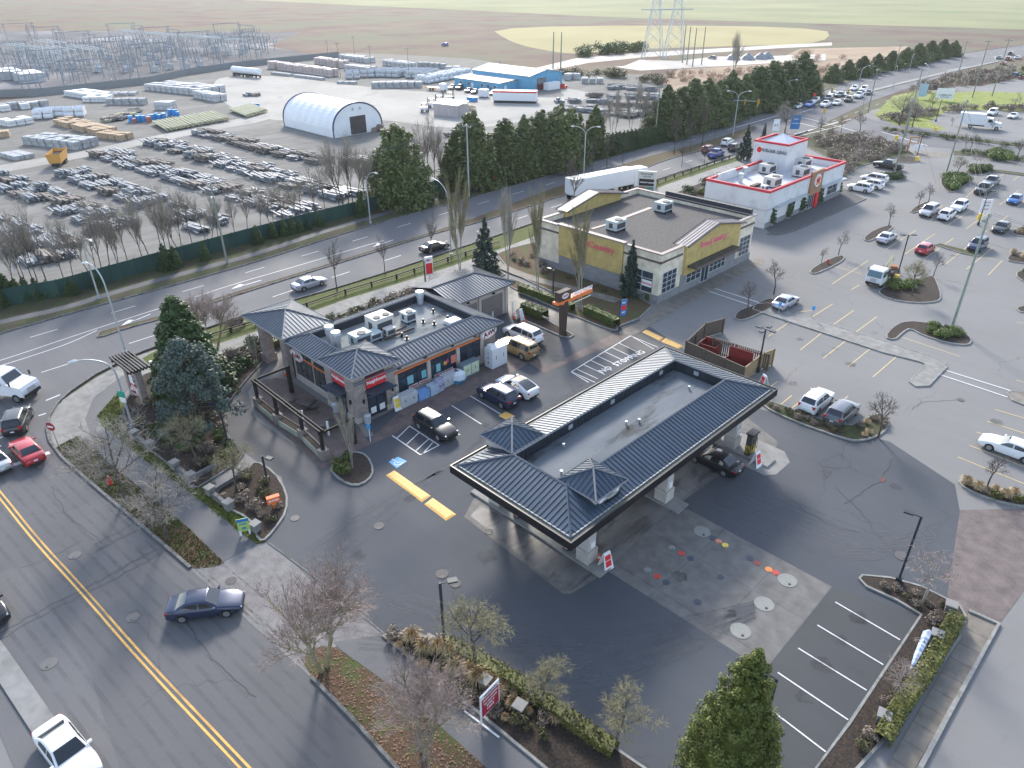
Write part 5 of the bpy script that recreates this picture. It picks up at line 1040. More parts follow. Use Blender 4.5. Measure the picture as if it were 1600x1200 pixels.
UPY, DNY, UPX, DNX = 90, 270, 180, 0       # +y is up-right in the photo, +x is down-right
car('sedan', 'slate', (321, 942), ((268, 952), (376, 938)), 'dark blue sedan turning from the street into the station driveway')
car('sedan', 'red', (41, 702), ((58, 722), (24, 684)), 'red sedan waiting at the stop line of the side street')
car('suv', 'black', (27, 655), ((20, 672), (33, 640)), 'black suv with reflecting rear window turning onto the main road')
car('sedan', 'lgrey', (-12, 716), ((6, 735), (-30, 698)), 'grey car cut by the left edge beside the red sedan')
car('sedan', 'white', (104, 1172), ((84, 1144), (126, 1197)), 'white car at the bottom edge left of the yellow line')
car('suv', 'black', (-28, 945), ((-42, 930), (-14, 962)), 'black car just outside the left edge of the side street')
car('sedan', 'silver', (483, 441), ((458, 452), (508, 436)), 'silver sedan driving alone past the convenience store')
car('sedan', 'black', (679, 384), ((664, 388), (694, 380)), 'black sedan driving alone ahead of the silver one')
car('van', 'white', (817, 521), UPX, 'white minivan parked beside the tan four wheel drive')
car('boxy', 'tan', (810, 543), UPX, 'tan four wheel drive with white roof rack at the store side')
car('fast', 'white', (808, 602), UPX, 'white fastback with dark glass roof parked beside the dark blue suv')
car('suv', 'navy', (778, 616), UPX, 'dark blue suv with shiny roof rails parked nose in at the store')
car('suv', 'black', (680, 664), DNX, 'black suv backed in beside the hatched bay at the store')
car('sedan', 'black', (1117, 717), UPX, 'black sedan refuelling half under the pump canopy')
car('suv', 'white', (1276, 625), UPY, 'white suv parked beside the grey suv behind the landscaped strip')
car('suv', 'grey', (1316, 643), UPY, 'grey suv with roof rails parked beside the white one')
car('sedan', 'silver', (1228, 470), UPY, 'silver sedan beside the blue accessible parking post')
car('sedan', 'silver', (1386, 370), UPY, 'pale silver sedan parked at the tip of the narrow island')
car('hatch', 'red', (1446, 387), UPY, 'small red hatchback parked nose up to the long thin median')
car('suv', 'navy', (1528, 382), DNY, 'dark blue suv parked near the tall green pole')
car('sedan', 'black', (1565, 354), DNY, 'black sedan parked beside the tufted grass bed')
car('suv', 'white', (1344, 293), UPX, 'front white suv of the three beside the restaurant')
car('suv', 'white', (1361, 288), UPX, 'middle white suv of the three beside the restaurant')
car('van', 'white', (1366, 279), UPX, 'rear white van of the three beside the restaurant')
car('pickup', 'black', (1388, 258), UPX, 'black pickup in the shade by the tall utility pole')
car('pickup', 'black', (1537, 295), DNY, 'black pickup parked directly in front of another dark pickup')
car('pickup', 'grey', (1549, 284), DNY, 'dark grey pickup parked behind the black pickup')
car('hatch', 'blue', (1586, 311), DNY, 'bright blue hatchback in the upper right stalls')
car('van', 'lgrey', (1452, 329), DNY, 'pale grey minivan at the end of the row of three')
car('suv', 'white', (1480, 335), UPY, 'white suv in the middle of the row of three')
car('suv', 'white', (1499, 322), DNY, 'white suv nose to nose with the middle suv')
car('sedan', 'white', (1580, 698), UPX, 'white sedan at the right edge over the yellow stall lines')
for i, (k, c_, px, l) in enumerate((('suv', 'dred', (1107, 233), 'dark red suv at the back of the waiting queue'), ('pickup', 'dblue', (1119, 240), 'deep blue pickup in the near queue'), ('suv', 'white', (1137, 222), 'white suv in the near queue before the signals'), ('suv', 'black', (1148, 230), 'black suv half hidden by the small spruce'), ('suv', 'white', (1290, 110), 'x'))[:4]):
    car(k, c_, px, ((1100, 243), (1150, 221)), l)
Q = ((1340, 128), (1245, 167))
for k, c_, px, l in (('sedan', 'white', (1247, 165), 'white sedan first in the lane nearest the cedars'), ('pickup', 'blue', (1266, 163), 'bright blue pickup at the stop line'), ('pickup', 'white', (1290, 163), 'white pickup at the stop line beside the blue one'), ('sedan', 'white', (1308, 160), 'white sedan right behind the white pickup'),
                     ('suv', 'lgrey', (1274, 157), 'pale suv behind the blue pickup'), ('suv', 'navy', (1295, 153), 'dark suv in the middle of the queue'), ('sedan', 'white', (1301, 146), 'white car below the left yellow signal'), ('suv', 'grey', (1312, 148), 'grey suv in the middle lane of the queue'), ('suv', 'black', (1326, 155), 'black suv third in the near lane of the queue'),
                     ('sedan', 'lgrey', (1325, 147), 'pale sedan in the middle lane beside the black suv'), ('pickup', 'white', (1342, 149), 'white pickup in the near lane below the utility pole'), ('van', 'white', (1350, 139), 'white van near the back of the queue'), ('sedan', 'navy', (1357, 144), 'dark blue sedan last in the near lane'), ('suv', 'white', (1335, 138), 'white suv far back in the lane by the cedars')):
    car(k, c_, px, Q, l)
for k, c_, px, hd, l in (('suv', 'dred', (1576, 92), UPY, 'dark red suv far up the main road'), ('sedan', 'dred', (1568, 99), UPY, 'red sedan far up the main road'), ('suv', 'black', (1580, 84), UPY, 'black suv farthest up the main road'), ('sedan', 'grey', (1562, 90), UPY, 'grey car far up the main road'), ('sedan', 'silver', (1590, 90), UPY, 'silver car by the right edge of the main road'),
                         ('hatch', 'blue', (1588, 117), DNX, 'blue car parked in the top right lot'), ('sedan', 'dred', (1602, 122), DNX, 'red car parked in the top right lot'), ('van', 'white', (1551, 176), DNY, 'white van parked behind the box truck'), ('sedan', 'white', (1583, 181), DNY, 'white car parked right of the box truck'),
                         ('sedan', 'lgrey', (706, 136), 300, 'pale car parked at the far end of the blue workshop row'), ('suv', 'black', (718, 137), 300, 'black suv parked second in the blue workshop row'), ('sedan', 'grey', (732, 141), 300, 'grey car parked third in the blue workshop row'), ('sedan', 'black', (742, 143), 300, 'black car parked fourth in the blue workshop row'), ('sedan', 'silver', (760, 141), 300, 'silver car parked by the annex corner'), ('sedan', 'grey', (770, 145), 300, 'dark car parked nearest the office trailer'),
                         ('suv', 'dblue', (695, 70), UPX, 'blue machine far off on the brown brush'), ('hatch', 'grey', (1113, 90), UPX, 'grey car on the far dirt pad')):
    car(k, c_, px, hd, l, z=.6)
def wheels(o, xs, W, Rr=.5, wd=.3, dual=False):
    for x in xs:
        for sg_ in (1, -1):
            b = MB(); b.tube([(0, -wd/2, 0), (0, wd/2, 0)], Rr, 16); w_ = b.build('wheel', M_tyre, o); w_.location = (x, sg_*(W/2-wd/2), Rr)
            b = MB(); b.tube([(0, sg_*wd*.48, 0), (0, sg_*(wd*.5+.02), 0)], Rr*.55, 12); b.build('rim', M_rim, w_)
M_wtruck = M('white_truck_paint', (.72, .73, .75), rough=.4, coat=.3)
def cabmesh(b, x0, x1, W, z0, z1, hood=0, hz=1.7):
    """bonneted or flat cab: profile extruded across the width with narrowed roof"""
    if hood: pr = [(x0, z0), (x1, z0), (x1+.03, hz-.35), (x1-.15, hz), (x1-hood, hz+.25), (x1-hood-.5, z1-.1), (x0+.1, z1), (x0, z1-.1)]
    else: pr = [(x0, z0), (x1, z0), (x1+.05, z0+.9), (x1-.25, z1-.15), (x1-.6, z1), (x0+.1, z1), (x0, z1-.1)]
    L_ = [(x, W/2*(1 if z < hz+.3 else .9), z) for x, z in pr]; n = len(pr)
    b.quad(*L_[::-1]); b.quad(*[(x, -y, z) for x, y, z in L_])
    for i in range(n): j = (i+1) % n; a, c = L_[i], L_[j]; b.quad(a, c, (c[0], -c[1], c[2]), (a[0], -a[1], a[2]))
    return pr
def truck_lights(o, xn, W, z):
    for sg_ in (1, -1):
        b = MB(); b.box(xn, sg_*W*.38, z, .08, .3, .18); b.build('headlight', M_head, o)
        b = MB(); b.box(xn-1.0, sg_*(W/2+.2), z+1.0, .1, .12, .5); b.build('mirror', M_trimb, o)
    b = MB(); b.box(xn+.03, 0, z-.35, .12, W*.9, .26); b.build('bumper', M_trimb, o); b = MB(); b.box(xn+.02, 0, z, .06, W*.4, .5); b.build('grille', M_galv, o)
def at_px(px, z=0): v = G(px[0], px[1], z); return v.x, v.y
# day cab truck at the left edge
def highway_truck(label, px, hd, box=None, L=0):
    o = empty('truck', (*at_px(px, 1.5), .02), hd, label, 'truck')
    b = MB(); pr = cabmesh(b, .2, 3.9, 2.3, .75, 2.9, 1.6, 1.75); b.build('cab', M_wtruck, o)
    b = MB()
    for sg_ in (1, -1): b.quad(*[(x, sg_*1.165, z) for x, z in ((.75, 1.85), (1.75, 1.85), (1.6, 2.55), (.75, 2.6))][::sg_])
    b.quad((2.33, -.95, 2.05), (2.33, .95, 2.05), (1.9, .85, 2.75), (1.9, -.85, 2.75)); b.build('window', M_carglass, o)
    for k in range(len(b.v)): pass
    b = MB(); b.b2(-3.6, 3.6, -.45, .45, .6, .85); b.build('chassis', M_trimb, o)
    truck_lights(o, 3.95, 2.2, 1.0); wheels(o, (3.0, -2.2, -3.3) if not box else (3.0, -2.9), 2.3)
    if box: b = MB(); b.b2(-5.9 if L else -4, 0, -1.25, 1.25, 1.05, 3.7); bx = b.build('cargo_box', M_wtruck, o); 
    if not box: b = MB(); b.b2(-3.6, -.2, -1.15, 1.15, .9, 2.0); b.b2(-3.6, .05, -1.15, 1.15, 1.9, 2.05); b.build('service_body', M_wtruck, o)
    return o
a_, c_ = G(-20, 597), G(44, 604)
highway_truck('white bonneted truck entering from the left edge of the main road', (-6, 597), math.atan2(c_.y-a_.y, c_.x-a_.x))
a_, c_ = G(1490, 205), G(1570, 212); o = highway_truck('long white box truck parked in the far right lot', (1538, 192), math.atan2(c_.y-a_.y, c_.x-a_.x), True, 1)
# articulated truck on the main road
a_, c_ = G(890, 302), G(1025, 275)
hd = math.atan2(c_.y-a_.y, c_.x-a_.x); px_ = (938, 286)
v = G(*px_, 2.2); o = empty('semi_trailer', (v.x, v.y, .02), hd, 'long white semi trailer behind the shop gable on the main road', 'trailer')
b = MB(); b.b2(-7.4, 7.4, -1.28, 1.28, 1.15, 4.05); b.build('cargo_box', M_wtruck, o); b = MB(); b.b2(-7.2, 7.2, -.5, .5, .9, 1.14); b.b2(-3.5, 2.5, -1.2, 1.2, .5, 1.0); b.build('chassis', M_trimb, o); wheels(o, (-5.2, -6.5), 2.4)
for sg_ in (1, -1): b = MB(); b.box(-7.42, sg_*1.0, 1.2, .05, .3, .15); b.build('taillight', M_tail, o)
dv = Vector((math.cos(hd), math.sin(hd))); o = empty('semi_tractor', (v.x+dv.x*9.3, v.y+dv.y*9.3, .02), hd, 'white aerodynamic tractor unit pulling the semi trailer', 'truck')
b = MB(); cabmesh(b, -1.7, 3.6, 2.4, .6, 3.9, 1.5, 1.8); b.build('cab', M_wtruck, o); b = MB()
for sg_ in (1, -1): b.quad(*[(x, sg_*1.22, z) for x, z in ((.6, 2.0), (1.5, 2.0), (1.3, 2.75), (.6, 2.8))][::sg_])
b.quad((2.03, -.95, 2.2), (2.03, .95, 2.2), (1.66, .85, 3.1), (1.66, -.85, 3.1)); b.build('window', M_carglass, o)
b = MB(); b.b2(-4, -1.7, -.45, .45, .6, .95); b.build('chassis', M_trimb, o); truck_lights(o, 3.65, 2.3, 1.0); wheels(o, (2.6, -2.3, -3.4), 2.4)
# cab-over tow truck in the lot
v = G(1371, 432, 1.2); o = empty('tow_truck', (v.x, v.y+1.6, .02), R(270), 'white cab over tow truck with yellow boom beside the triangular bed', 'truck')
b = MB(); cabmesh(b, .9, 2.9, 2.1, .55, 2.45, 0, 1.5); b.build('cab', M_wtruck, o); b = MB(); b.quad((2.975, -.92, 1.45), (2.975, .92, 1.45), (2.72, .88, 2.25), (2.72, -.88, 2.25))
for sg_ in (1, -1): b.quad(*[(x, sg_*1.06, z) for x, z in ((1.5, 1.45), (2.6, 1.45), (2.4, 2.15), (1.5, 2.15))][::sg_])
b.build('window', M('blue_glass', (.03, .1, .14), rough=.05, spec=.9), o)
b = MB(); b.b2(-3.2, .8, -.45, .45, .55, .85); b.b2(-3.2, -.6, -1.0, 1.0, .85, 1.25); b.build('chassis', M_trimb, o)
b = MB(); b.tube([(-.6, -.3, 1.2), (-2.8, 0, 3.0)], .12, 6); b.tube([(-.6, .3, 1.2), (-2.8, 0, 3.0)], .12, 6); b.tube([(-2.8, 0, 3.0), (-3.4, 0, 2.0)], .08, 6); b.tube([(-1.2, .7, 1.2), (-1.6, .1, 2.1)], .08, 6); b.build('boom', M('cream_boom', (.6, .55, .35), rough=.5), o)
b = MB(); b.b2(-.3, .5, -.95, .95, .9, 2.0); b.build('tool_locker', M_trimb, o); b = MB(); b.box(-2.9, .4, .9, .8, .9, .7, .4); b.build('tow_cradle', M('rusty_paint', (.35, .13, .05), rough=.7), o)
truck_lights(o, 2.95, 2.0, .8); wheels(o, (2.0, -1.8), 2.0, .42, .28)

# ================= LAMPS, POLES, SIGNS =================
M_pole = M('galvanised_pole', (.4, .43, .45), rough=.5, metal=.3); M_bpole = M('black_pole', (.025, .035, .045), rough=.5); M_woodp = M('weathered_pole', (.2, .21, .17), (.27, .28, .23), 1.2, .9, stretch=(4, 4, .5)); M_lamp = M('lamp_housing', (.62, .64, .65), rough=.4)
def davit(base, top, head, label, H=None, r=.11):
    """street lamp: straight tapered pole, curved arm, cobra head; base/top/head are pixels"""
    p = G(*base); h = H or hgt(base, top[1]); hh = h+.6; q = G(*head, hh); o = empty('street_lamp', p, 0, label, 'street lamp')
    d = Vector((q.x-p.x, q.y-p.y, 0)); L_ = min(3.2, max(1.4, d.length)); d = d.normalized() if d.length > .1 else Vector((1, 0, 0))
    b = MB(); b.tube([(0, 0, 0), (0, 0, .4)], [.2, .19], 8); b.tube([(0, 0, .3), (0, 0, h*.8)], [r, r*.75], 8)
    b.build('pole', M_pole, o); b = MB()
    pts = [(d.x*L_*(1-math.cos(t))*1.0, d.y*L_*(1-math.cos(t)), h*.8+(h*.2+.5)*math.sin(t)) for t in [math.pi/2*i/8 for i in range(9)]]
    b.tube([(0, 0, h*.8-.05)]+pts[1:], [r*.75]*5+[r*.5]*4, 6); b.build('arm', M_pole, o)
    e = pts[-1]; b = MB(); b.tube([(e[0]-d.x*.1, e[1]-d.y*.1, e[2]), (e[0]+d.x*.25, e[1]+d.y*.25, e[2]), (e[0]+d.x*.7, e[1]+d.y*.7, e[2]-.03)], [.06, .17, .1], 8); b.build('lamp_head', M_lamp, o); return o
davit((155, 466), (131, 372), (140, 374), 'street lamp on the far verge beside the green fence at left', r=.12)
davit((197, 553), (165, 440), (145, 411), 'tall street lamp rising behind the pergola sign', H=10)
davit((208, 668), (178, 562), (120, 562), 'street lamp with green street name plate beside the corner bed')
davit((579, 349), (571, 272), (585, 269), 'street lamp on the far verge near the big lone cedar')
davit((705, 400), (698, 292), (679, 279), 'street lamp on the near verge behind the store garage')
davit((1221, 167), (1230, 128), (1245, 124), 'street lamp at the stop line by the cedar hedge')
davit((1341, 135), (1346, 106), (1362, 102), 'street lamp behind the waiting queue')
davit((1395, 138), (1395, 122), (1380, 119), 'short street lamp on the far side of the median', H=7)
davit((1441, 148), (1450, 104), (1436, 96), 'tall street lamp beside the white real estate board')
davit((1420, 112), (1424, 88), (1437, 80), 'street lamp in front of the far evergreens')
davit((1550, 110), (1556, 92), (1552, 86), 'street lamp far up the road near the red cars')
def double(base, top, label):
    p = G(*base); h = hgt(base, top[1]); o = empty('street_lamp', p, 0, label, 'street lamp'); b = MB(); b.tube([(0, 0, 0), (0, 0, h*.85)], [.13, .09], 8); b.build('pole', M_pole, o)
    for s_ in (1, -1):
        u = Vector((.80, .60, 0))*s_; pts = [(u.x*2.2*(1-math.cos(t)), u.y*2.2*(1-math.cos(t)), h*.85+1.7*math.sin(t)) for t in [math.pi/2*i/7 for i in range(8)]]; b = MB(); b.tube(pts, .06, 6); b.build('arm', M_pole, o)
        e = pts[-1]; b = MB(); b.tube([(e[0], e[1], e[2]), (e[0]+u.x*.3, e[1]+u.y*.3, e[2]), (e[0]+u.x*.75, e[1]+u.y*.75, e[2]-.03)], [.06, .16, .1], 8); b.build('lamp_head', M_lamp, o)
double((912, 275), (913, 200), 'two armed street lamp in the median above the semi trailer'); double((1145, 213), (1154, 143), 'two armed street lamp in the median by the traffic signals')
def lot_lamp(base, h, dirs, label, loc=None):
    p = loc or G(*base); o = empty('parking_lot_lamp', p, 0, label, 'lamp post'); b = MB(); b.box(0, 0, 0, .35, .35, .5); b.box(0, 0, .5, .13, .13, h-.5); b.build('pole', M_bpole, o)
    for a in dirs:
        u = Vector((math.cos(R(a)), math.sin(R(a)), 0)); b = MB(); b.tube([(0, 0, h-.08), (u.x*.5, u.y*.5, h-.02)], .035, 5); b.build('arm', M_bpole, o)
        b = MB(); b.box(u.x*.75, u.y*.75, h-.06, .6, .38, .12, R(a)); b.build('lamp_head', M_bpole, o)
lot_lamp((1403, 910), 5.9, (190,), 'black lamp post at the rounded tip of the right planting bed')
lot_lamp((695, 1012), 5.6, (60,), 'black lamp post in the front planting bed')
lot_lamp((1184, 1172), 5.9, (190,), 'black lamp post mostly hidden by the foreground conifer')
lot_lamp((1184, 581), 5.0, (0, 90, 180, 270), 'dark four headed lamp post at the refuse enclosure')
lot_lamp((1403, 428), 5.6, (45, 225), 'dark T shaped lamp post behind the tow truck')
lot_lamp((1343+185, 352), 5.6, (45, 225), 'dark lamp post behind the lot advertising board')
lot_lamp((418, 752), 2.6, (20,), 'short black lamp at the edge of the orange sign bed'); lot_lamp((356, 692), 3.9, (200,), 'black lamp post beside the drive lane under the blue pine')
lot_lamp((864, 470), 4.2, (180,), 'thin black lamp post in the drive through hedge'); lot_lamp((665, 447), 3.6, (90,), 'thin black post behind the store roof'); lot_lamp((1462, 190), 5.5, (90,), 'dark lamp post on the lawn corner left of the box truck')
lot_lamp((1431, 250), 5.2, (0, 180), 'dark lamp post beside the timber gate frame')
TOPS = {}
def upole(key, base, top, label, tr=0, m=None, arm=True, r=.17, H=None, ad=None):
    p = G(*base); h = H or min(17, hgt(base, top[1])); o = empty('utility_pole', p, 0, label, 'utility pole'); b = MB(); b.tube([(0, 0, 0), (0, 0, h)], [r, r*.62], 8); b.build('pole', m or M_woodp, o); TOPS[key] = (p.x, p.y, h)
    u = Vector(ad or (1, 0, 0)).normalized()
    if arm:
        b = MB(); b.box(0, 0, h-.55, 2.4, .12, .14, math.atan2(u.y, u.x)); b.build('crossarm', M_woodp, o); b = MB()
        for s_ in (-1.1, -.4, .4, 1.1): b.cyl(u.x*s_, u.y*s_, h-.41, h-.18, .06, n=6)
        b.build('insulators', M_galv, o)
    for k in range(tr): b = MB(); s_ = (k*2-1)*.45; b.cyl(s_, .1, h-2.8, h-1.9, .26, n=10); b.build('transformer', M_galv, o)
    return o
upole('a0', (0-160, 520), (-160, 400), 'utility pole beyond the left edge', H=11.5) if 0 else None
upole('a1', (355, 411), (332, 288), 'pale green utility pole at the fence on the left', 1, H=11.5)
upole('a2', (733, 307), (732, 193), 'grey utility pole with crossarm between the cedars', 0, H=13, m=M_pole)
upole('a3', (1023, 223), (1033, 133), 'grey utility pole carrying two transformers', 2)
upole('a4', (1237, 155), (1246, 97), 'utility pole beside the stop line cedars', 1); upole('a5', (1397, 113), (1403, 70), 'utility pole among the far evergreens')
GP = M('green_pole', (.2, .25, .21), (.26, .31, .26), .8, .8)
upole('b1', (1487, 512), (1545, 334), 'tall green pole standing in the curved bed', 0, GP, ad=(0, 1, 0)); upole('b2', (1477, 276), (1510, 156), 'tall pole behind the evergreen hedge bed', ad=(0, 1, 0)); upole('b3', (1397, 272), (1424, 154), 'tall pole by the black pickup', ad=(0, 1, 0))
upole('b4', (1414, 214), (1432, 107), 'slim tall pole behind the bare maple', ad=(0, 1, 0)); upole('b5', (1356, 176), (1369, 107), 'dark utility pole at the intersection corner', 0, ad=(0, 1, 0))
upole('c1', (1486, 155), (1509, 62), 'leftmost of the three poles on the bright lawn', r=.2); upole('c2', (1519, 153), (1541, 58), 'middle one of the three poles on the bright lawn', r=.2); upole('c3', (1550, 150), (1574, 56), 'rightmost of the three poles on the bright lawn', r=.2)
for i, (bp, tp, l) in enumerate((((532, 120), (525, 66), 'yard pole left of the wrapped roll stacks'), ((581, 117), (577, 70), 'yard pole behind the wrapped stacks'), ((640, 130), (635, 74), 'yard pole between the roll stacks'), ((782, 137), (780, 94), 'yard pole in front of the blue annex'), ((514, 96), (510, 64), 'yard pole on the edge of the brush'), ((554, 84), (551, 56), 'far yard pole on the brush'))): upole('d%d' % i, bp, tp, l, r=.14, ad=(1, 1, 0))
for i, (x, y) in enumerate(((864, 107), (876, 107))): upole('h%d' % i, (x, y), (x, y-45), ('left', 'right')[i]+' leg pole of the far twin pole frame', arm=False, r=.3, H=14)
for i, (x, y) in enumerate(((1066, 98), (1073, 101), (1082, 104), (1096, 101))): upole('k%d' % i, (x, y), (x+2, y-40), ('first', 'second', 'third', 'fourth')[i]+' of four bare poles by the far dirt pad, counted from the left', arm=False, r=.28, H=15)
def pylon(px, H, label):
    p = G(*px); o = empty('lattice_pylon', p, R(45), label, 'pylon'); b = MB(); w = 4.5
    def q(z, s_): k = w*(1-z/H*.82); return [(k*a, k*c, z) for a, c in ((-1, -1), (1, -1), (1, 1), (-1, 1))][s_ % 4]
    zs = [0, H*.2, H*.38, H*.54, H*.7, H*.85, H]
    for i in range(4):
        b.tube([q(z, i) for z in zs], .18, 4)
        for j in range(len(zs)-1): b.tube([q(zs[j], i), q(zs[j+1], i+1)], .09, 3); b.tube([q(zs[j], i+1), q(zs[j+1], i)], .09, 3)
    b.build('lattice', M_galv, o); b = MB(); b.tube([(-9, 0, H*.86), (9, 0, H*.86)], .2, 4); b.tube([(-7, 0, H*.68), (7, 0, H*.68)], .2, 4); b.build('crossarm', M_galv, o)
pylon((1019, 91), 30, 'left one of the two big lattice pylons'); pylon((1052, 90), 30, 'right one of the two big lattice pylons')
M_wire = M('wire', (.12, .125, .13), rough=.8)
def wire(A, B, offs, label, sag=.5, r=.013):
    b = MB()
    for k, (dx, dy, dz) in enumerate(offs):
        a = Vector(A)+Vector((dx, dy, dz)); c = Vector(B)+Vector((dx, dy, dz)); n = 10
        b.tube([tuple(a.lerp(c, i/n)-Vector((0, 0, sag*4*(i/n)*(1-i/n)))) for i in range(n+1)], r, 3, cap=False)
    b.build('power_line', M_wire, label=label, category='power line')
OX = [(-1.1, 0, -.2), (-.4, 0, -.2), (.4, 0, -.2), (1.1, 0, -.2), (0, 0, -3.2)]; OY = [(0, -1.1, -.2), (0, .4, -.2), (0, 1.1, -.2), (0, 0, -3)]
T = TOPS; off_l = (T['a1'][0]+1, T['a1'][1]-55, 11.5)
for a, c, l in ((off_l, T['a1'], 'wires running off the left edge over the fence'), (T['a1'], T['a2'], 'wires between the pale green pole and the grey cedar pole'), (T['a2'], T['a3'], 'wires between the cedar pole and the transformer pole'), (T['a3'], T['a4'], 'wires between the transformer pole and the stop line pole'), (T['a4'], T['a5'], 'wires running up the road past the queue')): wire(a, c, OX[1:4] if 'left' in l else OX, l, .9)
for a, c, l in ((T['b3'], T['b4'], 'wires from the black pickup pole to the slim pole'), (T['b5'], T['b4'], 'wires from the corner pole to the slim tall pole'), (T['b3'], T['b2'], 'wires crossing between the two tall lot poles'), (T['b2'], T['b1'], 'wires descending to the tall green pole'), (T['b1'], (T['b1'][0]+50, T['b1'][1]-6, 12), 'wires leaving the green pole towards the right edge'), (T['c1'], T['b2'], 'wires from the lawn pole to the hedge pole')): wire(a, c, OY, l, .8)
b = MB()
for key, (dx, dy) in (('b3', (9, -3)), ('b2', (9, -2)), ('b2', (4, 10))): t = T[key]; b.tube([(t[0], t[1], t[2]-1), (t[0]+dx, t[1]+dy, .2)], .018, 3); b.build('guy_wire', M_wire, label='pale guy wires staying the two tall poles in the lot', category='guy wire') if key == 'b2' and dx == 4 else None
# traffic signals
M_sigy = M('signal_yellow', (.7, .42, .03), rough=.5)
def sighead(par, x, y, z, an):
    b = MB(); b.box(0, 0, 0, .28, .36, 1.05); o = b.build('signal_head', M_sigy, par); o.location = (x, y, z); o.rotation_euler = (0, 0, an)
    b = MB(); b.box(.0, 0, -.12, .04, .62, 1.3); b.build('backboard', M_sigy, o); b = MB()
    for k in range(3): b.tube([(.13, 0, .18+k*.34), (.22, 0, .18+k*.34)], .13, 8)
    b.build('lens', M_blk, o)
def signal(base, h, arm_to, heads, label, an):
    p = G(*base); o = empty('traffic_signal', p, 0, label, 'traffic signal'); b = MB(); b.tube([(0, 0, 0), (0, 0, h)], [.14, .1], 8); b.build('pole', M_pole, o); q = G(*arm_to, h) if arm_to else None
    if q: b = MB(); b.tube([(0, 0, h-.2), (q.x-p.x, q.y-p.y, h-.1)], [.1, .06], 6); b.build('mast_arm', M_pole, o)
    for t in heads: sighead(o, (q.x-p.x)*t if q else .3, (q.y-p.y)*t if q else 0, h-1.0 if q else h-1.4, an)
signal((1142, 191), 5.9, (1185, 158), (.45, .98), 'signal mast in the median beside the two armed lamp', R(250))
signal((1181, 180), 4.6, None, (1,), 'short signal post in front of the cedars', R(250))
signal((1345, 181), 6.3, (1300, 138), (.5, .98), 'signal mast with two yellow heads above the waiting queue', R(250)); signal((1282, 197), 4.8, None, (1,), 'signal post standing on the crosswalk corner', R(80))
def post_sign(base, h, w, hh, mat, label, an, name='road_sign', round_=False, txt=None, tm=None, ts=.3, pm=None, face=None):
    p = G(*base); o = empty(name, p, an, label, 'sign'); b = MB(); b.cyl(0, 0, 0, h, .04, n=6); b.build('post', pm or M_pole, o); b = MB()
    if round_: b.tube([(.05, 0, h-.1), (.09, 0, h-.1)], w/2, 16)
    else: b.b2(.04, .09, -w/2, w/2, h-hh, h)
    s_ = b.build('sign_face', mat, o)
    if txt: t = text('lettering', txt, ts, tm or M_wsign, s_, .005, .008); orient(t, (.1, 0, h-hh/2), (0, 1, 0), (0, 0, 1))
    return o
CAMD = -math.pi/4
o = post_sign((92, 698), 2.3, .9, .9, M_redd, 'round red and white sign at the side street corner', R(-60), round_=True); b = MB(); b.b2(.1, .11, -.3, .3, 2.12, 2.28); b.build('white_bar', M_wsign, o)
post_sign((773, 292), 2.4, .8, .8, M_rsign, 'red diamond sign on the far verge', R(-40)); post_sign((1270, 163), 3.2, .9, .7, M_rsign, 'red warning sign by the far hedge', R(-40)); post_sign((205, 655), 4.6, .1, .1, M_pole, 'x', 0) if 0 else None
p = G(208, 668); o = [q for q in C.objects if q.name.startswith('street_lamp') and (q.location-p).length < .1][0]
for z_, m_, w_ in ((3.4, M('green_sign', (.02, .3, .22), rough=.5), .75), (2.85, M_wsign, .6)): b = MB(); b.b2(.12, .16, -w_/2, w_/2, z_, z_+.62 if z_ > 3 else z_+.45); s_ = b.build('plate', m_, o); s_.rotation_euler = (0, 0, R(-60))
for base, l in (((1216, 491), 'blue accessible parking sign nearest the silver sedan'), ((1268, 497), 'blue accessible parking sign further along the raised walk')): post_sign(base, 1.6, .35, .5, M('blue_sign_face', (.05, .3, .65), rough=.5), l, R(-60))
post_sign((579, 690), 1.9, .35, .5, M('blue_sign_face', (.05, .3, .65), rough=.5), 'blue accessible parking sign on a white post outside the store', R(-60), pm=M_wsign)
# hydrant
def hydrant(px, label):
    p = G(*px); o = empty('fire_hydrant', p, 0, label, 'hydrant'); b = MB(); b.cyl(0, 0, 0, .12, .2, n=10); b.cyl(0, 0, .1, .65, .14, n=10); b.cyl(0, 0, .65, .82, .15, .05, n=10); b.tube([(-.24, 0, .5), (.24, 0, .5)], .07, 6); b.tube([(0, 0, .45), (0, -.26, .45)], .08, 6); b.build('body', M_red, o); b = MB(); b.cyl(0, 0, .82, .9, .05, n=6); b.build('cap', M_wsign, o)
hydrant((173, 757), 'red fire hydrant on the grass beside the side street'); hydrant((1293, 413), 'red fire hydrant on the narrow island in the lot'); 
# pergola sign at the corner
p = G(212, 652); b0 = Vector(G2(196, 610)); 
o = empty('pergola_sign', (-69.7, 17.0, 0), R(2), 'red and white price sign between stone posts beneath a dark slatted pergola top', 'sign')
for s_ in (-1.35, 1.35): b = MB(); b.box(s_, 0, 0, .6, .6, 4.0); b.build('stone_post', M_stone, o)
b = MB(); b.b2(-.95, .95, -.18, .12, .7, 3.5); s_ = b.build('sign_board', M_wsign, o)
for z0, z1, x0, x1, m_ in ((3.0, 3.5, -.95, .95, M_rsign), (1.75, 2.95, .1, .9, M_blks), (1.55, 1.75, -.95, .95, M_rsign)): b = MB(); b.b2(x0, x1, -.2, -.18, z0, z1); b.build('sign_field', m_, s_)
for i_, (z_, t_) in enumerate(((2.65, '155.9'), (2.15, '169.9'))): t = text('price', t_, .42, M_wsign, s_, .005); orient(t, (.5, -.21, z_), (1, 0, 0), (0, 0, 1))
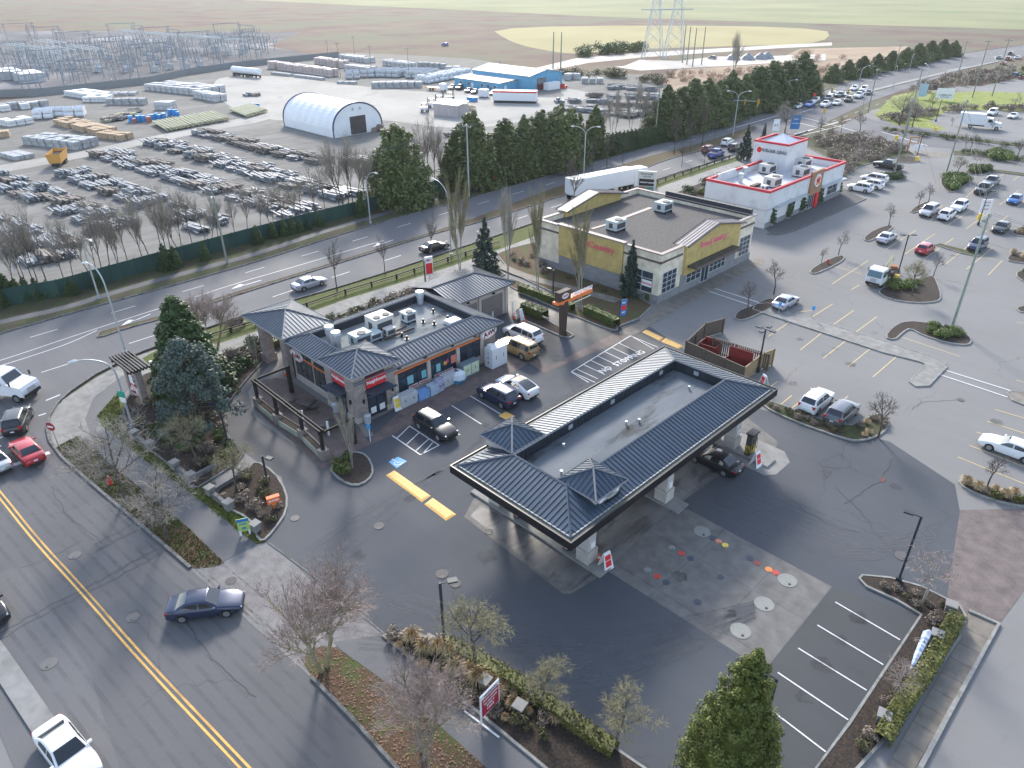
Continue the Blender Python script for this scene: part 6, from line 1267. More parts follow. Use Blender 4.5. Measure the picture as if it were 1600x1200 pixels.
t = text('lettering', 'Neighbours', .28, M_wsign, s_, .005, .01); orient(t, (0, -.21, 3.25), (1, 0, 0), (0, 0, 1))
aw_logo(s_, 'y', (0, -.18, 1.15), 1.7, -1)
b = MB()
for k in range(7): b.b2(-2.5, 2.5, -.95+k*.3, -.82+k*.3, 4.15, 4.38)
b.build('slat', M_blks, o); b = MB(); b.b2(-1.9, -1.7, -1.0, 1.1, 3.96, 4.15); b.b2(1.7, 1.9, -1.0, 1.1, 3.96, 4.15); b.b2(-1.6, 1.6, -.1, .1, 3.9, 4.0); b.build('beam', M_blks, o)
# drive-through pylon
p = G(883, 523); o = empty('drive_through_sign', (p.x-.2, p.y-.2, 0), 0, 'brown tapered pylon with orange curved arm naming the drive through', 'sign')
b = MB(); b.tube([(0, 0, .15), (0, 0, 4.3)], [.62, .85], 4); b.v = [(x*.75, y, z) for x, y, z in b.v]; b.build('column', M_brown, o)
b = MB(); b.b2(-.35, .35, -1.15, .8, 4.5, 5.6); q = b.build('logo_box', M_brown, o); oval(q, 'x', (.35, -.15, 5.05), 1.15, .65, 1, .04, M_wsign, 'oval'); t = text('lettering', 'A&W', .36, M_rsign, q, .005, .01); orient(t, (.41, -.15, 5.05), (0, 1, 0), (0, 0, 1))
b = MB(); arcp = [(0, -1.5), (0, -.8), (0, 0), (0, 1.2), (0, 2.6), (0, 4.2), (0, 4.6)]
for i in range(len(arcp)-1): b.b2(-.4+.0, .4, arcp[i][1], arcp[i+1][1]+.002, 4.1+(.12 if i == 0 else 0), 4.5+.0)
q = b.build('orange_arm', M('orange_sign', (.8, .2, .05), rough=.5), o); t = text('lettering', 'DRIVE THRU', .62, M_wsign, q, .03, .02); orient(t, (.3, 2.9, 4.72), (0, 1, 0), (0, 0, 1))
b = MB(); b.tube([(.35, 1.4, 3.75), (.35, 4.3, 3.75)], .06, 5); b.build('light_bar', M('warm_tube', (.75, .7, .5), rough=.4), o)
# feather banner, pylons and boards
p = G(966, 521); o = empty('feather_banner', p, R(-20), 'blue and red vertical pole banner at the corner of the hedge', 'banner'); b = MB(); b.cyl(0, 0, 0, 4.2, .04, n=6); b.build('post', M_blk, o); b = MB(); b.b2(-.02, .02, .05, .9, 2.2, 4.2); q = b.build('banner_face', M_bluesign, o)
b = MB(); b.b2(.022, .03, .15, .8, 2.9, 3.5); b.build('red_field', M_rsign, q)
for z_ in (2.6, 3.8): t = text('lettering', 'PET', .3, M_wsign, q, .004, .01); orient(t, (.035, .47, z_), (0, 1, 0), (0, 0, 1))
def board(px, z0, z1, w, mat, label, an, legs=2, name='sign_board', lines=(), d=.15, legm=None):
    p = G(*px); o = empty(name, p, an, label, 'sign'); b = MB(); b.b2(-d/2, d/2, -w/2, w/2, z0, z1); q = b.build('panel', mat, o)
    for s_ in ((-w/2+.1, w/2-.1) if legs == 2 else (0,)): b = MB(); b.box(0, s_, 0, .12, .12, z0+.1 if legs == 2 else z0+.1); b.build('leg', legm or M_wsign, o)
    for (t_, s_, z_, m_) in lines: t = text('lettering', t_, s_, m_, q, .004, .006); orient(t, (d/2+.012, 0, z_), (0, 1, 0), (0, 0, 1))
    return o
o = board((1008, 312), 1.0, 5.2, 3.3, M('cream_pylon', (.55, .55, .5), rough=.6), 'cream shopping centre pylon with dark tenant panels behind the shop', R(-62), lines=(('Riverside', .62, 4.75, M_blks), ('CENTRE', .42, 4.25, M_blks)), d=.5)
for z0, z1, y0, y1, m_, t_ in ((2.6, 3.85, -1.35, 1.35, M_blks, 'WINDOW DECOR'), (1.3, 2.5, -1.35, -.05, M('brown_tenant', (.25, .16, .12), rough=.6), None), (1.3, 2.5, 0, 1.35, M('green_tenant', (.1, .2, .18), rough=.6), None)):
    b = MB(); b.b2(.255, .275, y0, y1, z0, z1); q = b.build('tenant_panel', m_, o)
    if t_: t = text('lettering', t_, .3, M_wsign, q, .004, .01); orient(t, (.29, .1, 3.2), (0, 1, 0), (0, 0, 1))
board((1240, 208), 1.0, 4.4, 2.3, M_bluesign, 'pale blue restaurant tenant pylon by the crosswalk', R(-50), lines=(('OPEN', .5, 3.4, M_wsign), ('24 HOURS', .4, 2.4, M_wsign))) 
board((1210, 214), 1.5, 4.2, 1.5, M_wsign, 'white sign with dark letters left of the sign tower', R(-50), lines=(('B K', .7, 2.8, M_blks),))
board((1474, 158), .6, 3.8, 5.0, M_wsign, 'large white real estate board on the lawn', R(-62), lines=(('COMMERCIAL', .62, 1.8, M_blks), ('FOR LEASE', .5, 1.2, M_blks)))
board((1439, 155), .8, 4.6, 2.6, M('pale_blue_panel', (.3, .42, .55), rough=.5), 'pale blue tenant pylon beside the real estate board', R(-50))
o = board((672, 445), 1.4, 4.0, 1.1, M_wsign, 'narrow red and white sign behind the store roof', R(-20), legs=1, lines=(('GAS', .4, 3.5, M_rsign),)); b = MB(); b.b2(.08, .1, -.45, .45, 1.6, 3.1); b.build('red_field', M_rsign, o)
o = board((1532, 349), 1.8, 4.0, 1.7, M_wsign, 'white lot board with red lettering above a yellow base', R(-45), legs=1, lines=(('CLEAR', .35, 3.5, M_rsign), ('RETAIL', .3, 3.0, M_blks), ('PARKING', .28, 2.4, M_red))); 
def ybase(px, label, r=.42):
    p = G(*px); o = empty('yellow_lamp_base', p, 0, label, 'bollard'); b = MB(); b.cyl(0, 0, 0, .95, r, r*.85, 12); b.build('drum', M_yel, o); b = MB(); b.cyl(0, 0, .95, 1.0, r*.9, n=12); b.build('cap', M_yellow, o)
ybase((1530, 343), 'yellow concrete base under the lot board'); ybase((1432, 252), 'yellow concrete base beside the timber gate frame'); ybase((1399, 440), 'yellow base by the tow truck'); ybase((1400, 218), 'yellow base on the cross street median'); ybase((1461, 205), 'yellow base at the lawn corner')
p = G(1424, 238); o = empty('gate_frame', p, R(35), 'orange timber gate frame at the lot entrance', 'frame'); b = MB()
for q in (-.9, .9): b.box(q, 0, 0, .2, .2, 3.4)
b.build('post', M('orange_timber', (.4, .2, .08), rough=.8), o); b = MB(); b.box(0, 0, 3.2, 2.2, .15, .2); b.box(0, 0, 2.0, 2.0, .1, .15); b.build('rail', M('orange_timber2', (.4, .2, .08), rough=.8), o)
b = MB(); b.b2(.3, 1.9, -.35, -.25, .4, 1.9); b.build('notice', M_wsign, o)
# red site sign at the bottom with white feet
p = G(766, 1118); o = empty('site_sign', p, R(6), 'white framed red notice board on long white feet in the front bed', 'sign'); b = MB(); b.b2(-.04, .04, -.8, .8, .55, 2.4); q = b.build('frame', M_wsign, o); b = MB(); b.b2(.042, .05, -.72, .72, .62, 2.05); b.build('red_field', M('maroon_sign', (.35, .02, .05), rough=.5), q)
b = MB(); b.b2(.042, .052, -.72, .72, 2.1, 2.34); b.build('white_header', M_wsign, q)
for z_, t_, s_ in ((2.22, 'NEIGHBOURS', .18), (1.84, 'NOW HIRING', .2), (1.54, 'ALL POSITIONS', .16), (1.25, 'APPLY', .24), (.95, 'INSIDE', .2)): t = text('lettering', t_, s_, M_blks if z_ > 2.2 else M_wsign, q, .004, .006); orient(t, (.056, 0, z_), (0, 1, 0), (0, 0, 1))
for s_ in (-.76, .76): b = MB(); b.box(0, s_, .05, 2.6, .08, .08); b.box(0, s_, .05, .08, .08, .6); b.build('foot', M_wsign, o)
# orange sign, small info sign
p = G(430, 795); o = empty('orange_sign', p, R(-15), 'small orange sign on a post in the mulch bed beside the driveway', 'sign'); b = MB(); b.box(0, 0, 0, .25, .3, .7); b.build('post', M_ora, o); b = MB(); b.b2(-.2, .2, -.5, .5, .7, 1.25); q = b.build('panel', M('orange_panel', (.8, .16, .04), rough=.5), o); t = text('lettering', 'ENTER', .26, M_wsign, q, .004, .01); orient(t, (.21, 0, .97), (0, 1, 0), (0, 0, 1))
o = board((384, 836), .4, 1.6, .85, M('lime_sign', (.35, .5, .15), rough=.5), 'small blue green and white sign on the grass edge', R(-25), lines=(('PARK', .22, 1.1, M_bluesign), ('88', .3, .7, M_bluesign)), d=.05); b = MB(); b.b2(.028, .035, -.42, .42, 1.3, 1.58); b.build('blue_header', M_bluesign, o)
# A-frame boards
def aframe(px, an, label, m=None):
    p = G(*px); o = empty('sandwich_board', (p.x, p.y, .02), an, label, 'sandwich board')
    for s_ in (1, -1):
        b = MB(); b.quad((s_*.42, -.42, 0), (s_*.42, .42, 0), (s_*.06, .32, 1.35), (s_*.06, -.32, 1.35)); b.quad((s_*.42-.05*s_, -.42, 0), (s_*.06-.05*s_, -.32, 1.35), (s_*.06-.05*s_, .32, 1.35), (s_*.42-.05*s_, .42, 0)); b.quad((s_*.42, -.42, 0), (s_*.42-.05*s_, -.42, 0), (s_*.06-.05*s_, -.32, 1.35), (s_*.06, -.32, 1.35)); b.quad((s_*.42, .42, 0), (s_*.06, .32, 1.35), (s_*.06-.05*s_, .32, 1.35), (s_*.42-.05*s_, .42, 0)); q = b.build('panel', M_wsign, o)
        b = MB()
        for z0, z1 in ((.3, .75), (.8, 1.2)): b.quad(*[(s_*(.43-z*.267), y, z) for y, z in ((-.27, z0), (.27, z0), (.27, z1), (-.27, z1))])
        b.build('red_print', m or M_rsign, q)
    b = MB(); b.tube([(0, -.3, 1.35), (0, .3, 1.35)], .07, 6); b.build('hinge', M_wsign, o)
aframe((946, 886), R(-8), 'white and red sandwich board beside the traffic cone at the first island'); aframe((1180, 727), R(-5), 'white and red sandwich board at the end island by the yellow pump'); aframe((1192, 605), R(60), 'white board with red square behind the refuse enclosure')
aframe((813, 500), R(10), 'blank pale sandwich board between two cones at the garage', M_wsign)
def cone(px, label):
    p = G(*px); o = empty('traffic_cone', (p.x, p.y, .03), 0, label, 'traffic cone'); b = MB(); b.box(0, 0, 0, .38, .38, .05); b.build('base', M_red, o); b = MB(); b.cyl(0, 0, .05, .75, .15, .03, 10); b.build('body', M('cone_orange', (.85, .13, .03), rough=.5), o); b = MB(); b.cyl(0, 0, .38, .52, .105, .085, 10); b.build('white_band', M_wsign, o)
cone((936, 878), 'orange traffic cone at the foot of the first pump pillar'); cone((804, 498), 'orange traffic cone left of the pale board at the garage'); cone((819, 504), 'orange traffic cone right of the pale board at the garage'); cone((447, 587), 'orange traffic cone by the porch pillar'); cone((669, 1003), 'small red cone in the front bed by the lamp')
def bollard(px, label, m=M_wsign, h=1.1, r=.1):
    p = G(*px); b = MB(); b.cyl(0, 0, 0, h, r, n=10); b.cyl(0, 0, h, h+.05, r*.8, r*.3, 10); o = b.build('bollard', m, label=label, category='bollard'); o.location = p
bollard((770, 500), 'white bollard before the garage doors'); bollard((801, 494), 'tall white bollard at the garage corner', h=2); bollard((475, 663), 'slim white post on the patio further from the street', h=1.5); bollard((514, 680), 'slim white post on the patio nearer the corner tower', h=1.5)
# goods outside the store
def on(px): v = G(*px); return v
def cabinet(px, sx, sy, sz, m, label, name='ice_chest', doors=2, an=0, m2=None, cat='cabinet'):
    p = on(px); o = empty(name, (p.x, p.y, .03), an, label, cat); b = MB(); b.box(0, 0, .08, sx, sy, sz-.08); b.box(0, 0, 0, sx*.9, sy*.95, .08); b.build('casing', m, o)
    for k in range(doors): b = MB(); w = sy/doors; b.b2(sx/2, sx/2+.03, -sy/2+w*k+.05, -sy/2+w*(k+1)-.05, .2, sz-.12); q = b.build('door', m2 or m, o); b = MB(); b.b2(sx/2+.03, sx/2+.07, -sy/2+w*(k+.5)-.02, -sy/2+w*(k+.5)+.02, sz*.45, sz*.65); b.build('handle', M_blk, q)
    return o
M_cage = M('cage_mesh', (.4, .42, .44), (.55, .57, .6), 14, .5)
cabinet((637, 632), .8, 2.0, 1.35, M_cage, 'pale propane cylinder cage beside the entrance pier')
def crates(px, sx, sy, h, m, label, an=0):
    p = on(px); o = empty('water_bottle_stack', (p.x, p.y, .03), an, label, 'bottle stack'); nl = max(2, int(h/.25))
    for k in range(nl): b = MB(); b.box(0, 0, k*h/nl, sx-.02*(k % 2), sy-.02*(k % 2), h/nl-.03); b.build('pack_layer', m, o)
crates((660, 622), .8, 1.3, .9, M('blue_bottles', (.08, .22, .55), (.3, .5, .8), 9, .3), 'blue shrink wrapped water bottles left of the pale packs'); crates((676, 615), .8, 1.0, 1.1, M('pale_bottles', (.5, .6, .68), (.3, .42, .55), 8, .3), 'pale shrink wrapped bottles right of the blue ones')
cabinet((687, 610), .7, .8, 1.3, M('purple_rack', (.28, .25, .45), (.5, .5, .6), 5, .5), 'narrow purple and white goods rack'); cabinet((702, 600), .8, 2.0, 1.3, M_cage, 'second pale cage in the middle of the shop front')
p = on((716, 596)); o = empty('covered_bin', (p.x, p.y, .03), 0, 'blue bin wrapped in clear plastic on the shop front', 'bin'); b = MB(); b.box(0, 0, 0, 1.0, 1.4, .5); b.build('tub', M('blue_tub', (.04, .2, .36), rough=.4), o); b = MB()
b.tube([(0, 0, .45), (0, 0, 1.0), (0, 0, 1.3)], [.85, .75, .35], 9); b.build('plastic_sheet', M('clear_plastic', (.5, .58, .65), (.7, .76, .82), 4, .2), o)
cabinet((733, 585), .8, 2.2, 1.55, M('teal_grey_chest', (.16, .22, .26), rough=.5), 'grey chest with lime green fronted doors', m2=M('lime_poster', (.5, .6, .3), (.6, .65, .62), 4, .5))
o = cabinet((775, 570), 1.2, 2.2, 2.3, M('white_cage', (.62, .64, .68), rough=.4), 'tall white ice merchandiser with two framed doors and letters ICE', cat='ice freezer'); b = MB(); b.b2(-.3, .3, -1.0, -.4, 2.3, 2.65); b.build('compressor_box', M_wsign, o)
for k, ch in enumerate('ICE'): t = text('lettering', ch, .4, M_blks, o, .004, .01); orient(t, (0, -1.11, 1.75-.55*k), (1, 0, 0), (0, 0, 1))
aframe((620, 639), R(-5), 'narrow yellow and red notice stand at the right entrance pier', M_yel)
for px, l in (((526, 643), 'pale waste bin on the patio near the corner tower'), ((575, 661), 'pale waste bin at the foot of the corner tower')):
    p = on(px); o = empty('waste_bin', (p.x, p.y, .03), 0, l, 'bin'); b = MB(); b.cyl(0, 0, 0, .85, .3, .34, 12); b.build('drum', M('bin_grey', (.38, .4, .42), rough=.6), o); b = MB(); b.cyl(0, 0, .85, .98, .36, .2, 12); b.build('lid', M_galv, o)
# patio timber pergola: posts on stone plinths joined by beams
M_btim = M('black_timber', (.016, .014, .013), rough=.7); M_plint = M_brick('plinth_stone', (.3, .26, .23), (.2, .18, .16), (.12, .11, .1), .35, .15, .85, 'wall', .4); M_planter = M('planter_concrete', (.38, .39, .34), (.28, .3, .24), 1.5, .85)
P_ = [(405, 634), (436, 660), (475, 684), (507, 716)]; HP = 2.9
o = empty('patio_pergola', (0, 0, 0), 0, 'black timber beam pergola on stone plinths edging the patio', 'pergola'); W_ = [Vector(G2(*q)) for q in P_]
for i, w in enumerate(W_):
    b = MB(); b.box(w.x, w.y, .9, .26, .26, HP-.9); b.build('post', M_btim, o); b = MB(); b.box(w.x, w.y, 0, .75, .75, .95); b.build('plinth', M_plint, o)
def beam(a, c, z, name='beam', w=.1, h=.22):
    b = MB(); d = Vector(c)-Vector(a); b.box((a[0]+c[0])/2, (a[1]+c[1])/2, z, d.length+.5, w, h, math.atan2(d.y, d.x)); b.build(name, M_btim, o)
for s_ in (-.17, .17): beam((W_[0].x, W_[0].y+s_), (W_[3].x, W_[3].y+s_), HP-.1)
b1 = Vector(G2(447, 622)); b2 = Vector(G2(455, 618)); e_ = (W_[0].x, W_[0].y+3.6); beam((W_[0].x, W_[0].y), e_, HP-.1); b = MB(); b.box(e_[0], e_[1], 0, .34, .34, HP); b.build('post', M_btim, o)
e_ = (W_[3].x+.0, W_[3].y+3.2); beam((W_[3].x, W_[3].y), e_, HP-.4); b = MB(); b.box(e_[0], e_[1], 0, .3, .3, HP-.3); b.build('post', M_btim, o)
for i in range(3): beam((W_[i].x, W_[i].y), (W_[i+1].x, W_[i+1].y), 1.0, 'rail', .1, .12)
for (a, c, l) in ((0, 1, 'long pale concrete planter between the first pergola posts'), (1, 2, 'long pale concrete planter between the middle pergola posts'), (2, 3, 'long pale concrete planter at the street end of the pergola')):
    m_ = (W_[a]+W_[c])/2; d = W_[c]-W_[a]; q = empty('planter', (m_.x, m_.y, .02), math.atan2(d.y, d.x), l, 'planter'); b = MB(); L_ = d.length-1.0; b.b2(-L_/2, L_/2, -.35, .35, 0, .6); b.build('trough', M_planter, q); b = MB(); b.b2(-L_/2+.08, L_/2-.08, -.27, .27, .6, .63); b.build('soil', M_mulch, q)
def picnic(px, label, an=0):
    p = on(px); o = empty('patio_table', (p.x, p.y, .03), an, label, 'table'); b = MB(); b.box(0, 0, .72, 1.1, 1.1, .05); b.build('table_top', M_blk, o); b = MB(); b.cyl(0, 0, 0, .72, .06, n=8); b.box(0, 0, 0, .7, .08, .05); b.box(0, 0, 0, .08, .7, .05); b.build('pedestal', M_blk, o)
    for k in range(4):
        a = k*math.pi/2; b = MB(); b.box(1.0*math.cos(a), 1.0*math.sin(a), .42, .4, .45, .05, a); b.box(.6*math.cos(a), .6*math.sin(a), .2, .7, .06, .06, a); b.build('seat', M_blk, o)
picnic((482, 640), 'black metal patio table set deeper on the patio', .3); picnic((512, 672), 'black metal patio table set nearest the street', .7); picnic((448, 636), 'black metal patio table under the pergola corner')
p = G(372, 512); o = empty('bench', (p.x, p.y, .03), R(95), 'black bench on the pavement by the porch roof', 'bench'); b = MB(); b.box(0, 0, .42, 2.0, .5, .06); b.build('seat', M_blk, o); b = MB(); b.box(0, .26, .5, 2.0, .06, .5); b.build('backrest', M_blk, o)
for s_ in (-.85, .85): b = MB(); b.box(s_, 0, 0, .07, .5, .42); b.build('leg', M_blk, o)
p = G(241, 585); o = empty('dark_bollard_light', p, 0, 'dark post with white cap behind the pergola sign', 'bollard'); b = MB(); b.box(0, 0, 0, .25, .25, 1.4); b.build('post', M_blk, o); b = MB(); b.cyl(0, 0, 1.4, 1.6, .16, n=8); b.build('cap', M_wsign, o)
# refuse enclosure
M_fw = M('fence_boards', (.15, .12, .095), (.095, .075, .06), 5, .9, stretch=(7, 7, .4)); M_fn = M('new_fence_boards', (.33, .24, .14), (.26, .185, .105), 6, .8, stretch=(7, 7, .4)); M_skip = M('skip_red', (.24, .025, .022), (.15, .025, .025), 3, .6)
A_, B_, D_ = Vector(G2(1070, 556)), Vector(G2(1160, 598)), Vector(G2(1099, 528)); E_ = Vector(G2(1182, 580))
def fencerun(name, a, c, h, m, label, step=.15, posts=True, gap=0, z=0, cat='fence', par=None):
    d = c-a; L_ = d.length; u = d.normalized(); an = math.atan2(d.y, d.x); o = empty(name, (a.x, a.y, z), an, label, cat); b = MB(); n = int(L_/step)
    for k in range(n): b.box((k+.5)*L_/n, 0, .05, L_/n-.015-gap, .03, h+random.uniform(-.03, .03)-.05)
    b.build('board_panel', m, o); b = MB(); b.box(L_/2, -.04, h*.85, L_, .05, .1); b.box(L_/2, -.04, .25, L_, .05, .1); b.box(L_/2, 0, h+.02, L_, .14, .04); b.build('rail', m, o)
    if posts:
        k = 0
        while k <= L_+.1: b = MB(); b.box(min(k, L_), -.05, 0, .14, .14, h+.12); b.build('post', m, o); k += L_/max(1, round(L_/2.6))
    return o
fencerun('timber_fence', A_, B_, 1.75, M_fw, 'weathered board fence along the canopy side of the refuse enclosure'); fencerun('timber_fence', A_, D_, 1.75, M_fw, 'weathered board fence at the left end of the refuse enclosure'); fencerun('timber_fence', B_, E_, 1.75, M_fn, 'newer pale board fence at the right end of the refuse enclosure')
fencerun('timber_gate', D_, D_+Vector((.9, 3.0))*.9, 1.8, M_fw, 'weathered gate leaf swung open at the left of the enclosure', cat='gate'); a_ = Vector(G2(1112, 552)); fencerun('timber_gate', a_, a_+Vector((2.3, .2)), 1.9, M_fw, 'slatted grey gate leaf in the middle of the enclosure', .22, cat='gate', gap=.09); fencerun('timber_gate', a_+Vector((2.6, .2)), a_+Vector((6.3, .6)), 1.9, M_fw, 'slatted gate leaf behind the red skip', .22, cat='gate', gap=.09)
a_ = Vector(G2(1186, 578)); fencerun('timber_gate', a_, a_+Vector((.4, 1.9)), 1.9, M_fn, 'pale orange gate leaf with white notice open at the right', cat='gate')
def skip(px, an, label, sx=2.0, sy=1.6, lid=False):
    p = G(*px); o = empty('refuse_skip', (p.x, p.y, .03), an, label, 'skip'); b = MB(); t = .06
    b.b2(-sx/2, sx/2, -sy/2, -sy/2+t, .1, 1.3); b.b2(-sx/2, sx/2, sy/2-t, sy/2, .1, 1.5); b.b2(-sx/2, -sx/2+t, -sy/2+t, sy/2-t, .1, 1.4); b.b2(sx/2-t, sx/2, -sy/2+t, sy/2-t, .1, 1.4); b.b2(-sx/2+t, sx/2-t, -sy/2+t, sy/2-t, .1, .2); b.build('tub', M_skip, o)
    b = MB(); b.b2(-sx/2-.05, sx/2+.05, sy/2-.02, sy/2+.06, 1.4, 2.5 if lid else 1.55); b.build('lid', M_skip, o)
skip((1108, 553), .1, 'open red skip at the left inside the enclosure', 2.0, 1.5); skip((1148, 583), .05, 'red skip with its lid thrown back at the right', 2.6, 1.5, True)
# ornamental stone pillars with chain wall
def plinth(px, label, s=.58, h=.7):
    p = G(*px); o = empty('stone_plinth', (p.x, p.y, .05), R(12), label, 'stone pillar'); b = MB(); b.box(0, 0, 0, s, s, h); b.build('block', M('plinth_grey', (.17, .17, .165), (.24, .235, .225), 3, .85), o); b = MB(); b.box(0, 0, h, s+.14, s+.14, .1); b.build('capstone', M_conc, o)
PL = [((212, 685), 'plinth at the top of the corner bed wall'), ((236, 702), 'second plinth down the corner bed wall'), ((275, 733), 'third plinth down the corner bed wall'), ((300, 752), 'plinth at the lower corner of the corner bed'), ((382, 742), 'plinth on the upper side of the orange sign bed'), ((330, 773), 'plinth at the left corner of the orange sign bed'), ((359, 796), 'middle plinth on the grass side of the orange sign bed'), ((401, 830), 'plinth beside the small lime sign'),
      ((673, 1013), 'pale capped plinth beside the small red cone'), ((758, 1075), 'pale capped plinth behind the red notice board'), ((812, 1115), 'pale capped plinth at the lower end of the front bed'), ((1482, 957), 'plinth at the corner of the right bed by the sidewalk'), ((1460, 1003), 'plinth beside the folded blue banner'), ((1377, 1130), 'plinth low in the right bed')]
for px, l in PL: plinth(px, l)
b = MB()
for (a, c) in ((0, 1), (2, 3), (5, 6), (3, 4), (5, 4)):
    if (a, c) == (3, 4): continue
    strip(b, [G2(*PL[a][0]), G2(*PL[c][0])], .3, .05, .5)
strip(b, [G2(300, 752), G2(340, 730)], .3, .05, .5)
b.build('low_stone_wall', M('low_wall_stone', (.1, .1, .105), (.17, .17, .17), 4, .85), label='low dark stone walls linking the plinths of the two corner beds', category='wall')
# folded blue parasol banner
a_, c_ = G(1421, 1052, .4), G(1452, 985, .5); b = MB(); b.tube([tuple(a_), tuple(a_.lerp(c_, .4)), tuple(a_.lerp(c_, .9)), tuple(c_)], [.05, .22, .3, .08], 7); b.build('folded_banner', M('blue_white_cloth', (.12, .22, .42), (.6, .65, .72), 1.6, .7, stretch=(.4, 3, 1)), label='folded blue and white cloth banner lying in the right planting bed', category='banner')
# roadside low rail fence along the sidewalk
RP = gp([(262, 553), (320, 533), (400, 508), (480, 481), (540, 460), (620, 436), (700, 409), (780, 383)], 0, False); RP2 = gp([(915, 333), (960, 315), (1040, 282), (1150, 244)], 0, False)
for P2_, l in ((RP, 'long low dark rail fence on the grass between road and sidewalk'), (RP2, 'low dark rail fence on the verge past the cream pylon')):
    o = empty('rail_fence', (0, 0, 0), 0, l, 'fence'); b = MB(); strip(b, P2_, .1, .55, .68); strip(b, P2_, .1, .3, .38); b.build('rail', M_btim, o); np_ = 0
    for i in range(len(P2_)-1):
        a, c = Vector(P2_[i]), Vector(P2_[i+1]); n = max(1, int((c-a).length/3.0))
        for k in range(n): w = a.lerp(c, k/n); b = MB(); b.box(w.x, w.y, 0, .18, .18, .75); b.build('post', M_btim, o)
# green mesh fence along the yard
M_gf = M('green_mesh', (.015, .05, .042), (.025, .07, .058), .6, .8, stretch=(1, 1, .2)); b = MB(); fp = gp(FENCE, 0, False)
o = empty('mesh_fence', (0, 0, 0), 0, 'long dark green screened fence between the storage yard and the road verge', 'fence'); strip(b, fp, .06, .0, 2.3); b.build('screen', M_gf, o)
b = MB(); b.cyl(0, 0, 0, 2.45, .06, n=5); q0 = None
for i in range(len(fp)-1):
    a, c = Vector(fp[i]), Vector(fp[i+1]); n = max(1, int((c-a).length/3.4))
    for k in range(n):
        w = a.lerp(c, k/n)
        if q0 is None: q0 = q = b.build('post', M_gf, o)
        else: q = q0.copy(); C.objects.link(q); q.parent = o
        q.location = (w.x+.06, w.y, 0)
# ================= TREES AND PLANTS =================
RN = random.Random(5)
def rv(s=1): 
    while True:
        v = Vector((RN.uniform(-1, 1), RN.uniform(-1, 1), RN.uniform(-1, 1)))
        if .05 < v.length < 1: return v.normalized()*s
def leafs(b, blobs, n, s, flat=.3, m=0, up=.35):
    """n leaf sprays scattered through each blob (centre, rx, rz)"""
    for (c, rx, rz) in blobs:
        for _ in range(n):
            d = rv(); k = RN.random()**.4; p = Vector((c[0]+d.x*rx*k, c[1]+d.y*rx*k, c[2]+d.z*rz*k))
            nn = (d+rv(.8)+Vector((0, 0, up))).normalized(); t = nn.cross(rv()).normalized(); w = nn.cross(t); q = s*RN.uniform(.6, 1.3)
            b.quad(p-t*q, p+w*q*.5, p+t*q, p-w*q*.5, m=m)
L_cedar = M_leaf('cedar_foliage', (.038, .062, .018), (.12, .155, .045), c=(.18, .185, .075)); L_pine = M_leaf('blue_pine_needles', (.035, .06, .052), (.09, .125, .105), c=(.13, .17, .14)); L_cyp = M_leaf('cypress_foliage', (.022, .045, .014), (.06, .105, .03))
L_gold = M_leaf('golden_conifer_foliage', (.045, .07, .012), (.13, .16, .028), c=(.21, .21, .05)); L_hedge = M_leaf('hedge_leaves', (.03, .055, .012), (.085, .12, .02), c=(.13, .14, .03)); L_box = M_leaf('boxwood_leaves', (.04, .055, .012), (.12, .125, .025), c=(.17, .14, .04)); L_olive = M_leaf('olive_shrub_leaves', (.05, .05, .022), (.12, .11, .045), c=(.16, .13, .06))
L_brown = M_leaf('brown_twigs', (.13, .105, .08), (.24, .19, .15), c=(.32, .26, .2)); L_tuft = M_leaf('dry_grass_blades', (.28, .2, .1), (.5, .38, .22)); L_lawn = M_leaf('bright_shrub_leaves', (.06, .1, .02), (.15, .2, .04)); L_spruce = M_leaf('spruce_needles', (.015, .035, .025), (.05, .08, .06))
B_bark = M('bark', (.06, .05, .042), (.12, .1, .085), 3, .95); B_pale = M('pale_bark', (.24, .225, .19), (.36, .34, .29), 2, .9); B_yel = M('lichen_twigs', (.19, .175, .095), (.28, .25, .15), 2, .95); B_gb = M('grey_brown_twigs', (.22, .195, .165), (.33, .3, .26), 2, .95); B_red = M('reddish_twigs', (.24, .185, .165), (.34, .27, .24), 2, .95)
def conifer(h, r, nb, n, s, mat, core=True, pw=.85, low=.06, bl=.25, jit=.12, name='conifer_tree', cat='conifer', trunk=B_bark):
    def f():
        o = empty(name); b = MB(); b.tube([(0, 0, 0), (0, 0, h*.5), (0, 0, h*.97)], [r*.09, r*.06, .02], 6); b.build('trunk', trunk, o); b = MB()
        if core:
            k = 10; pr = [(h*low, r*.5), (h*.3, r*.62), (h*.6, r*.38), (h*.9, r*.06)]; b.tube([(0, 0, z) for z, _ in pr], [q for _, q in pr], k)
        bs = []
        for i in range(nb):
            t = (i+.5)/nb; t = 1-(1-t)**.62 if True else t; z = h*(low+t*(.97-low)); R_ = r*(1-t)**pw*(1+RN.uniform(-jit, jit)); a = i*2.39996; q = r*bl*(1.15-.75*t)*RN.uniform(.8, 1.25)
            k = max(0, R_-q*.7); bs.append(((k*math.cos(a), k*math.sin(a), z-R_*.12), q, q*1.25))
        leafs(b, bs, n, s); b.build('crown', mat, o); return o
    return Proto(f)
P_cedar = [conifer(12, 3.8, 150, 90, .24, L_cedar, pw=q, jit=.34, bl=.24+.04*(q < .6), name='cedar_tree', cat='cedar') for q in (.62, .42, .52, .36)]
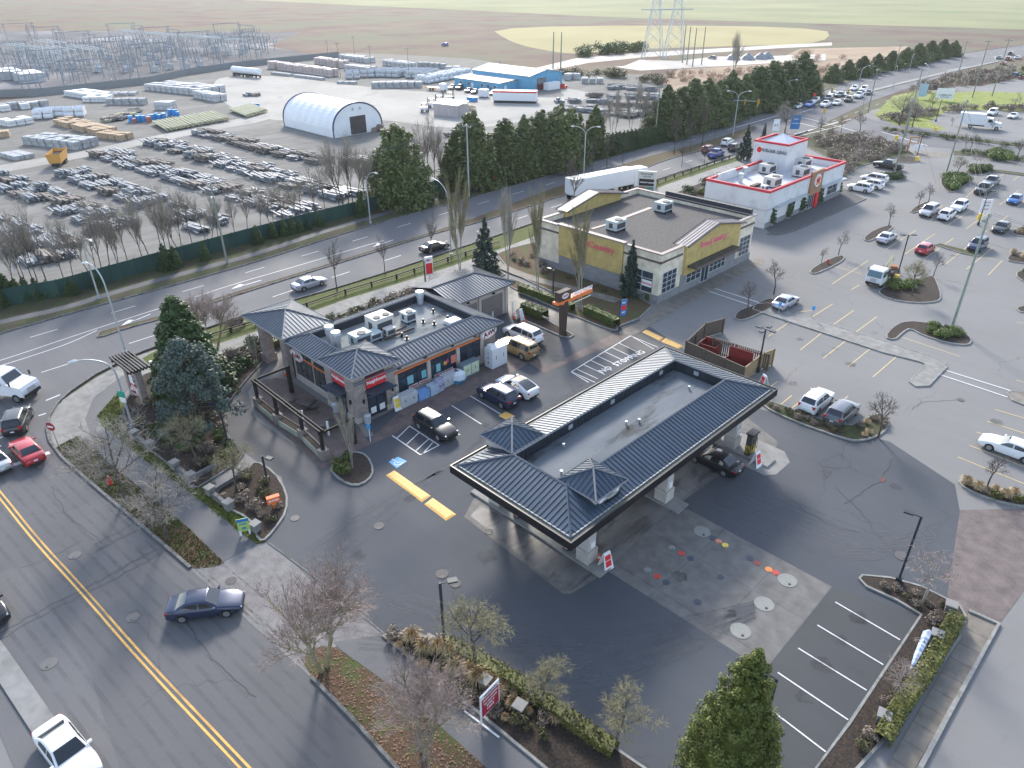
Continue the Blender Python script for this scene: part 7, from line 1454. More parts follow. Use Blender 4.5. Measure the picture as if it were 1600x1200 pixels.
P_cyp = conifer(6, 1.3, 60, 60, .16, L_cyp, pw=.6, name='cypress_tree'); P_col = conifer(10, 2.4, 120, 100, .2, L_cyp, pw=.62, name='cypress_tree'); P_spr = conifer(7, 1.5, 80, 45, .17, L_spruce, core=False, jit=.35, bl=.22, name='spruce_tree'); P_pot = conifer(2.4, .45, 22, 30, .1, L_cyp, pw=.5, name='potted_cypress')
P_gold = conifer(9.5, 1.95, 330, 170, .06, L_gold, pw=.6, bl=.2, jit=.3, name='golden_conifer')
def pine():
    o = empty('blue_pine'); b = MB(); b.tube([(0, 0, 0), (.2, 0, 4), (0, .1, 9)], [.35, .25, .06], 8)
    bs = []
    for i in range(105):
        t = RN.random()**.75; z = 1.5+t*9.2; R_ = 5.0*(1-t)**.55*RN.uniform(.55, 1.02); a = RN.uniform(0, 6.3); q = RN.uniform(.6, 1.15); bs.append(((R_*math.cos(a), R_*math.sin(a), z), q, q*.75))
        if i % 3 == 0: b.tube([(0, 0, max(1, z-1)), (R_*math.cos(a)*.9, R_*math.sin(a)*.9, z-.1)], [.08, .03], 4)
    b.build('trunk', B_bark, o); b = MB(); leafs(b, bs, 170, .17, up=.5); b.build('crown', L_pine, o); return o
P_pine = Proto(pine)
def bare(h, sp, lev=4, up=.5, tr=.12, clear=.25, nch=5, mat=B_bark, tw=B_bark, name='bare_tree', twr=.012, multi=1, dens=1.0, seed=0, lean=.25):
    def f():
        rn = random.Random(seed*7+3); o = empty(name); b = MB(); t = MB()
        def grow(p, d, L_, r, l):
            n = 3; pts = [p]; q = p; e = d
            for i in range(n): e = (e+Vector((rn.uniform(-1, 1), rn.uniform(-1, 1), rn.uniform(-.3, .6)))*.16).normalized(); q = q+e*L_/n; pts.append(q)
            if l > 1: b.tube(pts, [r, r*.85, r*.7, r*.55], 5 if r > .04 else 3, cap=False)
            else:
                w = max(r, twr)
                for i in range(n):
                    a = (pts[i+1]-pts[i]).cross(Vector((rn.uniform(-1, 1), rn.uniform(-1, 1), 1))).normalized()*w*(1-.25*i); t.quad(pts[i]-a, pts[i]+a, pts[i+1]+a*.75, pts[i+1]-a*.75)
            if l == 0: return
            k = nch if l > 1 else int(nch*dens)+2
            for j in range(k):
                s_ = rn.uniform(.25, 1); i = min(n-1, int(s_*n)); bp = pts[i].lerp(pts[i+1], s_*n-i); az = j*2.4+rn.uniform(-.5, .5); u = e.cross(Vector((.3, .2, 1))).normalized(); w = e.cross(u)
                dd = (e*up+(u*math.cos(az)+w*math.sin(az))*sp+Vector((0, 0, .15*up))).normalized(); grow(bp, dd, L_*rn.uniform(.5, .72), r*.5, l-1)
            if l > 1: grow(pts[-1], e, L_*.6, r*.55, l-1)
        for m_ in range(multi):
            a = m_*6.28/multi; e = Vector((math.cos(a)*lean*(multi > 1), math.sin(a)*lean*(multi > 1), 1)).normalized(); p0 = Vector((.15*math.cos(a)*(multi > 1), .15*math.sin(a)*(multi > 1), 0)); p1 = p0+e*h*clear
            b.tube([p0, p1], [tr*1.2, tr], 7, cap=False); grow(p1, e, h*.42, tr, lev)
        b.build('trunk', mat, o); t.build('twigs', tw, o); return o
    return Proto(f)
V1 = bare(7, .75, 4, .75, .11, .14, 6, B_bark, B_gb, 'bare_maple', .009, seed=1); V2 = bare(7, .6, 4, .9, .11, .08, 6, B_yel, B_red, 'bare_maple', .008, 2, seed=2, dens=1.2)
V3 = bare(4.5, .85, 4, .7, .08, .22, 5, B_bark, B_yel, 'bare_tree', .011, seed=3, dens=1.4); V4 = bare(4, .8, 3, .7, .07, .3, 6, B_bark, B_bark, 'bare_tree', .012, seed=4); V5 = bare(4, .9, 3, .6, .07, .3, 6, B_pale, B_red, 'bare_tree', .014, seed=5)
PO1 = bare(11, .17, 3, 1.0, .11, .05, 8, B_pale, B_yel, 'bare_poplar', .013, 2, seed=6, dens=1.3, lean=.04); PO2 = bare(11, .17, 3, 1.0, .1, .05, 8, B_pale, B_pale, 'bare_poplar', .013, 2, seed=7, dens=1.2, lean=.05)
AL = [bare(11, .45, 3, .95, .09, .2, 8, B_bark, B_gb, 'bare_alder', .014, 1+i % 2, seed=8+i) for i in range(3)]; ST = bare(6, .5, 3, .9, .07, .35, 6, B_bark, B_bark, 'street_tree', .014, seed=12)
DEF = {V1: 7, V2: 7, V3: 4.5, V4: 4, V5: 4, PO1: 11, PO2: 11, ST: 6, P_cyp: 6, P_col: 10, P_spr: 7, P_pot: 2.4, P_gold: 9.5, P_pine: 10.9}
for a in AL: DEF[a] = 11
for a in P_cedar: DEF[a] = 12
def tree(P, px, ty, label, cat='bare tree', group=None, k=1.0, wide=1.0, z=0, H=None):
    h = H or hgt(px, ty)*k; s = h/DEF[P]; p = G(*px)
    return P((p.x, p.y, z), RN.uniform(0, 6.3), s*wide, label, cat, group, sz=s)
REAL = {V1: 1.05, V2: 1.05, V3: 1.05, V4: 1.05, V5: 1.05}
for P, px, ty, l in ((V1, (197, 782), 650, 'bare maple on the leafy verge nearest the side street corner'), (V1, (262, 842), 732, 'bare maple on the leafy verge above the driveway'), (V2, (507, 1045), 893, 'large bare reddish maple on the verge below the driveway'), (V2, (662, 1178), 1058, 'bare maple cut by the bottom edge left of the red notice board'),
                     (V3, (742, 1042), 940, 'fine twigged yellowish tree beside the front bed lamp'), (V3, (846, 1108), 1040, 'small bare tree in the middle of the front bed'), (V3, (962, 1168), 1092, 'small yellowish tree at the bottom edge by the kerb'), (V3, (310, 730), 652, 'yellow green tinted bare tree in the corner bed'), (V3, (370, 767), 700, 'small yellowish bare tree in the orange sign bed'),
                     (V2, (338, 541), 452, 'dark multi stemmed bare tree behind the cypress'), (V4, (1209, 460), 412, 'bare lot tree left of the silver sedan'), (V4, (1167, 488), 442, 'bare tree in the pear shaped bed by the crosswalk'), (V4, (1310, 398), 365, 'bare tree at the top end of the narrow island'), (V4, (1283, 412), 388, 'low bare tree by the island hydrant'),
                     (V3, (1424, 462), 408, 'spreading yellowish tree in the triangular bed'), (V4, (1458, 433), 400, 'bare tree at the point of the triangular bed'), (V4, (1372, 684), 618, 'thin bare tree in the bed by the grey suv'), (V4, (1541, 763), 712, 'tiny bare tree in the right edge bed'), (V5, (1442, 942), 866, 'reddish bare tree in the right bed behind the stalls'), (V5, (1395, 1090), 1040, 'small reddish tree leaning by the folded banner'),
                     (V4, (1388, 354), 322, 'bare tree on the oval island right of the restaurant'), (V4, (1434, 326), 298, 'left one of two leaning trees by the row of three cars'), (V4, (1450, 318), 290, 'right one of two leaning trees by the row of three cars'), (V3, (1494, 278), 245, 'bare tree inside the evergreen hedge bed'), (V5, (1523, 264), 236, 'reddish bare tree on the second hedge island'),
                     (V4, (1281, 211), 184, 'first small tree on the crosswalk corner'), (V4, (1314, 207), 184, 'second small tree on the crosswalk corner'), (V4, (1342, 211), 177, 'wide dark tree on the crosswalk corner'), (V1, (1226, 208), 158, 'bare tree behind the restaurant sign tower'), (V5, (1359, 233), 205, 'reddish tree behind the restaurant'), (V5, (1336, 262), 225, 'reddish tree nearest the parked white cars'),
                     (V1, (1405, 196), 143, 'broad dark bare tree on the intersection corner'), (V1, (1425, 199), 152, 'broad bare tree right of the corner tree'), (V4, (1507, 236), 211, 'left one of the pair of trees on the cross street'), (V4, (1515, 237), 210, 'right one of the pair of trees on the cross street'), (V4, (1561, 243), 222, 'small tree on the street median grass'), (V4, (1588, 250), 217, 'tree at the lot boundary by the right edge'), (V4, (1487, 197), 184, 'small tree in front of the box truck'),
                     (V5, (1583, 173), 147, 'rounded red twigged tree on the bright lawn'), (V4, (1455, 175), 148, 'slender tree in front of the real estate board'), (V4, (1549, 205), 190, 'small tree before the truck cab')):
    tree(P, px, ty, l, wide=1.25 if P in (V1, V2) else 1.1)
for P, px, ty, l, w in ((PO1, (720, 441), 262, 'tall upright poplar behind the store garage, left of the spruce', .9), (PO2, (794, 436), 270, 'tall upright pale poplar right of the store spruce', .8), (PO1, (840, 460), 283, 'slim upright poplar before the cream shop corner', .8), (PO1, (906, 486), 312, 'dense upright poplar before the mustard panel', 1.1), (PO2, (551, 733), 612, 'slim pale poplar in the rounded patio island', .8), (PO2, (403, 582), 512, 'thin sapling by the porch path', .6),
                        (PO2, (955, 214), 128, 'tall pale birch left of the transformer pole', 1), (PO2, (1000, 205), 118, 'tall pale birch clump beside the cedars', 1.3), (PO2, (985, 210), 125, 'middle pale birch beyond the fence', 1), (PO2, (1145, 128), 40, 'very tall far poplar clump rising over the cedars', 1.2), (PO2, (618, 300), 300, 'x', 1))[:10]:
    tree(P, px, ty, l, 'poplar', wide=w*.62)
for i, (px, ty) in enumerate((((527, 456), 385), ((602, 430), 378), ((674, 403), 345), ((948, 263), 218), ((973, 256), 218), ((1053, 242), 184), ((1078, 236), 188), ((1097, 228), 163), ((1116, 218), 190), ((1065, 261), 228), ((1100, 262), 230), ((892, 300), 246), ((925, 268), 232), ((895, 338), 262), ((1140, 200), 178))):
    tree(ST, px, ty, ('street tree beside the silver sedan', 'street tree between the silver and the black sedan', 'street tree in front of the black sedan', 'median tree above the trailer front', 'median tree above the tractor cab', 'tall median tree left of the queue', 'median tree second from the near queue', 'tallest median tree before the cedars', 'median tree beside the two armed lamp', 'verge tree behind the near queue', 'verge tree below the deep blue pickup', 'median tree above the trailer', 'median tree behind the trailer roof', 'verge tree in front of the trailer', 'small median tree under the signal arm')[i], 'street tree')
# alders along the fence: individual bare trees
AG = 'bare trees along the green fence'
for i, (x, y, t) in enumerate(((30, 470, 360), (62, 462, 330), (78, 458, 318), (120, 452, 345), (150, 446, 335), (165, 443, 320), (178, 440, 318), (190, 436, 335), (228, 427, 312), (238, 424, 300), (262, 417, 300), (272, 415, 295), (305, 404, 300), (330, 397, 305), (370, 386, 300), (410, 374, 290), (45, 466, 345), (105, 455, 350), (205, 432, 318), (285, 409, 300), (345, 393, 298), (390, 380, 292), (428, 369, 288), (510, 348, 250), (445, 364, 285), (470, 358, 275), (495, 352, 262), (532, 342, 222), (542, 338, 214), (553, 335, 215), (562, 332, 235), (575, 330, 230), (585, 326, 250), (655, 305, 215), (668, 300, 190), (680, 297, 185), (690, 294, 200), (700, 292, 225), (940, 232, 160), (960, 226, 150), (1010, 216, 150))):
    tree(AL[i % 3], (x, y-3), t, 'bare tree number %d from the left among those rising behind the green mesh fence' % (i+1), 'bare tree', AG, wide=.8)
# evergreens
for x, y, t, w, l in ((627, 318, 188, 1.25, 'big lone cedar left of the grey pole'), (712, 292, 205, 1.0, 'cedar left of the grey crossarm pole'), (740, 290, 172, 1.25, 'tall cedar behind the grey crossarm pole'), (790, 280, 178, 1.1, 'cedar right of the grey crossarm pole'), (818, 274, 172, 1.05, 'second cedar right of the grey pole'), (845, 268, 165, 1.05, 'third cedar right of the grey pole'), (873, 262, 160, 1.1, 'tall cedar in the middle of the roadside group'), (893, 256, 165, 1.0, 'cedar behind the lone pointed one'), (928, 244, 157, .9, 'pointed cedar at the right end of the group'),
                      (1038, 214, 126, 1.0, 'first cedar of the tall row right of the transformer pole'), (1058, 208, 132, 1.1, 'second cedar of the tall row'), (1078, 203, 121, 1.1, 'third cedar of the tall row'), (1100, 196, 116, 1.1, 'fourth cedar of the tall row'), (1118, 190, 122, 1.1, 'fifth cedar of the tall row'), (1136, 184, 108, 1.1, 'sixth and highest cedar before the birches'), (1158, 178, 112, 1.2, 'cedar behind the signal mast'), (1178, 172, 98, 1.2, 'cedar right of the signal mast'), (1200, 166, 92, 1.2, 'tall cedar two from the end of the row'), (1222, 160, 88, 1.2, 'tall cedar one from the end of the row'), (1246, 150, 80, 1.3, 'last cedar of the row beside the stop line'), (1262, 146, 100, 1.0, 'low cedar past the end of the row')):
    tree(P_cedar[(x+y) % 4], (x, y), t+RN.uniform(-3, 5), l, 'cedar', wide=w*(1.3 if x > 1000 else 1.12)*RN.uniform(.85, 1.15))
for x, y, t, l in ((1300, 128, 98, 'first'), (1322, 122, 92, 'second'), (1345, 118, 86, 'third'), (1368, 112, 82, 'fourth'), (1390, 108, 78, 'fifth'), (1412, 104, 72, 'sixth'), (1430, 100, 66, 'seventh'), (1450, 94, 62, 'eighth'), (1470, 90, 60, 'ninth'), (1488, 88, 62, 'tenth')): tree(P_cedar[x % 4], (x, y), t, l+' evergreen up the far verge beyond the queue', 'cedar', wide=1.7)
for i, (x, y, t) in enumerate(((5, 470, 428), (18, 468, 425), (32, 466, 432), (46, 465, 430), (62, 463, 432), (78, 460, 436), (92, 458, 440), (118, 456, 432), (152, 446, 424), (262, 418, 378), (276, 414, 382), (322, 402, 376), (428, 368, 345), (445, 364, 340), (458, 361, 338), (470, 358, 340), (484, 355, 342), (500, 350, 330), (565, 334, 300), (570, 333, 312), (672, 310, 288), (404, 377, 350), (690, 306, 290), (0, 476, 430), (108, 458, 440))):
    tree(P_cyp, (x, y+4), t, 'small dark cypress at the green fence, %d in the row' % (i+1), 'cypress', 'small cypresses at the green fence', wide=1.3)
for i in range(16): x = 955+i*6; tree(P_cyp, (x, 240-i*1.6+2), 205-i*1.0, 'clipped cypress number %d of the low hedge row right of the cedars' % (i+1), 'cypress', 'low cypress hedge row', wide=1.5)
tree(P_col, (306, 612), 455, 'dark columnar cypress behind the blue pine', 'cypress', wide=1.45); tree(P_pine, (318, 676), 532, 'broad blue green pine in the corner bed', 'pine', wide=.9); tree(P_gold, (1128, 1250), 1006, 'golden green conifer in the foreground by the parking stalls', 'conifer', wide=1.02)
for x, y, t, w, l in ((759, 436, 335, 1.05, 'dark spruce behind the store garage'), (983, 462, 370, .85, 'narrow spruce at the cream shop corner'), (1162, 250, 192, 1.0, 'small spruce beside the burger restaurant'), (1192, 222, 190, .8, 'small spruce left of the sign tower')): tree(P_spr, (x, y), t, l, 'spruce', wide=w)
for i, (x, y, l) in enumerate(((1203, 352, 'nearest the front corner'), (1229, 341, 'second from the front corner'), (1250, 331, 'left of the red fin'), (1276, 319, 'right of the red fin'), (1307, 302, 'at the far corner'))):
    o = tree(P_pot, (x, y), 0, 'potted cypress at the restaurant front, '+l, 'potted plant', H=3.4, z=.4, wide=1.6); p = G(x, y); b = MB(); b.cyl(0, 0, -.4/1.4, .05, .22, .3, 10); q = b.build('pot', M_galv, o)
# shrubs
def shrub(rx, rz, n, s, mat, name='shrub', nb=7):
    def f():
        b = MB(); leafs(b, [((RN.uniform(-.5, .5)*rx, RN.uniform(-.5, .5)*rx, rz*RN.uniform(.35, .8)), rx*.55, rz*.45) for _ in range(nb)], n, s); return b.build(name, mat)
    return Proto(f)
S_ol = shrub(.8, .8, 45, .11, L_olive); S_ol2 = shrub(.7, .7, 45, .1, L_hedge); S_br = shrub(.9, .9, 45, .12, L_brown, nb=8); S_bx = shrub(.6, .6, 45, .1, L_box); S_lg = shrub(1.1, 1.0, 50, .14, L_lawn, nb=8); S_dk = shrub(1.0, .9, 50, .13, L_cyp)
def tuft():
    b = MB()
    for _ in range(260): a = RN.uniform(0, 6.3); k = RN.uniform(.1, .75); h = RN.uniform(.35, .75); d = Vector((math.cos(a), math.sin(a), 0)); w = Vector((-d.y, d.x, 0))*.02; b.quad(d*.08-w, d*.08+w, d*k*.6+Vector((0, 0, h))+w, d*k*.6+Vector((0, 0, h))-w); b.quad(d*k*.6+Vector((0, 0, h))-w, d*k*.6+Vector((0, 0, h))+w, d*k+Vector((0, 0, h*.7)))
    return b.build('grass_tuft', L_tuft)
S_tf = Proto(tuft)
FAR = {}
def fill(poly, n, kinds, label, cat='shrub', smin=.7, smax=1.2, z=.1, px=True, mind=.7, far=None):
    P_ = ccw([G2(*q) for q in poly]) if px else poly; xs = [q[0] for q in P_]; ys = [q[1] for q in P_]; done = []; tries = 0
    while len(done) < n and tries < n*60:
        tries += 1; x, y = RN.uniform(min(xs), max(xs)), RN.uniform(min(ys), max(ys))
        if not inside(P_, x, y) or any((x-a)**2+(y-c)**2 < mind**2 for a, c in done): continue
        done.append((x, y)); s = RN.uniform(smin, smax)
        if far: leafs(FAR.setdefault(far, MB()), [((x+RN.uniform(-.5, .5)*s, y+RN.uniform(-.5, .5)*s, z+s*RN.uniform(.3, .8)), .6*s, .5*s) for _ in range(6)], 30, .13*s); continue
        RN.choice(kinds)((x, y, z), RN.uniform(0, 6.3), s, label, cat, label+' (group)')
fill([(212, 690), (208, 655), (230, 625), (280, 600), (330, 620), (345, 660), (372, 700), (330, 745), (300, 755)], 26, [S_ol, S_ol2, S_br, S_dk], 'low shrub among mulch in the corner bed under the blue pine'); fill([(285, 575), (400, 540), (425, 525), (415, 560), (385, 590), (300, 600)], 18, [S_ol, S_br, S_dk], 'shrub in the bed between the cypress and the porch', smin=.9, smax=1.4)
fill([(345, 780), (400, 735), (440, 765), (440, 800), (410, 835), (400, 815)], 12, [S_ol, S_br], 'sparse shrub in the orange sign bed', smin=.5, smax=.9); fill([(520, 728), (545, 715), (552, 735), (535, 742)], 6, [S_ol2, S_bx], 'green shrub in the rounded patio island')
fill([(605, 998), (670, 1003), (780, 1070), (880, 1130), (850, 1170), (700, 1075), (640, 1030)], 34, [S_ol, S_br, S_tf], 'twiggy shrub or grass clump in the front bed', smin=.45, smax=.85); fill([(640, 1000), (720, 1030), (800, 1085), (770, 1100), (700, 1050)], 10, [S_tf], 'straw coloured grass tuft in the front bed', 'grass tuft', .9, 1.3)
fill([(1362, 912), (1440, 932), (1490, 955), (1480, 975), (1440, 1040), (1385, 1130), (1330, 1200), (1345, 1165), (1440, 1000), (1462, 968), (1425, 945)], 26, [S_br, S_ol], 'brown twiggy shrub in the right bed beside the stalls', smin=.4, smax=.7)
fill([(1500, 755), (1560, 768), (1640, 792), (1560, 783)], 9, [S_tf, S_bx], 'tuft in the long bed at the right edge', 'grass tuft', .7, 1.1); fill([(1340, 668), (1376, 650), (1388, 662), (1350, 685)], 7, [S_br, S_tf], 'low plant in the hooked bed by the grey suv', smin=.5, smax=.8); fill([(1200, 632), (1318, 673), (1318, 680), (1200, 640)], 16, [S_ol, S_br], 'low plant in the grass strip behind the white suv', smin=.4, smax=.7)
fill([(1390, 445), (1436, 442), (1436, 452), (1390, 456)], 10, [S_lg], 'leafy green shrub in the triangular bed', smin=.6, smax=.9); fill([(1455, 510), (1490, 518), (1505, 530), (1470, 528), (1445, 518)], 16, [S_ol2, S_lg], 'green shrub at the foot of the tall green pole', smin=.6, smax=.9)
fill([(1474, 280), (1500, 277), (1512, 284), (1490, 298), (1480, 295)], 26, [S_lg], 'dense green shrub in the kite shaped hedge bed', smin=.9, smax=1.2); fill([(1517, 265), (1545, 264), (1547, 269), (1520, 271)], 14, [S_lg, S_dk], 'green shrub in the second hedge island', smin=.9, smax=1.2); fill([(1372, 278), (1400, 274), (1408, 280), (1385, 283)], 12, [S_dk], 'dark shrub on the island by the tall pole', smin=.9, smax=1.2); fill([(1545, 240), (1575, 242), (1575, 252), (1550, 250)], 14, [S_lg], 'green shrub bank by the lot boundary', smin=1.2, smax=1.6)
fill([(1580, 398), (1640, 400), (1640, 412), (1590, 410)], 10, [S_tf], 'straw tuft in the bed under the guy wire', 'grass tuft', 1, 1.5); fill([(1585, 358), (1640, 352), (1640, 370), (1595, 368)], 9, [S_tf, S_bx], 'tuft in the bed beside the black sedan', 'grass tuft', 1, 1.4); fill([(1590, 425), (1640, 420), (1640, 445)], 6, [S_ol], 'shrub in the lower right edge bed')
fill([(450, 535), (520, 500), (620, 467), (700, 440), (765, 420), (770, 430), (700, 452), (630, 475), (530, 512), (470, 545)], 44, [S_ol, S_ol2, S_br], 'shrub in the long bed behind the convenience store', smin=.8, smax=1.3); fill([(790, 405), (835, 385), (850, 402), (930, 432), (1000, 470), (960, 470), (850, 430)], 16, [S_br, S_ol], 'shrub at the wall of the cream shop', smin=.6, smax=1.0)
fill([(1060, 300), (1085, 292), (1170, 262), (1185, 264), (1170, 276), (1105, 300), (1095, 312)], 22, [S_dk, S_lg, S_br], 'mixed shrub between the two restaurants and the pavement', smin=.9, smax=1.5); fill([(1262, 217), (1330, 210), (1420, 236), (1380, 250), (1340, 258), (1310, 280), (1302, 250)], 70, [S_br, S_br, S_dk], 'reddish shrub on the bank behind the burger restaurant', far='b', smin=1.1, smax=2.0)
fill([(1370, 187), (1450, 172), (1480, 172), (1460, 184), (1400, 194)], 26, [S_br], 'brown hedge shrub along the edge of the far lot', far='b', smin=1.3, smax=2.0); fill([(1480, 172), (1540, 168), (1600, 172), (1600, 176), (1540, 173), (1480, 177)], 26, [S_br], 'brown hedge shrub behind the box truck', far='b', smin=1.2, smax=1.7)
fill([(1415, 142), (1500, 118), (1580, 108), (1585, 125), (1500, 138), (1440, 146)], 80, [S_br], 'brown thicket shrub beside the far main road', far='b', smin=1.5, smax=2.6); fill([(1500, 240), (1640, 256), (1640, 259), (1520, 241)], 22, [S_ol2, S_lg], 'low shrub along the lot boundary strip', far='g', smin=.8, smax=1.1); fill([(1380, 204), (1600, 231), (1600, 233), (1380, 207)], 24, [S_ol2, S_ol], 'low shrub on the cross street median', far='g', smin=.8, smax=1.2); fill([(1585, 108), (1640, 112), (1640, 126), (1590, 124)], 10, [S_lg, S_tf], 'shrub by the top right lot', far='g', smin=1.5, smax=2)
fill([(1290, 122), (1480, 84), (1490, 90), (1300, 135)], 60, [S_lg, S_dk], 'bushy undergrowth at the far evergreens', far='g', smin=2.2, smax=3.6, z=0); fill([(900, 84), (1010, 76), (1010, 80), (900, 92)], 26, [S_dk, S_ol], 'bush on the edge of the yellow field', far='g', smin=3, smax=5, z=0); fill([(800, 118), (1040, 125), (1040, 138), (960, 116), (840, 116)], 40, [S_ol, S_br], 'scrub bush beyond the storage yard', far='o', smin=2, smax=3, z=0)
fill([(1040, 118), (1230, 108), (1250, 82), (1320, 90), (1300, 122), (1200, 150), (1090, 140)], 60, [S_br], 'tan scrub in the dry field behind the cedars', far='t', smin=1.4, smax=2.6, z=0)
for k_, m_, l_ in (('b', L_brown, 'brown twiggy undergrowth on the banks around the intersection'), ('g', L_hedge, 'green undergrowth along medians and far hedges'), ('o', L_olive, 'olive scrub beyond the storage yard'), ('t', M_leaf('tan_twigs', (.3, .2, .14), (.45, .33, .24)), 'tan scrub in the dry field')):
    if k_ in FAR: FAR[k_].build('undergrowth', m_, kind='stuff', label=l_, category='undergrowth')
# clipped hedges
def hedge(pts, w, h, mat, label, z=.1, n=130, s=.1, cl=False):
    P_ = gp(pts, 0, False); b = MB(); strip(b, P_, w*.8, z, z+h*.9)
    for i in range(len(P_)-1):
        a, c = Vector(P_[i]), Vector(P_[i+1]); L_ = (c-a).length; u = (c-a).normalized(); nn = Vector((-u.y, u.x))
        for _ in range(int(n*L_)):
            t = RN.uniform(0, L_); e = RN.uniform(-1, 1); f = RN.random()
            if RN.random() < .5: o_, zz = e*w/2, h*(1-.1*RN.random()+.04*math.sin(t*2.3+e))
            else: o_, zz = (w/2 if e > 0 else -w/2)*RN.uniform(.85, 1.06), f*h
            q = a+u*t+nn*o_; d = (Vector((nn.x*o_*1.5, nn.y*o_*1.5, zz))+rv(.7)).normalized(); tt = d.cross(rv()).normalized(); ww = d.cross(tt); k = s*RN.uniform(.6, 1.2); p = Vector((q.x, q.y, z+zz)); b.quad(p-tt*k, p+ww*k*.6, p+tt*k, p-ww*k*.6)
    b.build('hedge', mat, label=label, category='hedge')
hedge([(696, 1012), (720, 1022), (800, 1068), (830, 1088)], 1.0, .7, L_box, 'clipped yellow green hedge along the kerb of the front bed, upper part'); hedge([(835, 1092), (900, 1138), (960, 1180)], 1.0, .7, L_box, 'clipped yellow green hedge along the kerb of the front bed, lower part')
hedge([(1492, 972), (1470, 1010), (1440, 1062), (1405, 1110), (1375, 1165)], .95, .8, L_box, 'long clipped bright hedge beside the sidewalk at lower right', n=200); hedge([(812, 455), (870, 476), (895, 487)], 1.0, 1.0, L_hedge, 'dark clipped hedge along the drive through, left of the pylon'); hedge([(915, 490), (945, 502), (964, 512)], 1.2, 1.1, L_hedge, 'dark clipped hedge behind the drive through pylon', n=200)
hedge([(818, 486), (852, 500)], 1.4, 1.2, L_hedge, 'short block hedge on the drive through island', n=220); hedge([(640, 250), (641, 250)], .1, .1, L_hedge, 'x') if 0 else None
hedge([(985, 455), (1018, 470)], 1.3, .9, L_hedge, 'low hedge under the cream shop window'); hedge([(420, 545), (455, 530), (480, 520)], 1.2, .8, L_hedge, 'hedge at the foot of the porch pillar')
# grass blades at edges
def blades(poly, n, mat, label, h=.12, name='grass'):
    P_ = ccw([G2(*q) for q in poly]); xs = [q[0] for q in P_]; ys = [q[1] for q in P_]; b = MB(); c = 0; t = 0
    while c < n and t < n*8:
        t += 1; x, y = RN.uniform(min(xs), max(xs)), RN.uniform(min(ys), max(ys))
        if not inside(P_, x, y): continue
        c += 1; a = RN.uniform(0, 6.3); w = .05; hh = h*RN.uniform(.5, 1.4); b.quad((x-w*math.cos(a), y-w*math.sin(a), .03), (x+w*math.cos(a), y+w*math.sin(a), .03), (x+w*.5+RN.uniform(-.06, .06), y+RN.uniform(-.06, .06), .03+hh))
    b.build(name, mat, kind='stuff', label=label, category='grass')
blades([(84, 702), (120, 682), (200, 747), (296, 826), (350, 880), (303, 888), (225, 826), (150, 763)], 5000, M_leaf('grass_blades', (.07, .08, .02), (.14, .16, .04)), 'rough grass and leaves on the verge by the side street'); blades([(185, 612), (152, 650), (215, 711), (400, 850), (415, 848), (398, 815), (316, 735), (215, 690), (190, 650)], 5000, M_leaf('bright_grass_blades', (.1, .12, .02), (.2, .22, .05)), 'bright grass edge along the corner bed')
b = MB()
for _ in range(2600):
    x, y = RN.uniform(485, 760), RN.uniform(1005, 1290); g_ = G2(x, y)
    if inside(LV, *g_) if 'LV' in globals() else inside(ccw([G2(*q) for q in [(487, 1057), (470, 1030), (500, 1010), (525, 1012), (640, 1092), (760, 1200), (700, 1290), (555, 1128)]]), *g_): k = .09; a = RN.uniform(0, 6.3); b.quad((g_[0]+k*math.cos(a), g_[1]+k*math.sin(a), .05), (g_[0]-k*math.sin(a), g_[1]+k*math.cos(a), .08), (g_[0]-k*math.cos(a), g_[1]-k*math.sin(a), .045))
b.build('fallen_leaf_litter', M('dead_leaves', (.16, .08, .05), (.3, .2, .14), 20, .9), kind='stuff', label='dead leaves scattered over the verge', category='leaves')
# ================= STORAGE YARD AND SUBSTATION =================
RY = random.Random(9)
K_w = M('white_wrap', (.62, .63, .65), (.72, .73, .75), 1.5, .5, stain=(.35, .38, .42), ssc=2, srange=(.55, .7)); K_g = M('grey_block_stack', (.27, .29, .31), (.42, .44, .46), 1.2, .8, stain=(.1, .1, .1), ssc=1.6, srange=(.6, .66)); K_l = M('light_block_stack', (.4, .415, .43), (.52, .53, .55), 1.2, .8, stain=(.25, .25, .26), ssc=1.6, srange=(.6, .66))
K_wood = M('pallet_timber', (.38, .27, .17), (.5, .38, .26), 2, .85, stain=(.2, .14, .1), ssc=3); K_red = M('red_white_rack', (.5, .36, .34), (.66, .62, .61), 1.1, .7, stain=(.12, .08, .08), ssc=2.2); K_st = M('weathered_steel', (.14, .15, .17), (.36, .385, .41), 1.1, .6, stain=(.05, .05, .055), ssc=1.5, stretch=(.35, 2, 1)); K_rust = M('weathered_timber', (.15, .13, .12), (.3, .27, .24), 1.1, .8, stain=(.07, .055, .05), ssc=1.5, stretch=(.35, 2, 1)); K_pole = M('treated_pole', (.42, .42, .28), (.52, .5, .36), .6, .8, stretch=(.2, 3, 1)); K_bl = M('blue_drum', (.02, .2, .5), (.04, .28, .6), 2, .4); K_br = M('brown_drum', (.3, .1, .06), (.4, .16, .1), 2, .5)
def pstack(sx, sy, h, m, nx=2, nt=2, name='pallet_stack'):
    def f():
        o = empty(name); b = MB()
        for t in range(nt):
            for i in range(nx):
                w = sx/nx; j = RY.uniform(-.04, .04); b.box(-sx/2+w*(i+.5), j, .12+t*h/nt, w-.07, sy-.05, h/nt-.14)
        b.build('load', m, o); b = MB()
        for t in range(nt): b.box(0, 0, t*h/nt, sx, sy, .11)
        b.build('pallet', K_wood, o); return o
    return Proto(f)
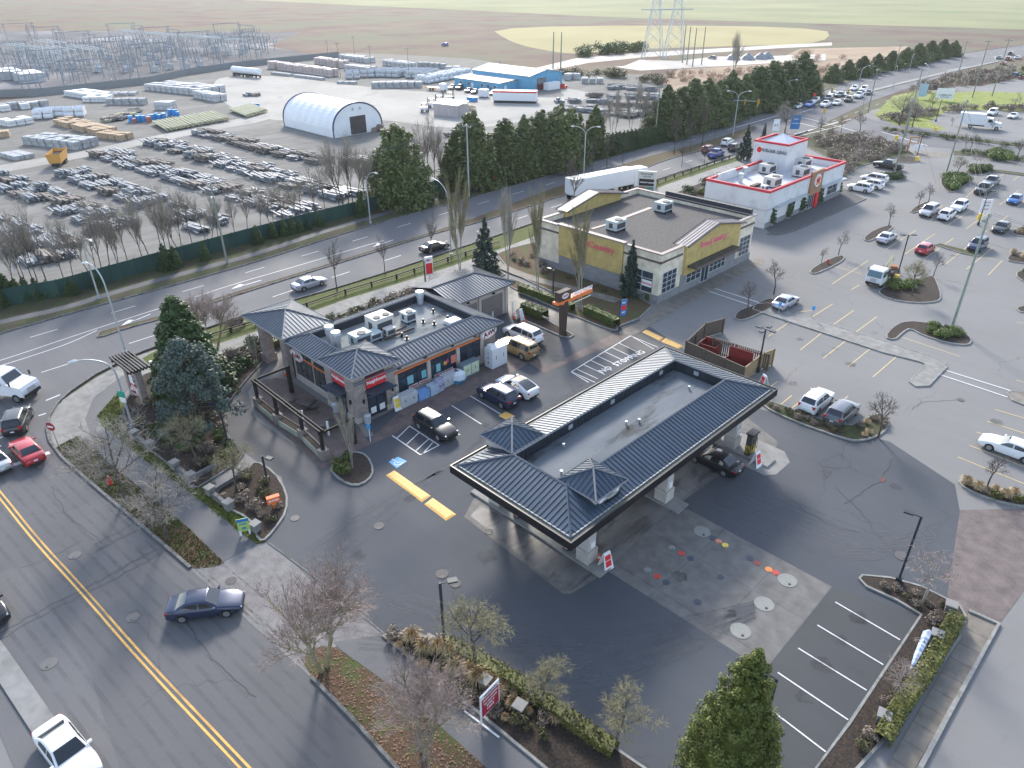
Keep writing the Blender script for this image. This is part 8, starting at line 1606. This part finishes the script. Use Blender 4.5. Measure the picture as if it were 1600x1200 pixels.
def rolls(sx, r, m, n=3, name='roll_stack'):
    def f():
        b = MB()
        for i in range(n): b.tube([(-sx/2, (i-(n-1)/2)*2*r, r), (sx/2, (i-(n-1)/2)*2*r, r)], r*.97, 9)
        for i in range(n-1): b.tube([(-sx/2, (i-(n-2)/2)*2*r, r*2.7), (sx/2, (i-(n-2)/2)*2*r, r*2.7)], r*.97, 9)
        return b.build(name, m)
    return Proto(f)
def bundle(m, L_, name='steel_bundle', seed=0):
    def f():
        rn = random.Random(seed); b = MB()
        for z in (0, 1): 
            for i in range(5 if z == 0 else 4):
                l = L_*rn.uniform(.7, 1); b.box(rn.uniform(-.3, .3), (i-2)*.42+.2*z+rn.uniform(-.05, .05), .14+z*.34, l, .3, .28, rn.uniform(-.03, .03))
        for i in range(8): b.box(rn.uniform(-L_*.3, L_*.3), rn.uniform(-1.3, 1.3), rn.uniform(.1, .8), L_*rn.uniform(.3, .8), rn.uniform(.12, .4), rn.uniform(.1, .25), rn.uniform(-.25, .25))
        for x in (-L_*.3, L_*.3): b.box(x, 0, 0, .15, 2.2, .13)
        return b.build(name, m)
    return Proto(f)
PW = pstack(2.6, 2.2, 1.7, K_w); PL_ = pstack(2.6, 2.2, 2.2, K_l, 2, 2); PG = pstack(2.4, 2, 1.9, K_g, 2, 2); PGl = pstack(2.4, 2, .9, K_g, 2, 1); PR = pstack(2.2, 2.0, 2.9, K_red, 3, 3, 'rack_stack'); PC = pstack(2.2, 1.8, 1.5, K_wood, 3, 2, 'crate_stack'); RL = rolls(2.4, .75, K_w); RG = rolls(2.4, .7, K_l)
def pole_():
    b = MB(); b.tube([(-7, 0, .9), (7, 0, .9)], [.22, .17], 7); b.tube([(-7, .4, .5), (7, .4, .5)], [.2, .17], 7); return b.build('long_pole', K_pole)
LP = Proto(pole_)
def drum():
    b = MB(); b.cyl(0, 0, 0, 1.5, .6, n=10); return b.build('drum', K_bl)
DB = Proto(drum)
def drum2():
    b = MB(); b.cyl(0, 0, 0, 1.3, .6, n=10); b.cyl(0, 0, .3, .4, .64, n=10); return b.build('drum', K_br)
DR = Proto(drum2)
CNT = {'pallet_stack': 0}
def cl(a, c, rows, pu, pv, P, label, cat, skip=.06, back=True):
    A, B_ = Vector(G2(*a)), Vector(G2(*c)); u = (B_-A).normalized(); n = max(1, int((B_-A).length/pu)); v = Vector((-u.y, u.x))
    if (A+v).length < A.length: v = -v
    an = math.atan2(u.y, u.x)
    for i in range(n):
        for j in range(rows):
            if RY.random() < skip: continue
            q = A+u*(i+.5)*pu+v*(j+.5)*pv; PP = P[(i//3+j) % len(P)] if isinstance(P, list) else P
            PP((q.x, q.y, 0), an+RY.uniform(-.04, .04), RY.uniform(.92, 1.06), label, cat, label+' (group)')
for a, c, r, pu, pv, P, l, ct in (((224, 141), (318, 151), 4, 3.0, 2.9, PL_, 'white block stack in the big double height group by the substation', 'pallet stack'), ((302, 153), (340, 161), 2, 2.8, 2.6, PL_, 'white stack at the near corner of the big group', 'pallet stack'), ((100, 150), (150, 158), 3, 2.9, 2.6, PW, 'low white stack in the left flat group', 'pallet stack'), ((158, 151), (218, 149), 2, 2.8, 2.6, PGl, 'grey striped flat stack', 'pallet stack'),
                               ((128, 160), (175, 160), 2, 2.8, 2.6, PW, 'white flat stack behind the pipe piles', 'pallet stack'), ((242, 172), (278, 172), 2, 2.5, 2.4, PL_, 'white crate stack behind the blue drums', 'pallet stack'), ((165, 164), (235, 164), 1, 2.6, 2.4, PG, 'grey stack in the row before the drums', 'pallet stack'), ((3, 175), (85, 166), 2, 2.7, 2.5, [PW, PG], 'mixed white and grey stack at the left edge of the yard', 'pallet stack'),
                               ((52, 187), (135, 182), 2, 2.7, 2.4, RL, 'white wrapped roll in the left of the yard', 'roll stack'), ((0, 196), (20, 200), 3, 2.5, 2.3, PW, 'white stack cut by the left edge', 'pallet stack'), ((36, 226), (125, 236), 3, 2.6, 2.3, PG, 'grey block stack behind the orange bin', 'pallet stack'), ((0, 216), (22, 214), 2, 2.4, 2.2, PC, 'brown crate stack at the left edge', 'crate stack'), ((78, 194), (150, 213), 3, 2.3, 2.0, PC, 'timber crate stack in the long wooden block', 'crate stack'), ((150, 216), (198, 222), 2, 2.3, 2.1, PC, 'timber crate stack by the yard track', 'crate stack'), ((0, 245), (25, 252), 2, 2.5, 2.2, PGl, 'low grey stack left of the yard track', 'pallet stack'),
                               ((418, 107), (518, 121), 2, 2.4, 2.4, PR, 'tall red and white rack beyond the white yard', 'rack stack'), ((422, 116), (505, 126), 1, 2.5, 2.3, PGl, 'low grey stack in front of the red and white racks', 'pallet stack'), ((490, 100), (535, 107), 2, 2.6, 2.3, PR, 'red and white rack behind the first rack row', 'rack stack'), ((528, 93), (578, 100), 2, 3.4, 3.0, PL_, 'pale stack in the back row of the yard', 'pallet stack'), ((536, 110), (580, 115), 2, 3.2, 2.8, PL_, 'pale stack behind the wrapped rolls', 'pallet stack'),
                               ((596, 102), (640, 108), 2, 3.2, 2.9, PL_, 'pale stack in the middle back row', 'pallet stack'), ((650, 104), (700, 108), 1, 3.2, 2.6, PG, 'grey stack in the right back row', 'pallet stack'), ((695, 113), (742, 113), 2, 3.2, 2.7, PL_, 'pale stack left of the blue workshop roof', 'pallet stack'), ((540, 124), (600, 122), 3, 2.9, 3.2, RG, 'pale roll left of the roll field', 'roll stack'), ((582, 120), (670, 124), 4, 2.9, 3.6, RG, 'pale roll in the middle roll field', 'roll stack'), ((670, 131), (738, 118), 2, 3.1, 3.4, RL, 'white roll in the right roll field', 'roll stack'),
                               ((525, 131), (560, 132), 1, 2.6, 2.3, PGl, 'low grey stack in front of the roll field', 'pallet stack'), ((580, 138), (662, 137), 2, 2.6, 2.5, PG, 'grey stack at the front of the roll field', 'pallet stack'), ((880, 125), (902, 126), 2, 2.8, 2.5, PL_, 'pale stack right behind the blue workshop', 'pallet stack'), ((908, 131), (945, 131), 2, 2.8, 2.5, PG, 'grey stack right of the blue workshop', 'pallet stack')):
    cl(a, c, r, pu, pv, P, l, ct)
for i in range(34): t = i/33; v = G(250+95*t, 201-17*t); LP((v.x, v.y, .1 if i % 2 else 0), R(-8)+RY.uniform(-.03, .03), 1, 'long pale treated pole in the stack beside the yard track', 'pole', 'long poles by the track')
for i in range(16): t = i/15; v = G(372+32*t, 180-9*t); LP((v.x, v.y, .0), R(-8)+RY.uniform(-.03, .03), 1, 'long pale pole in the far stack left of the fabric shed', 'pole', 'long poles by the shed')
for i in range(20): t = i/19; v = G(203+76*t+RY.uniform(-3, 3), 193-13*t+RY.uniform(-3, 3)); (DB if i % 5 != 2 else DR)((v.x, v.y, 0), 0, RY.uniform(.9, 1.2), 'blue or brown drum in the mixed row behind the poles', 'drum', 'drums behind the poles')
for i in range(26): t = i/25; v = G(165+50*t, 190-14*t+RY.uniform(-4, 4)); b_ = bundle([K_rust, K_pole, K_st][i % 3], 3.5, 'timber_offcut', i) if i < 4 else None; OFF = (OFF if i else []) + ([b_] if b_ else []); OFF[i % 4]((v.x, v.y, RY.uniform(0, .5)), RY.uniform(0, 3), .9, 'jumbled short timber piece behind the blue drums', 'timber', 'jumbled timber pile')
BD = [bundle(K_st, 5.2, seed=1), bundle(K_st, 4.2, seed=2), bundle(K_rust, 5.0, seed=3), bundle(K_st, 6.0, seed=4), bundle(K_st, 4.6, seed=5)]
ROWS = [([(-30, 275), (0, 285), (60, 305), (130, 335), (190, 360)], 3, 0, 'in the leftmost long row'), ([(102, 268), (150, 285), (220, 312), (300, 345), (350, 362)], 3, 0, 'in the row right of the orange bin'), ([(160, 240), (230, 262), (330, 292), (400, 312), (480, 338)], 3, 0, 'in the middle long row'), ([(240, 222), (300, 240), (370, 260), (450, 285), (550, 310)], 3, 0, 'in the row below the fabric shed shadow'), ([(308, 208), (360, 220), (430, 240), (510, 256)], 2, 2, 'in the brownish row left of the shed'),
        ([(-20, 345), (20, 368), (60, 395), (90, 415)], 3, 0, 'in the bottom left corner row'), ([(75, 365), (112, 392)], 2, 0, 'in the short row by the bare trees'), ([(548, 250), (600, 262), (660, 272)], 2, 1, 'right of the fabric shed'), ([(700, 210), (760, 215)], 3, 0, 'behind the cedars'), ([(872, 170), (930, 174), (1000, 184)], 3, 0, 'in the dark yard corner, near row'), ([(885, 160), (960, 163), (1025, 168)], 3, 0, 'in the dark yard corner, second row'), ([(915, 150), (1032, 154)], 3, 0, 'in the dark yard corner, third row'), ([(948, 138), (1032, 141)], 3, 0, 'in the dark yard corner, back row')]
NB = 0
for pts, k, bias, l in ROWS:
    p = [Vector(G2(*q)) for q in pts]
    for i in range(len(p)-1):
        L_ = (p[i+1]-p[i]).length; u = (p[i+1]-p[i]).normalized(); w = Vector((-u.y, u.x)); an = math.atan2(u.y, u.x); n = max(1, int(L_/5.0))
        for a in range(n):
            for c in range(k):
                if RY.random() < .06 or NB > 297: continue
                NB += 1; q = p[i]+u*(a+.5)*L_/n+w*(c-(k-1)/2)*2.3+u*RY.uniform(-.8, .8); P = BD[2] if (bias and RY.random() < .35) else RY.choice(BD)
                P((q.x, q.y, 0), an+RY.uniform(-.06, .06), RY.uniform(.85, 1.1), 'steel or timber bundle '+l, 'bundle', 'bundles '+l, sz=RY.uniform(.8, 1.7))
# containers, bins, plant
def cont(px, L_, W_, H_, m, label, an, z=.3, name='office_trailer', stripe=None, wh=False):
    v = G(*px); o = empty(name, (v.x, v.y, 0), an, label, 'trailer' if wh else 'container'); b = MB(); b.b2(-L_/2, L_/2, -W_/2, W_/2, z, z+H_); b.build('body', m, o); b = MB(); b.b2(-L_/2+.3, L_/2-.3, -W_/2+.2, W_/2-.2, 0, z); b.build('skid', M_trimb, o)
    if stripe: b = MB(); b.b2(-L_/2-.03, L_/2+.03, -W_/2-.03, W_/2+.03, z+H_*.82, z+H_*.97); b.build('stripe', stripe, o)
    return o
cont((805, 160), 14, 3.2, 2.9, M_wsign, 'white office trailer with red roof stripe in front of the workshop', R(35), .7, stripe=M_rsign, wh=True); cont((818, 139), 6, 2.4, 2.4, M_wsign, 'white container against the workshop front wall', R(0), .1, 'shipping_container'); cont((862, 140), 6, 2.4, 2.4, M_wsign, 'white container at the open bay of the workshop', R(90), .1, 'shipping_container'); cont((756, 152), 3, 2.4, 2.2, K_w, 'small white box beside the blue tanks', R(20), .3, 'storage_box'); cont((738, 158), 3, 2, 1.2, K_bl, 'blue tank beside the office trailer', 0, .1, 'tank')
o = cont((705, 180), 9, 5, 3.2, M('weathered_cladding', (.34, .3, .3), (.46, .42, .42), .8, .8, stretch=(3, 3, .3)), 'open fronted weathered lean-to shed behind the cedars', R(10), 0, 'lean_to_shed'); b = MB(); b.quad((-4.8, -2.8, 3.3), (4.8, -2.8, 3.3), (4.8, 2.8, 4.0), (-4.8, 2.8, 4.0)); b.build('roof', M_wr, o)
v = G(94, 257); o = empty('tipper_bin', (v.x, v.y, 0), R(-28), 'orange ribbed tipper bin standing on the yard track', 'bin'); b = MB(); m_ = M('orange_bin', (.55, .27, .06), (.62, .32, .08), 1, .5)
for s_ in (-1, 1): b.quad((-3.2, s_*1.1, .9), (3.2, s_*1.1, .9), (3.6, s_*1.4, 2.9), (-3.6, s_*1.4, 2.9)); b.quad((s_*3.2, -1.1, .9), (s_*3.2, 1.1, .9), (s_*3.6, 1.4, 2.9), (s_*3.6, -1.4, 2.9))
for k in range(8): x = -3.2+k*.9; b.tube([(x, -1.12, .95), (x*1.12, -1.43, 2.85)], .07, 4)
b.quad((-3.2, -1.1, .9), (3.2, -1.1, .9), (3.2, 1.1, .9), (-3.2, 1.1, .9)); b.build('tub', m_, o); b = MB(); b.quad((-3.4, -1.25, 2.2), (3.4, -1.25, 2.2), (3.4, 1.25, 2.2), (-3.4, 1.25, 2.2)); b.build('load', M_mulch, o); b = MB(); b.b2(-3.3, 3.3, -.8, .8, .3, .88); b.build('skid', M_trimb, o)
wheels(o, (-2.2, -1.0), 2.2, .45)
for i, px in enumerate(((376, 119), (396, 121))):
    v = G(*px); o = empty('tanker_trailer', (v.x, v.y, 0), R(10), ('left', 'right')[i]+' one of the two white tanker trailers at the edge of the white yard', 'trailer'); b = MB(); b.tube([(-4.5, 0, 2.3), (-4.2, 0, 2.3), (4.2, 0, 2.3), (4.5, 0, 2.3)], [.9, 1.25, 1.25, .9], 14); b.build('tank', M_wtruck, o, smooth=False); b = MB(); b.b2(-4, 4, -.6, .6, .7, 1.1); b.build('chassis', M_trimb, o); wheels(o, (-3, -1.8, 3), 2.3)
def forklift(px, an, l, m=M_wsign):
    v = G(*px); o = empty('forklift', (v.x, v.y, 0), an, l, 'forklift'); b = MB(); b.b2(-1.4, .9, -.75, .75, .4, 1.5); b.build('chassis', m, o); b = MB(); b.b2(-1.0, .6, -.65, .65, 2.5, 2.6)
    for x in (-.9, .5):
        for y in (-.6, .6): b.b2(x-.05, x+.05, y-.05, y+.05, 1.5, 2.5)
    b.build('cage', M_blk, o); b = MB()
    for y in (-.4, .4): b.b2(1.0, 1.15, y-.08, y+.08, .1, 3.9)
    b.b2(1.0, 1.1, -.4, .4, 3.6, 3.75); b.b2(1.0, 1.1, -.4, .4, 1.0, 1.2); b.build('mast', M_blk, o); wheels(o, (-.9, .6), 1.6, .42)
forklift((664, 175), R(60), 'white forklift nearest the lean-to shed'); forklift((676, 168), R(60), 'middle forklift with tall dark mast'); forklift((688, 163), R(70), 'rear forklift of the group'); forklift((704, 158), R(20), 'white forklift facing the blue workshop')
v = G(683, 142); o = empty('flatbed_truck', (v.x, v.y, 0), R(15), 'white flatbed truck with an orange tail at the workshop', 'truck'); b = MB(); cabmesh(b, 1.6, 3.8, 2.2, .6, 2.6, 0, 1.6); b.build('cab', M_wtruck, o); b = MB(); b.b2(-4, 1.4, -1.1, 1.1, .95, 1.15); b.b2(-4.1, -3.9, -1.1, 1.1, .8, 1.3); b.build('flatbed', M_ora, o); wheels(o, (2.7, -2.4), 2.1, .45)
for px, m_, s, l in (((388, 150), K_st, 1, 'grey machine parts on the white yard, left'), ((402, 150), K_rust, .9, 'rusty machine parts on the white yard, right'), ((396, 166), K_bl, .8, 'blue machine part at the end of the long poles'), ((872, 160), K_st, 1, 'dark scrap pile behind the cedars'), ((880, 138), M_red, 1.1, 'red machinery beside the workshop containers'), ((832, 158), M_ora, 1, 'orange machine with dark ramp right of the office trailer'), ((735, 172), M('pale_sand', (.6, .5, .35), rough=.9), 1.1, 'heap of pale sand by the lean-to shed'), ((1195, 131), K_st, 1, 'x'), ((590, 204), M('brown_soil', (.25, .2, .16), rough=.95), 1.4, 'brown soil heap at the shed end')):
    if l == 'x': continue
    v = G(*px); b = MB()
    for _ in range(14): a = RY.uniform(0, 6.3); k = RY.uniform(0, 1.8)*s; b.box(k*math.cos(a), k*math.sin(a), 0, RY.uniform(.6, 1.8)*s, RY.uniform(.4, 1)*s, RY.uniform(.5, 1.6)*s*(1-k/4), a)
    o = b.build('machinery' if m_ not in (K_rust,) else 'scrap', m_, label=l, category='machinery'); o.location = (v.x, v.y, 0)
for i, (x, y) in enumerate(((1168, 93), (1188, 92), (1198, 91), (1145, 93))):
    v = G(x, y); b = MB(); b.tube([(0, 0, 0), (0, 0, 1.6), (0, 0, 2.8)], [3.6, 2.2, .3], 9); o = b.build('gravel_heap', K_st, label='dark gravel heap on the far dirt pad', category='heap', group='far gravel heaps'); o.location = v
# substation
K_gal = M('substation_steel', (.2, .215, .24), (.3, .32, .35), 1, .5); K_beam = M('pale_bus_beam', (.62, .62, .6), rough=.5)
def gantry():
    o = empty('gantry'); b = MB()
    for x in (-8, 8):
        for s_ in (-1, 1): b.tube([(x, s_*1.2, 0), (x, s_*.3, 9)], .13, 4)
        for k in range(4): b.tube([(x, -1.2+.25*k, 2*k+1), (x, 1.2-.25*k, 2*k+2.5)], .06, 3)
    b.build('legs', K_gal, o); b = MB(); b.tube([(-9, -.3, 9), (9, -.3, 9)], .14, 4); b.tube([(-9, .3, 9), (9, .3, 9)], .14, 4)
    for k in range(12): b.tube([(-8.5+k*1.5, -.3, 9), (-7.8+k*1.5, .3, 9)], .06, 3)
    b.build('beam', K_gal, o); return o
def busrun():
    b = MB()
    for k in range(3): b.tube([(-14, k*2.4, 6.4), (14, k*2.4, 6.4)], .16, 5)
    for x in (-12, -4, 4, 12):
        for k in range(3): b.tube([(x, k*2.4, 0), (x, k*2.4, 6.4)], .12, 4)
    return b.build('bus_bar_run', K_beam)
def busup():
    b = MB(); b.tube([(0, 0, 0), (0, 0, 3.2)], .16, 4); b.tube([(-1.6, 0, 3.2), (1.6, 0, 3.2)], .12, 4)
    for x in (-1.5, 0, 1.5): b.tube([(x, 0, 3.2), (x, 0, 5)], [.14, .1], 5)
    return b.build('switch_stand', K_gal)
def brk():
    b = MB(); b.box(0, 0, .3, 2.2, 1.6, 2.0); b.box(0, 0, 0, 2.4, 1.8, .3)
    for x in (-.7, 0, .7): b.tube([(x, 0, 2.3), (x*1.5, 0, 4.2)], [.16, .1], 5)
    return b.build('circuit_breaker', K_l)
PGN, PBR, PBS, PBK = Proto(gantry), Proto(busrun), Proto(busup), Proto(brk)
SUB = ccw([G2(*q) for q in [(-100, 200), (-100, 60), (400, 60), (440, 84), (380, 98), (250, 118), (110, 140), (40, 148)]]); sx = [q[0] for q in SUB]; sy = [q[1] for q in SUB]; c1_ = c2_ = 0
def insub(x, y): return inside(SUB, x, y) and x > -760
x = max(sx)-6; row = 0; NS_ = [0, 0]
while x > -740:
    y = min(sy)+4; row += 1
    while y < max(sy):
        if insub(x, y):
            if row % 4 == 1 and int(y/22) % 2 == 0 and NS_[0] < 90: PGN((x, y, 0), R(90) if row % 8 == 1 else 0, 1, 'steel lattice gantry in the electrical substation', 'gantry', 'substation gantries'); NS_[0] += 1; y += 16
            elif NS_[1] < 290 and RY.random() < .5: PBS((x+RY.uniform(-1, 1), y, 0), R(90), RY.uniform(.9, 1.4), 'insulated switch stand in the electrical substation', 'switchgear', 'substation switch stands'); NS_[1] += 1
        y += 5.5
    x -= 6.5
for i, (px, an) in enumerate((((75, 92), 0), ((130, 104), 0), ((85, 105), 0), ((25, 98), 0), ((250, 78), 0), ((300, 82), 0), ((200, 72), 0), ((60, 106), 0), ((345, 86), 0))): v = G(*px); PBR((v.x, v.y, 0), R(an), 1.2, 'pale overhead bus bar run on posts in the substation', 'bus bar', 'substation bus bars')
for i in range(40): v = G(RY.uniform(20, 400), RY.uniform(80, 118)); (PBK((v.x, v.y, 0), 0, 1, 'pale grey circuit breaker cabinet in the substation', 'switchgear', 'substation breakers') if insub(v.x, v.y) else None)
for px, l in (((12, 122), 'left one of the two flat white roofed control sheds'), ((46, 126), 'right one of the two flat white roofed control sheds')): v = G(*px); o = empty('control_shed', (v.x, v.y, 0), 0, l, 'shed'); b = MB(); b.b2(-7, 7, -4, 4, 0, 3); b.build('wall', K_l, o); b = MB(); b.b2(-7.3, 7.3, -4.3, 4.3, 3, 3.25); b.build('roof', M_wsign, o)
b = MB(); FP_ = gp([(0, 152), (60, 150), (150, 140), (230, 131), (290, 118), (360, 107), (430, 99), (530, 89)], 0, False); strip(b, FP_, .08, 0, 2.4); o = b.build('chain_link_fence', M('chain_link', (.2, .21, .22), rough=.7), label='grey chain link fence between the substation and the storage yard', category='fence')
# haze: real air around the whole scene
b = MB(); b.b2(-2900, 500, -500, 3300, -1.2, 60); hz = b.build('haze', [], kind='stuff', label='thin pale winter haze', category='haze')
hm = bpy.data.materials.new('haze_air'); hm.use_nodes = True; n = hm.node_tree
for nd in list(n.nodes):
    if nd.type == 'BSDF_PRINCIPLED': n.nodes.remove(nd)
pv = n.nodes.new('ShaderNodeVolumePrincipled'); pv.inputs['Color'].default_value = (.85, .88, .93, 1); pv.inputs['Density'].default_value = .0001; pv.inputs['Anisotropy'].default_value = .2
n.links.new(pv.outputs[0], n.nodes['Material Output'].inputs['Volume']); hz.data.materials.append(hm)
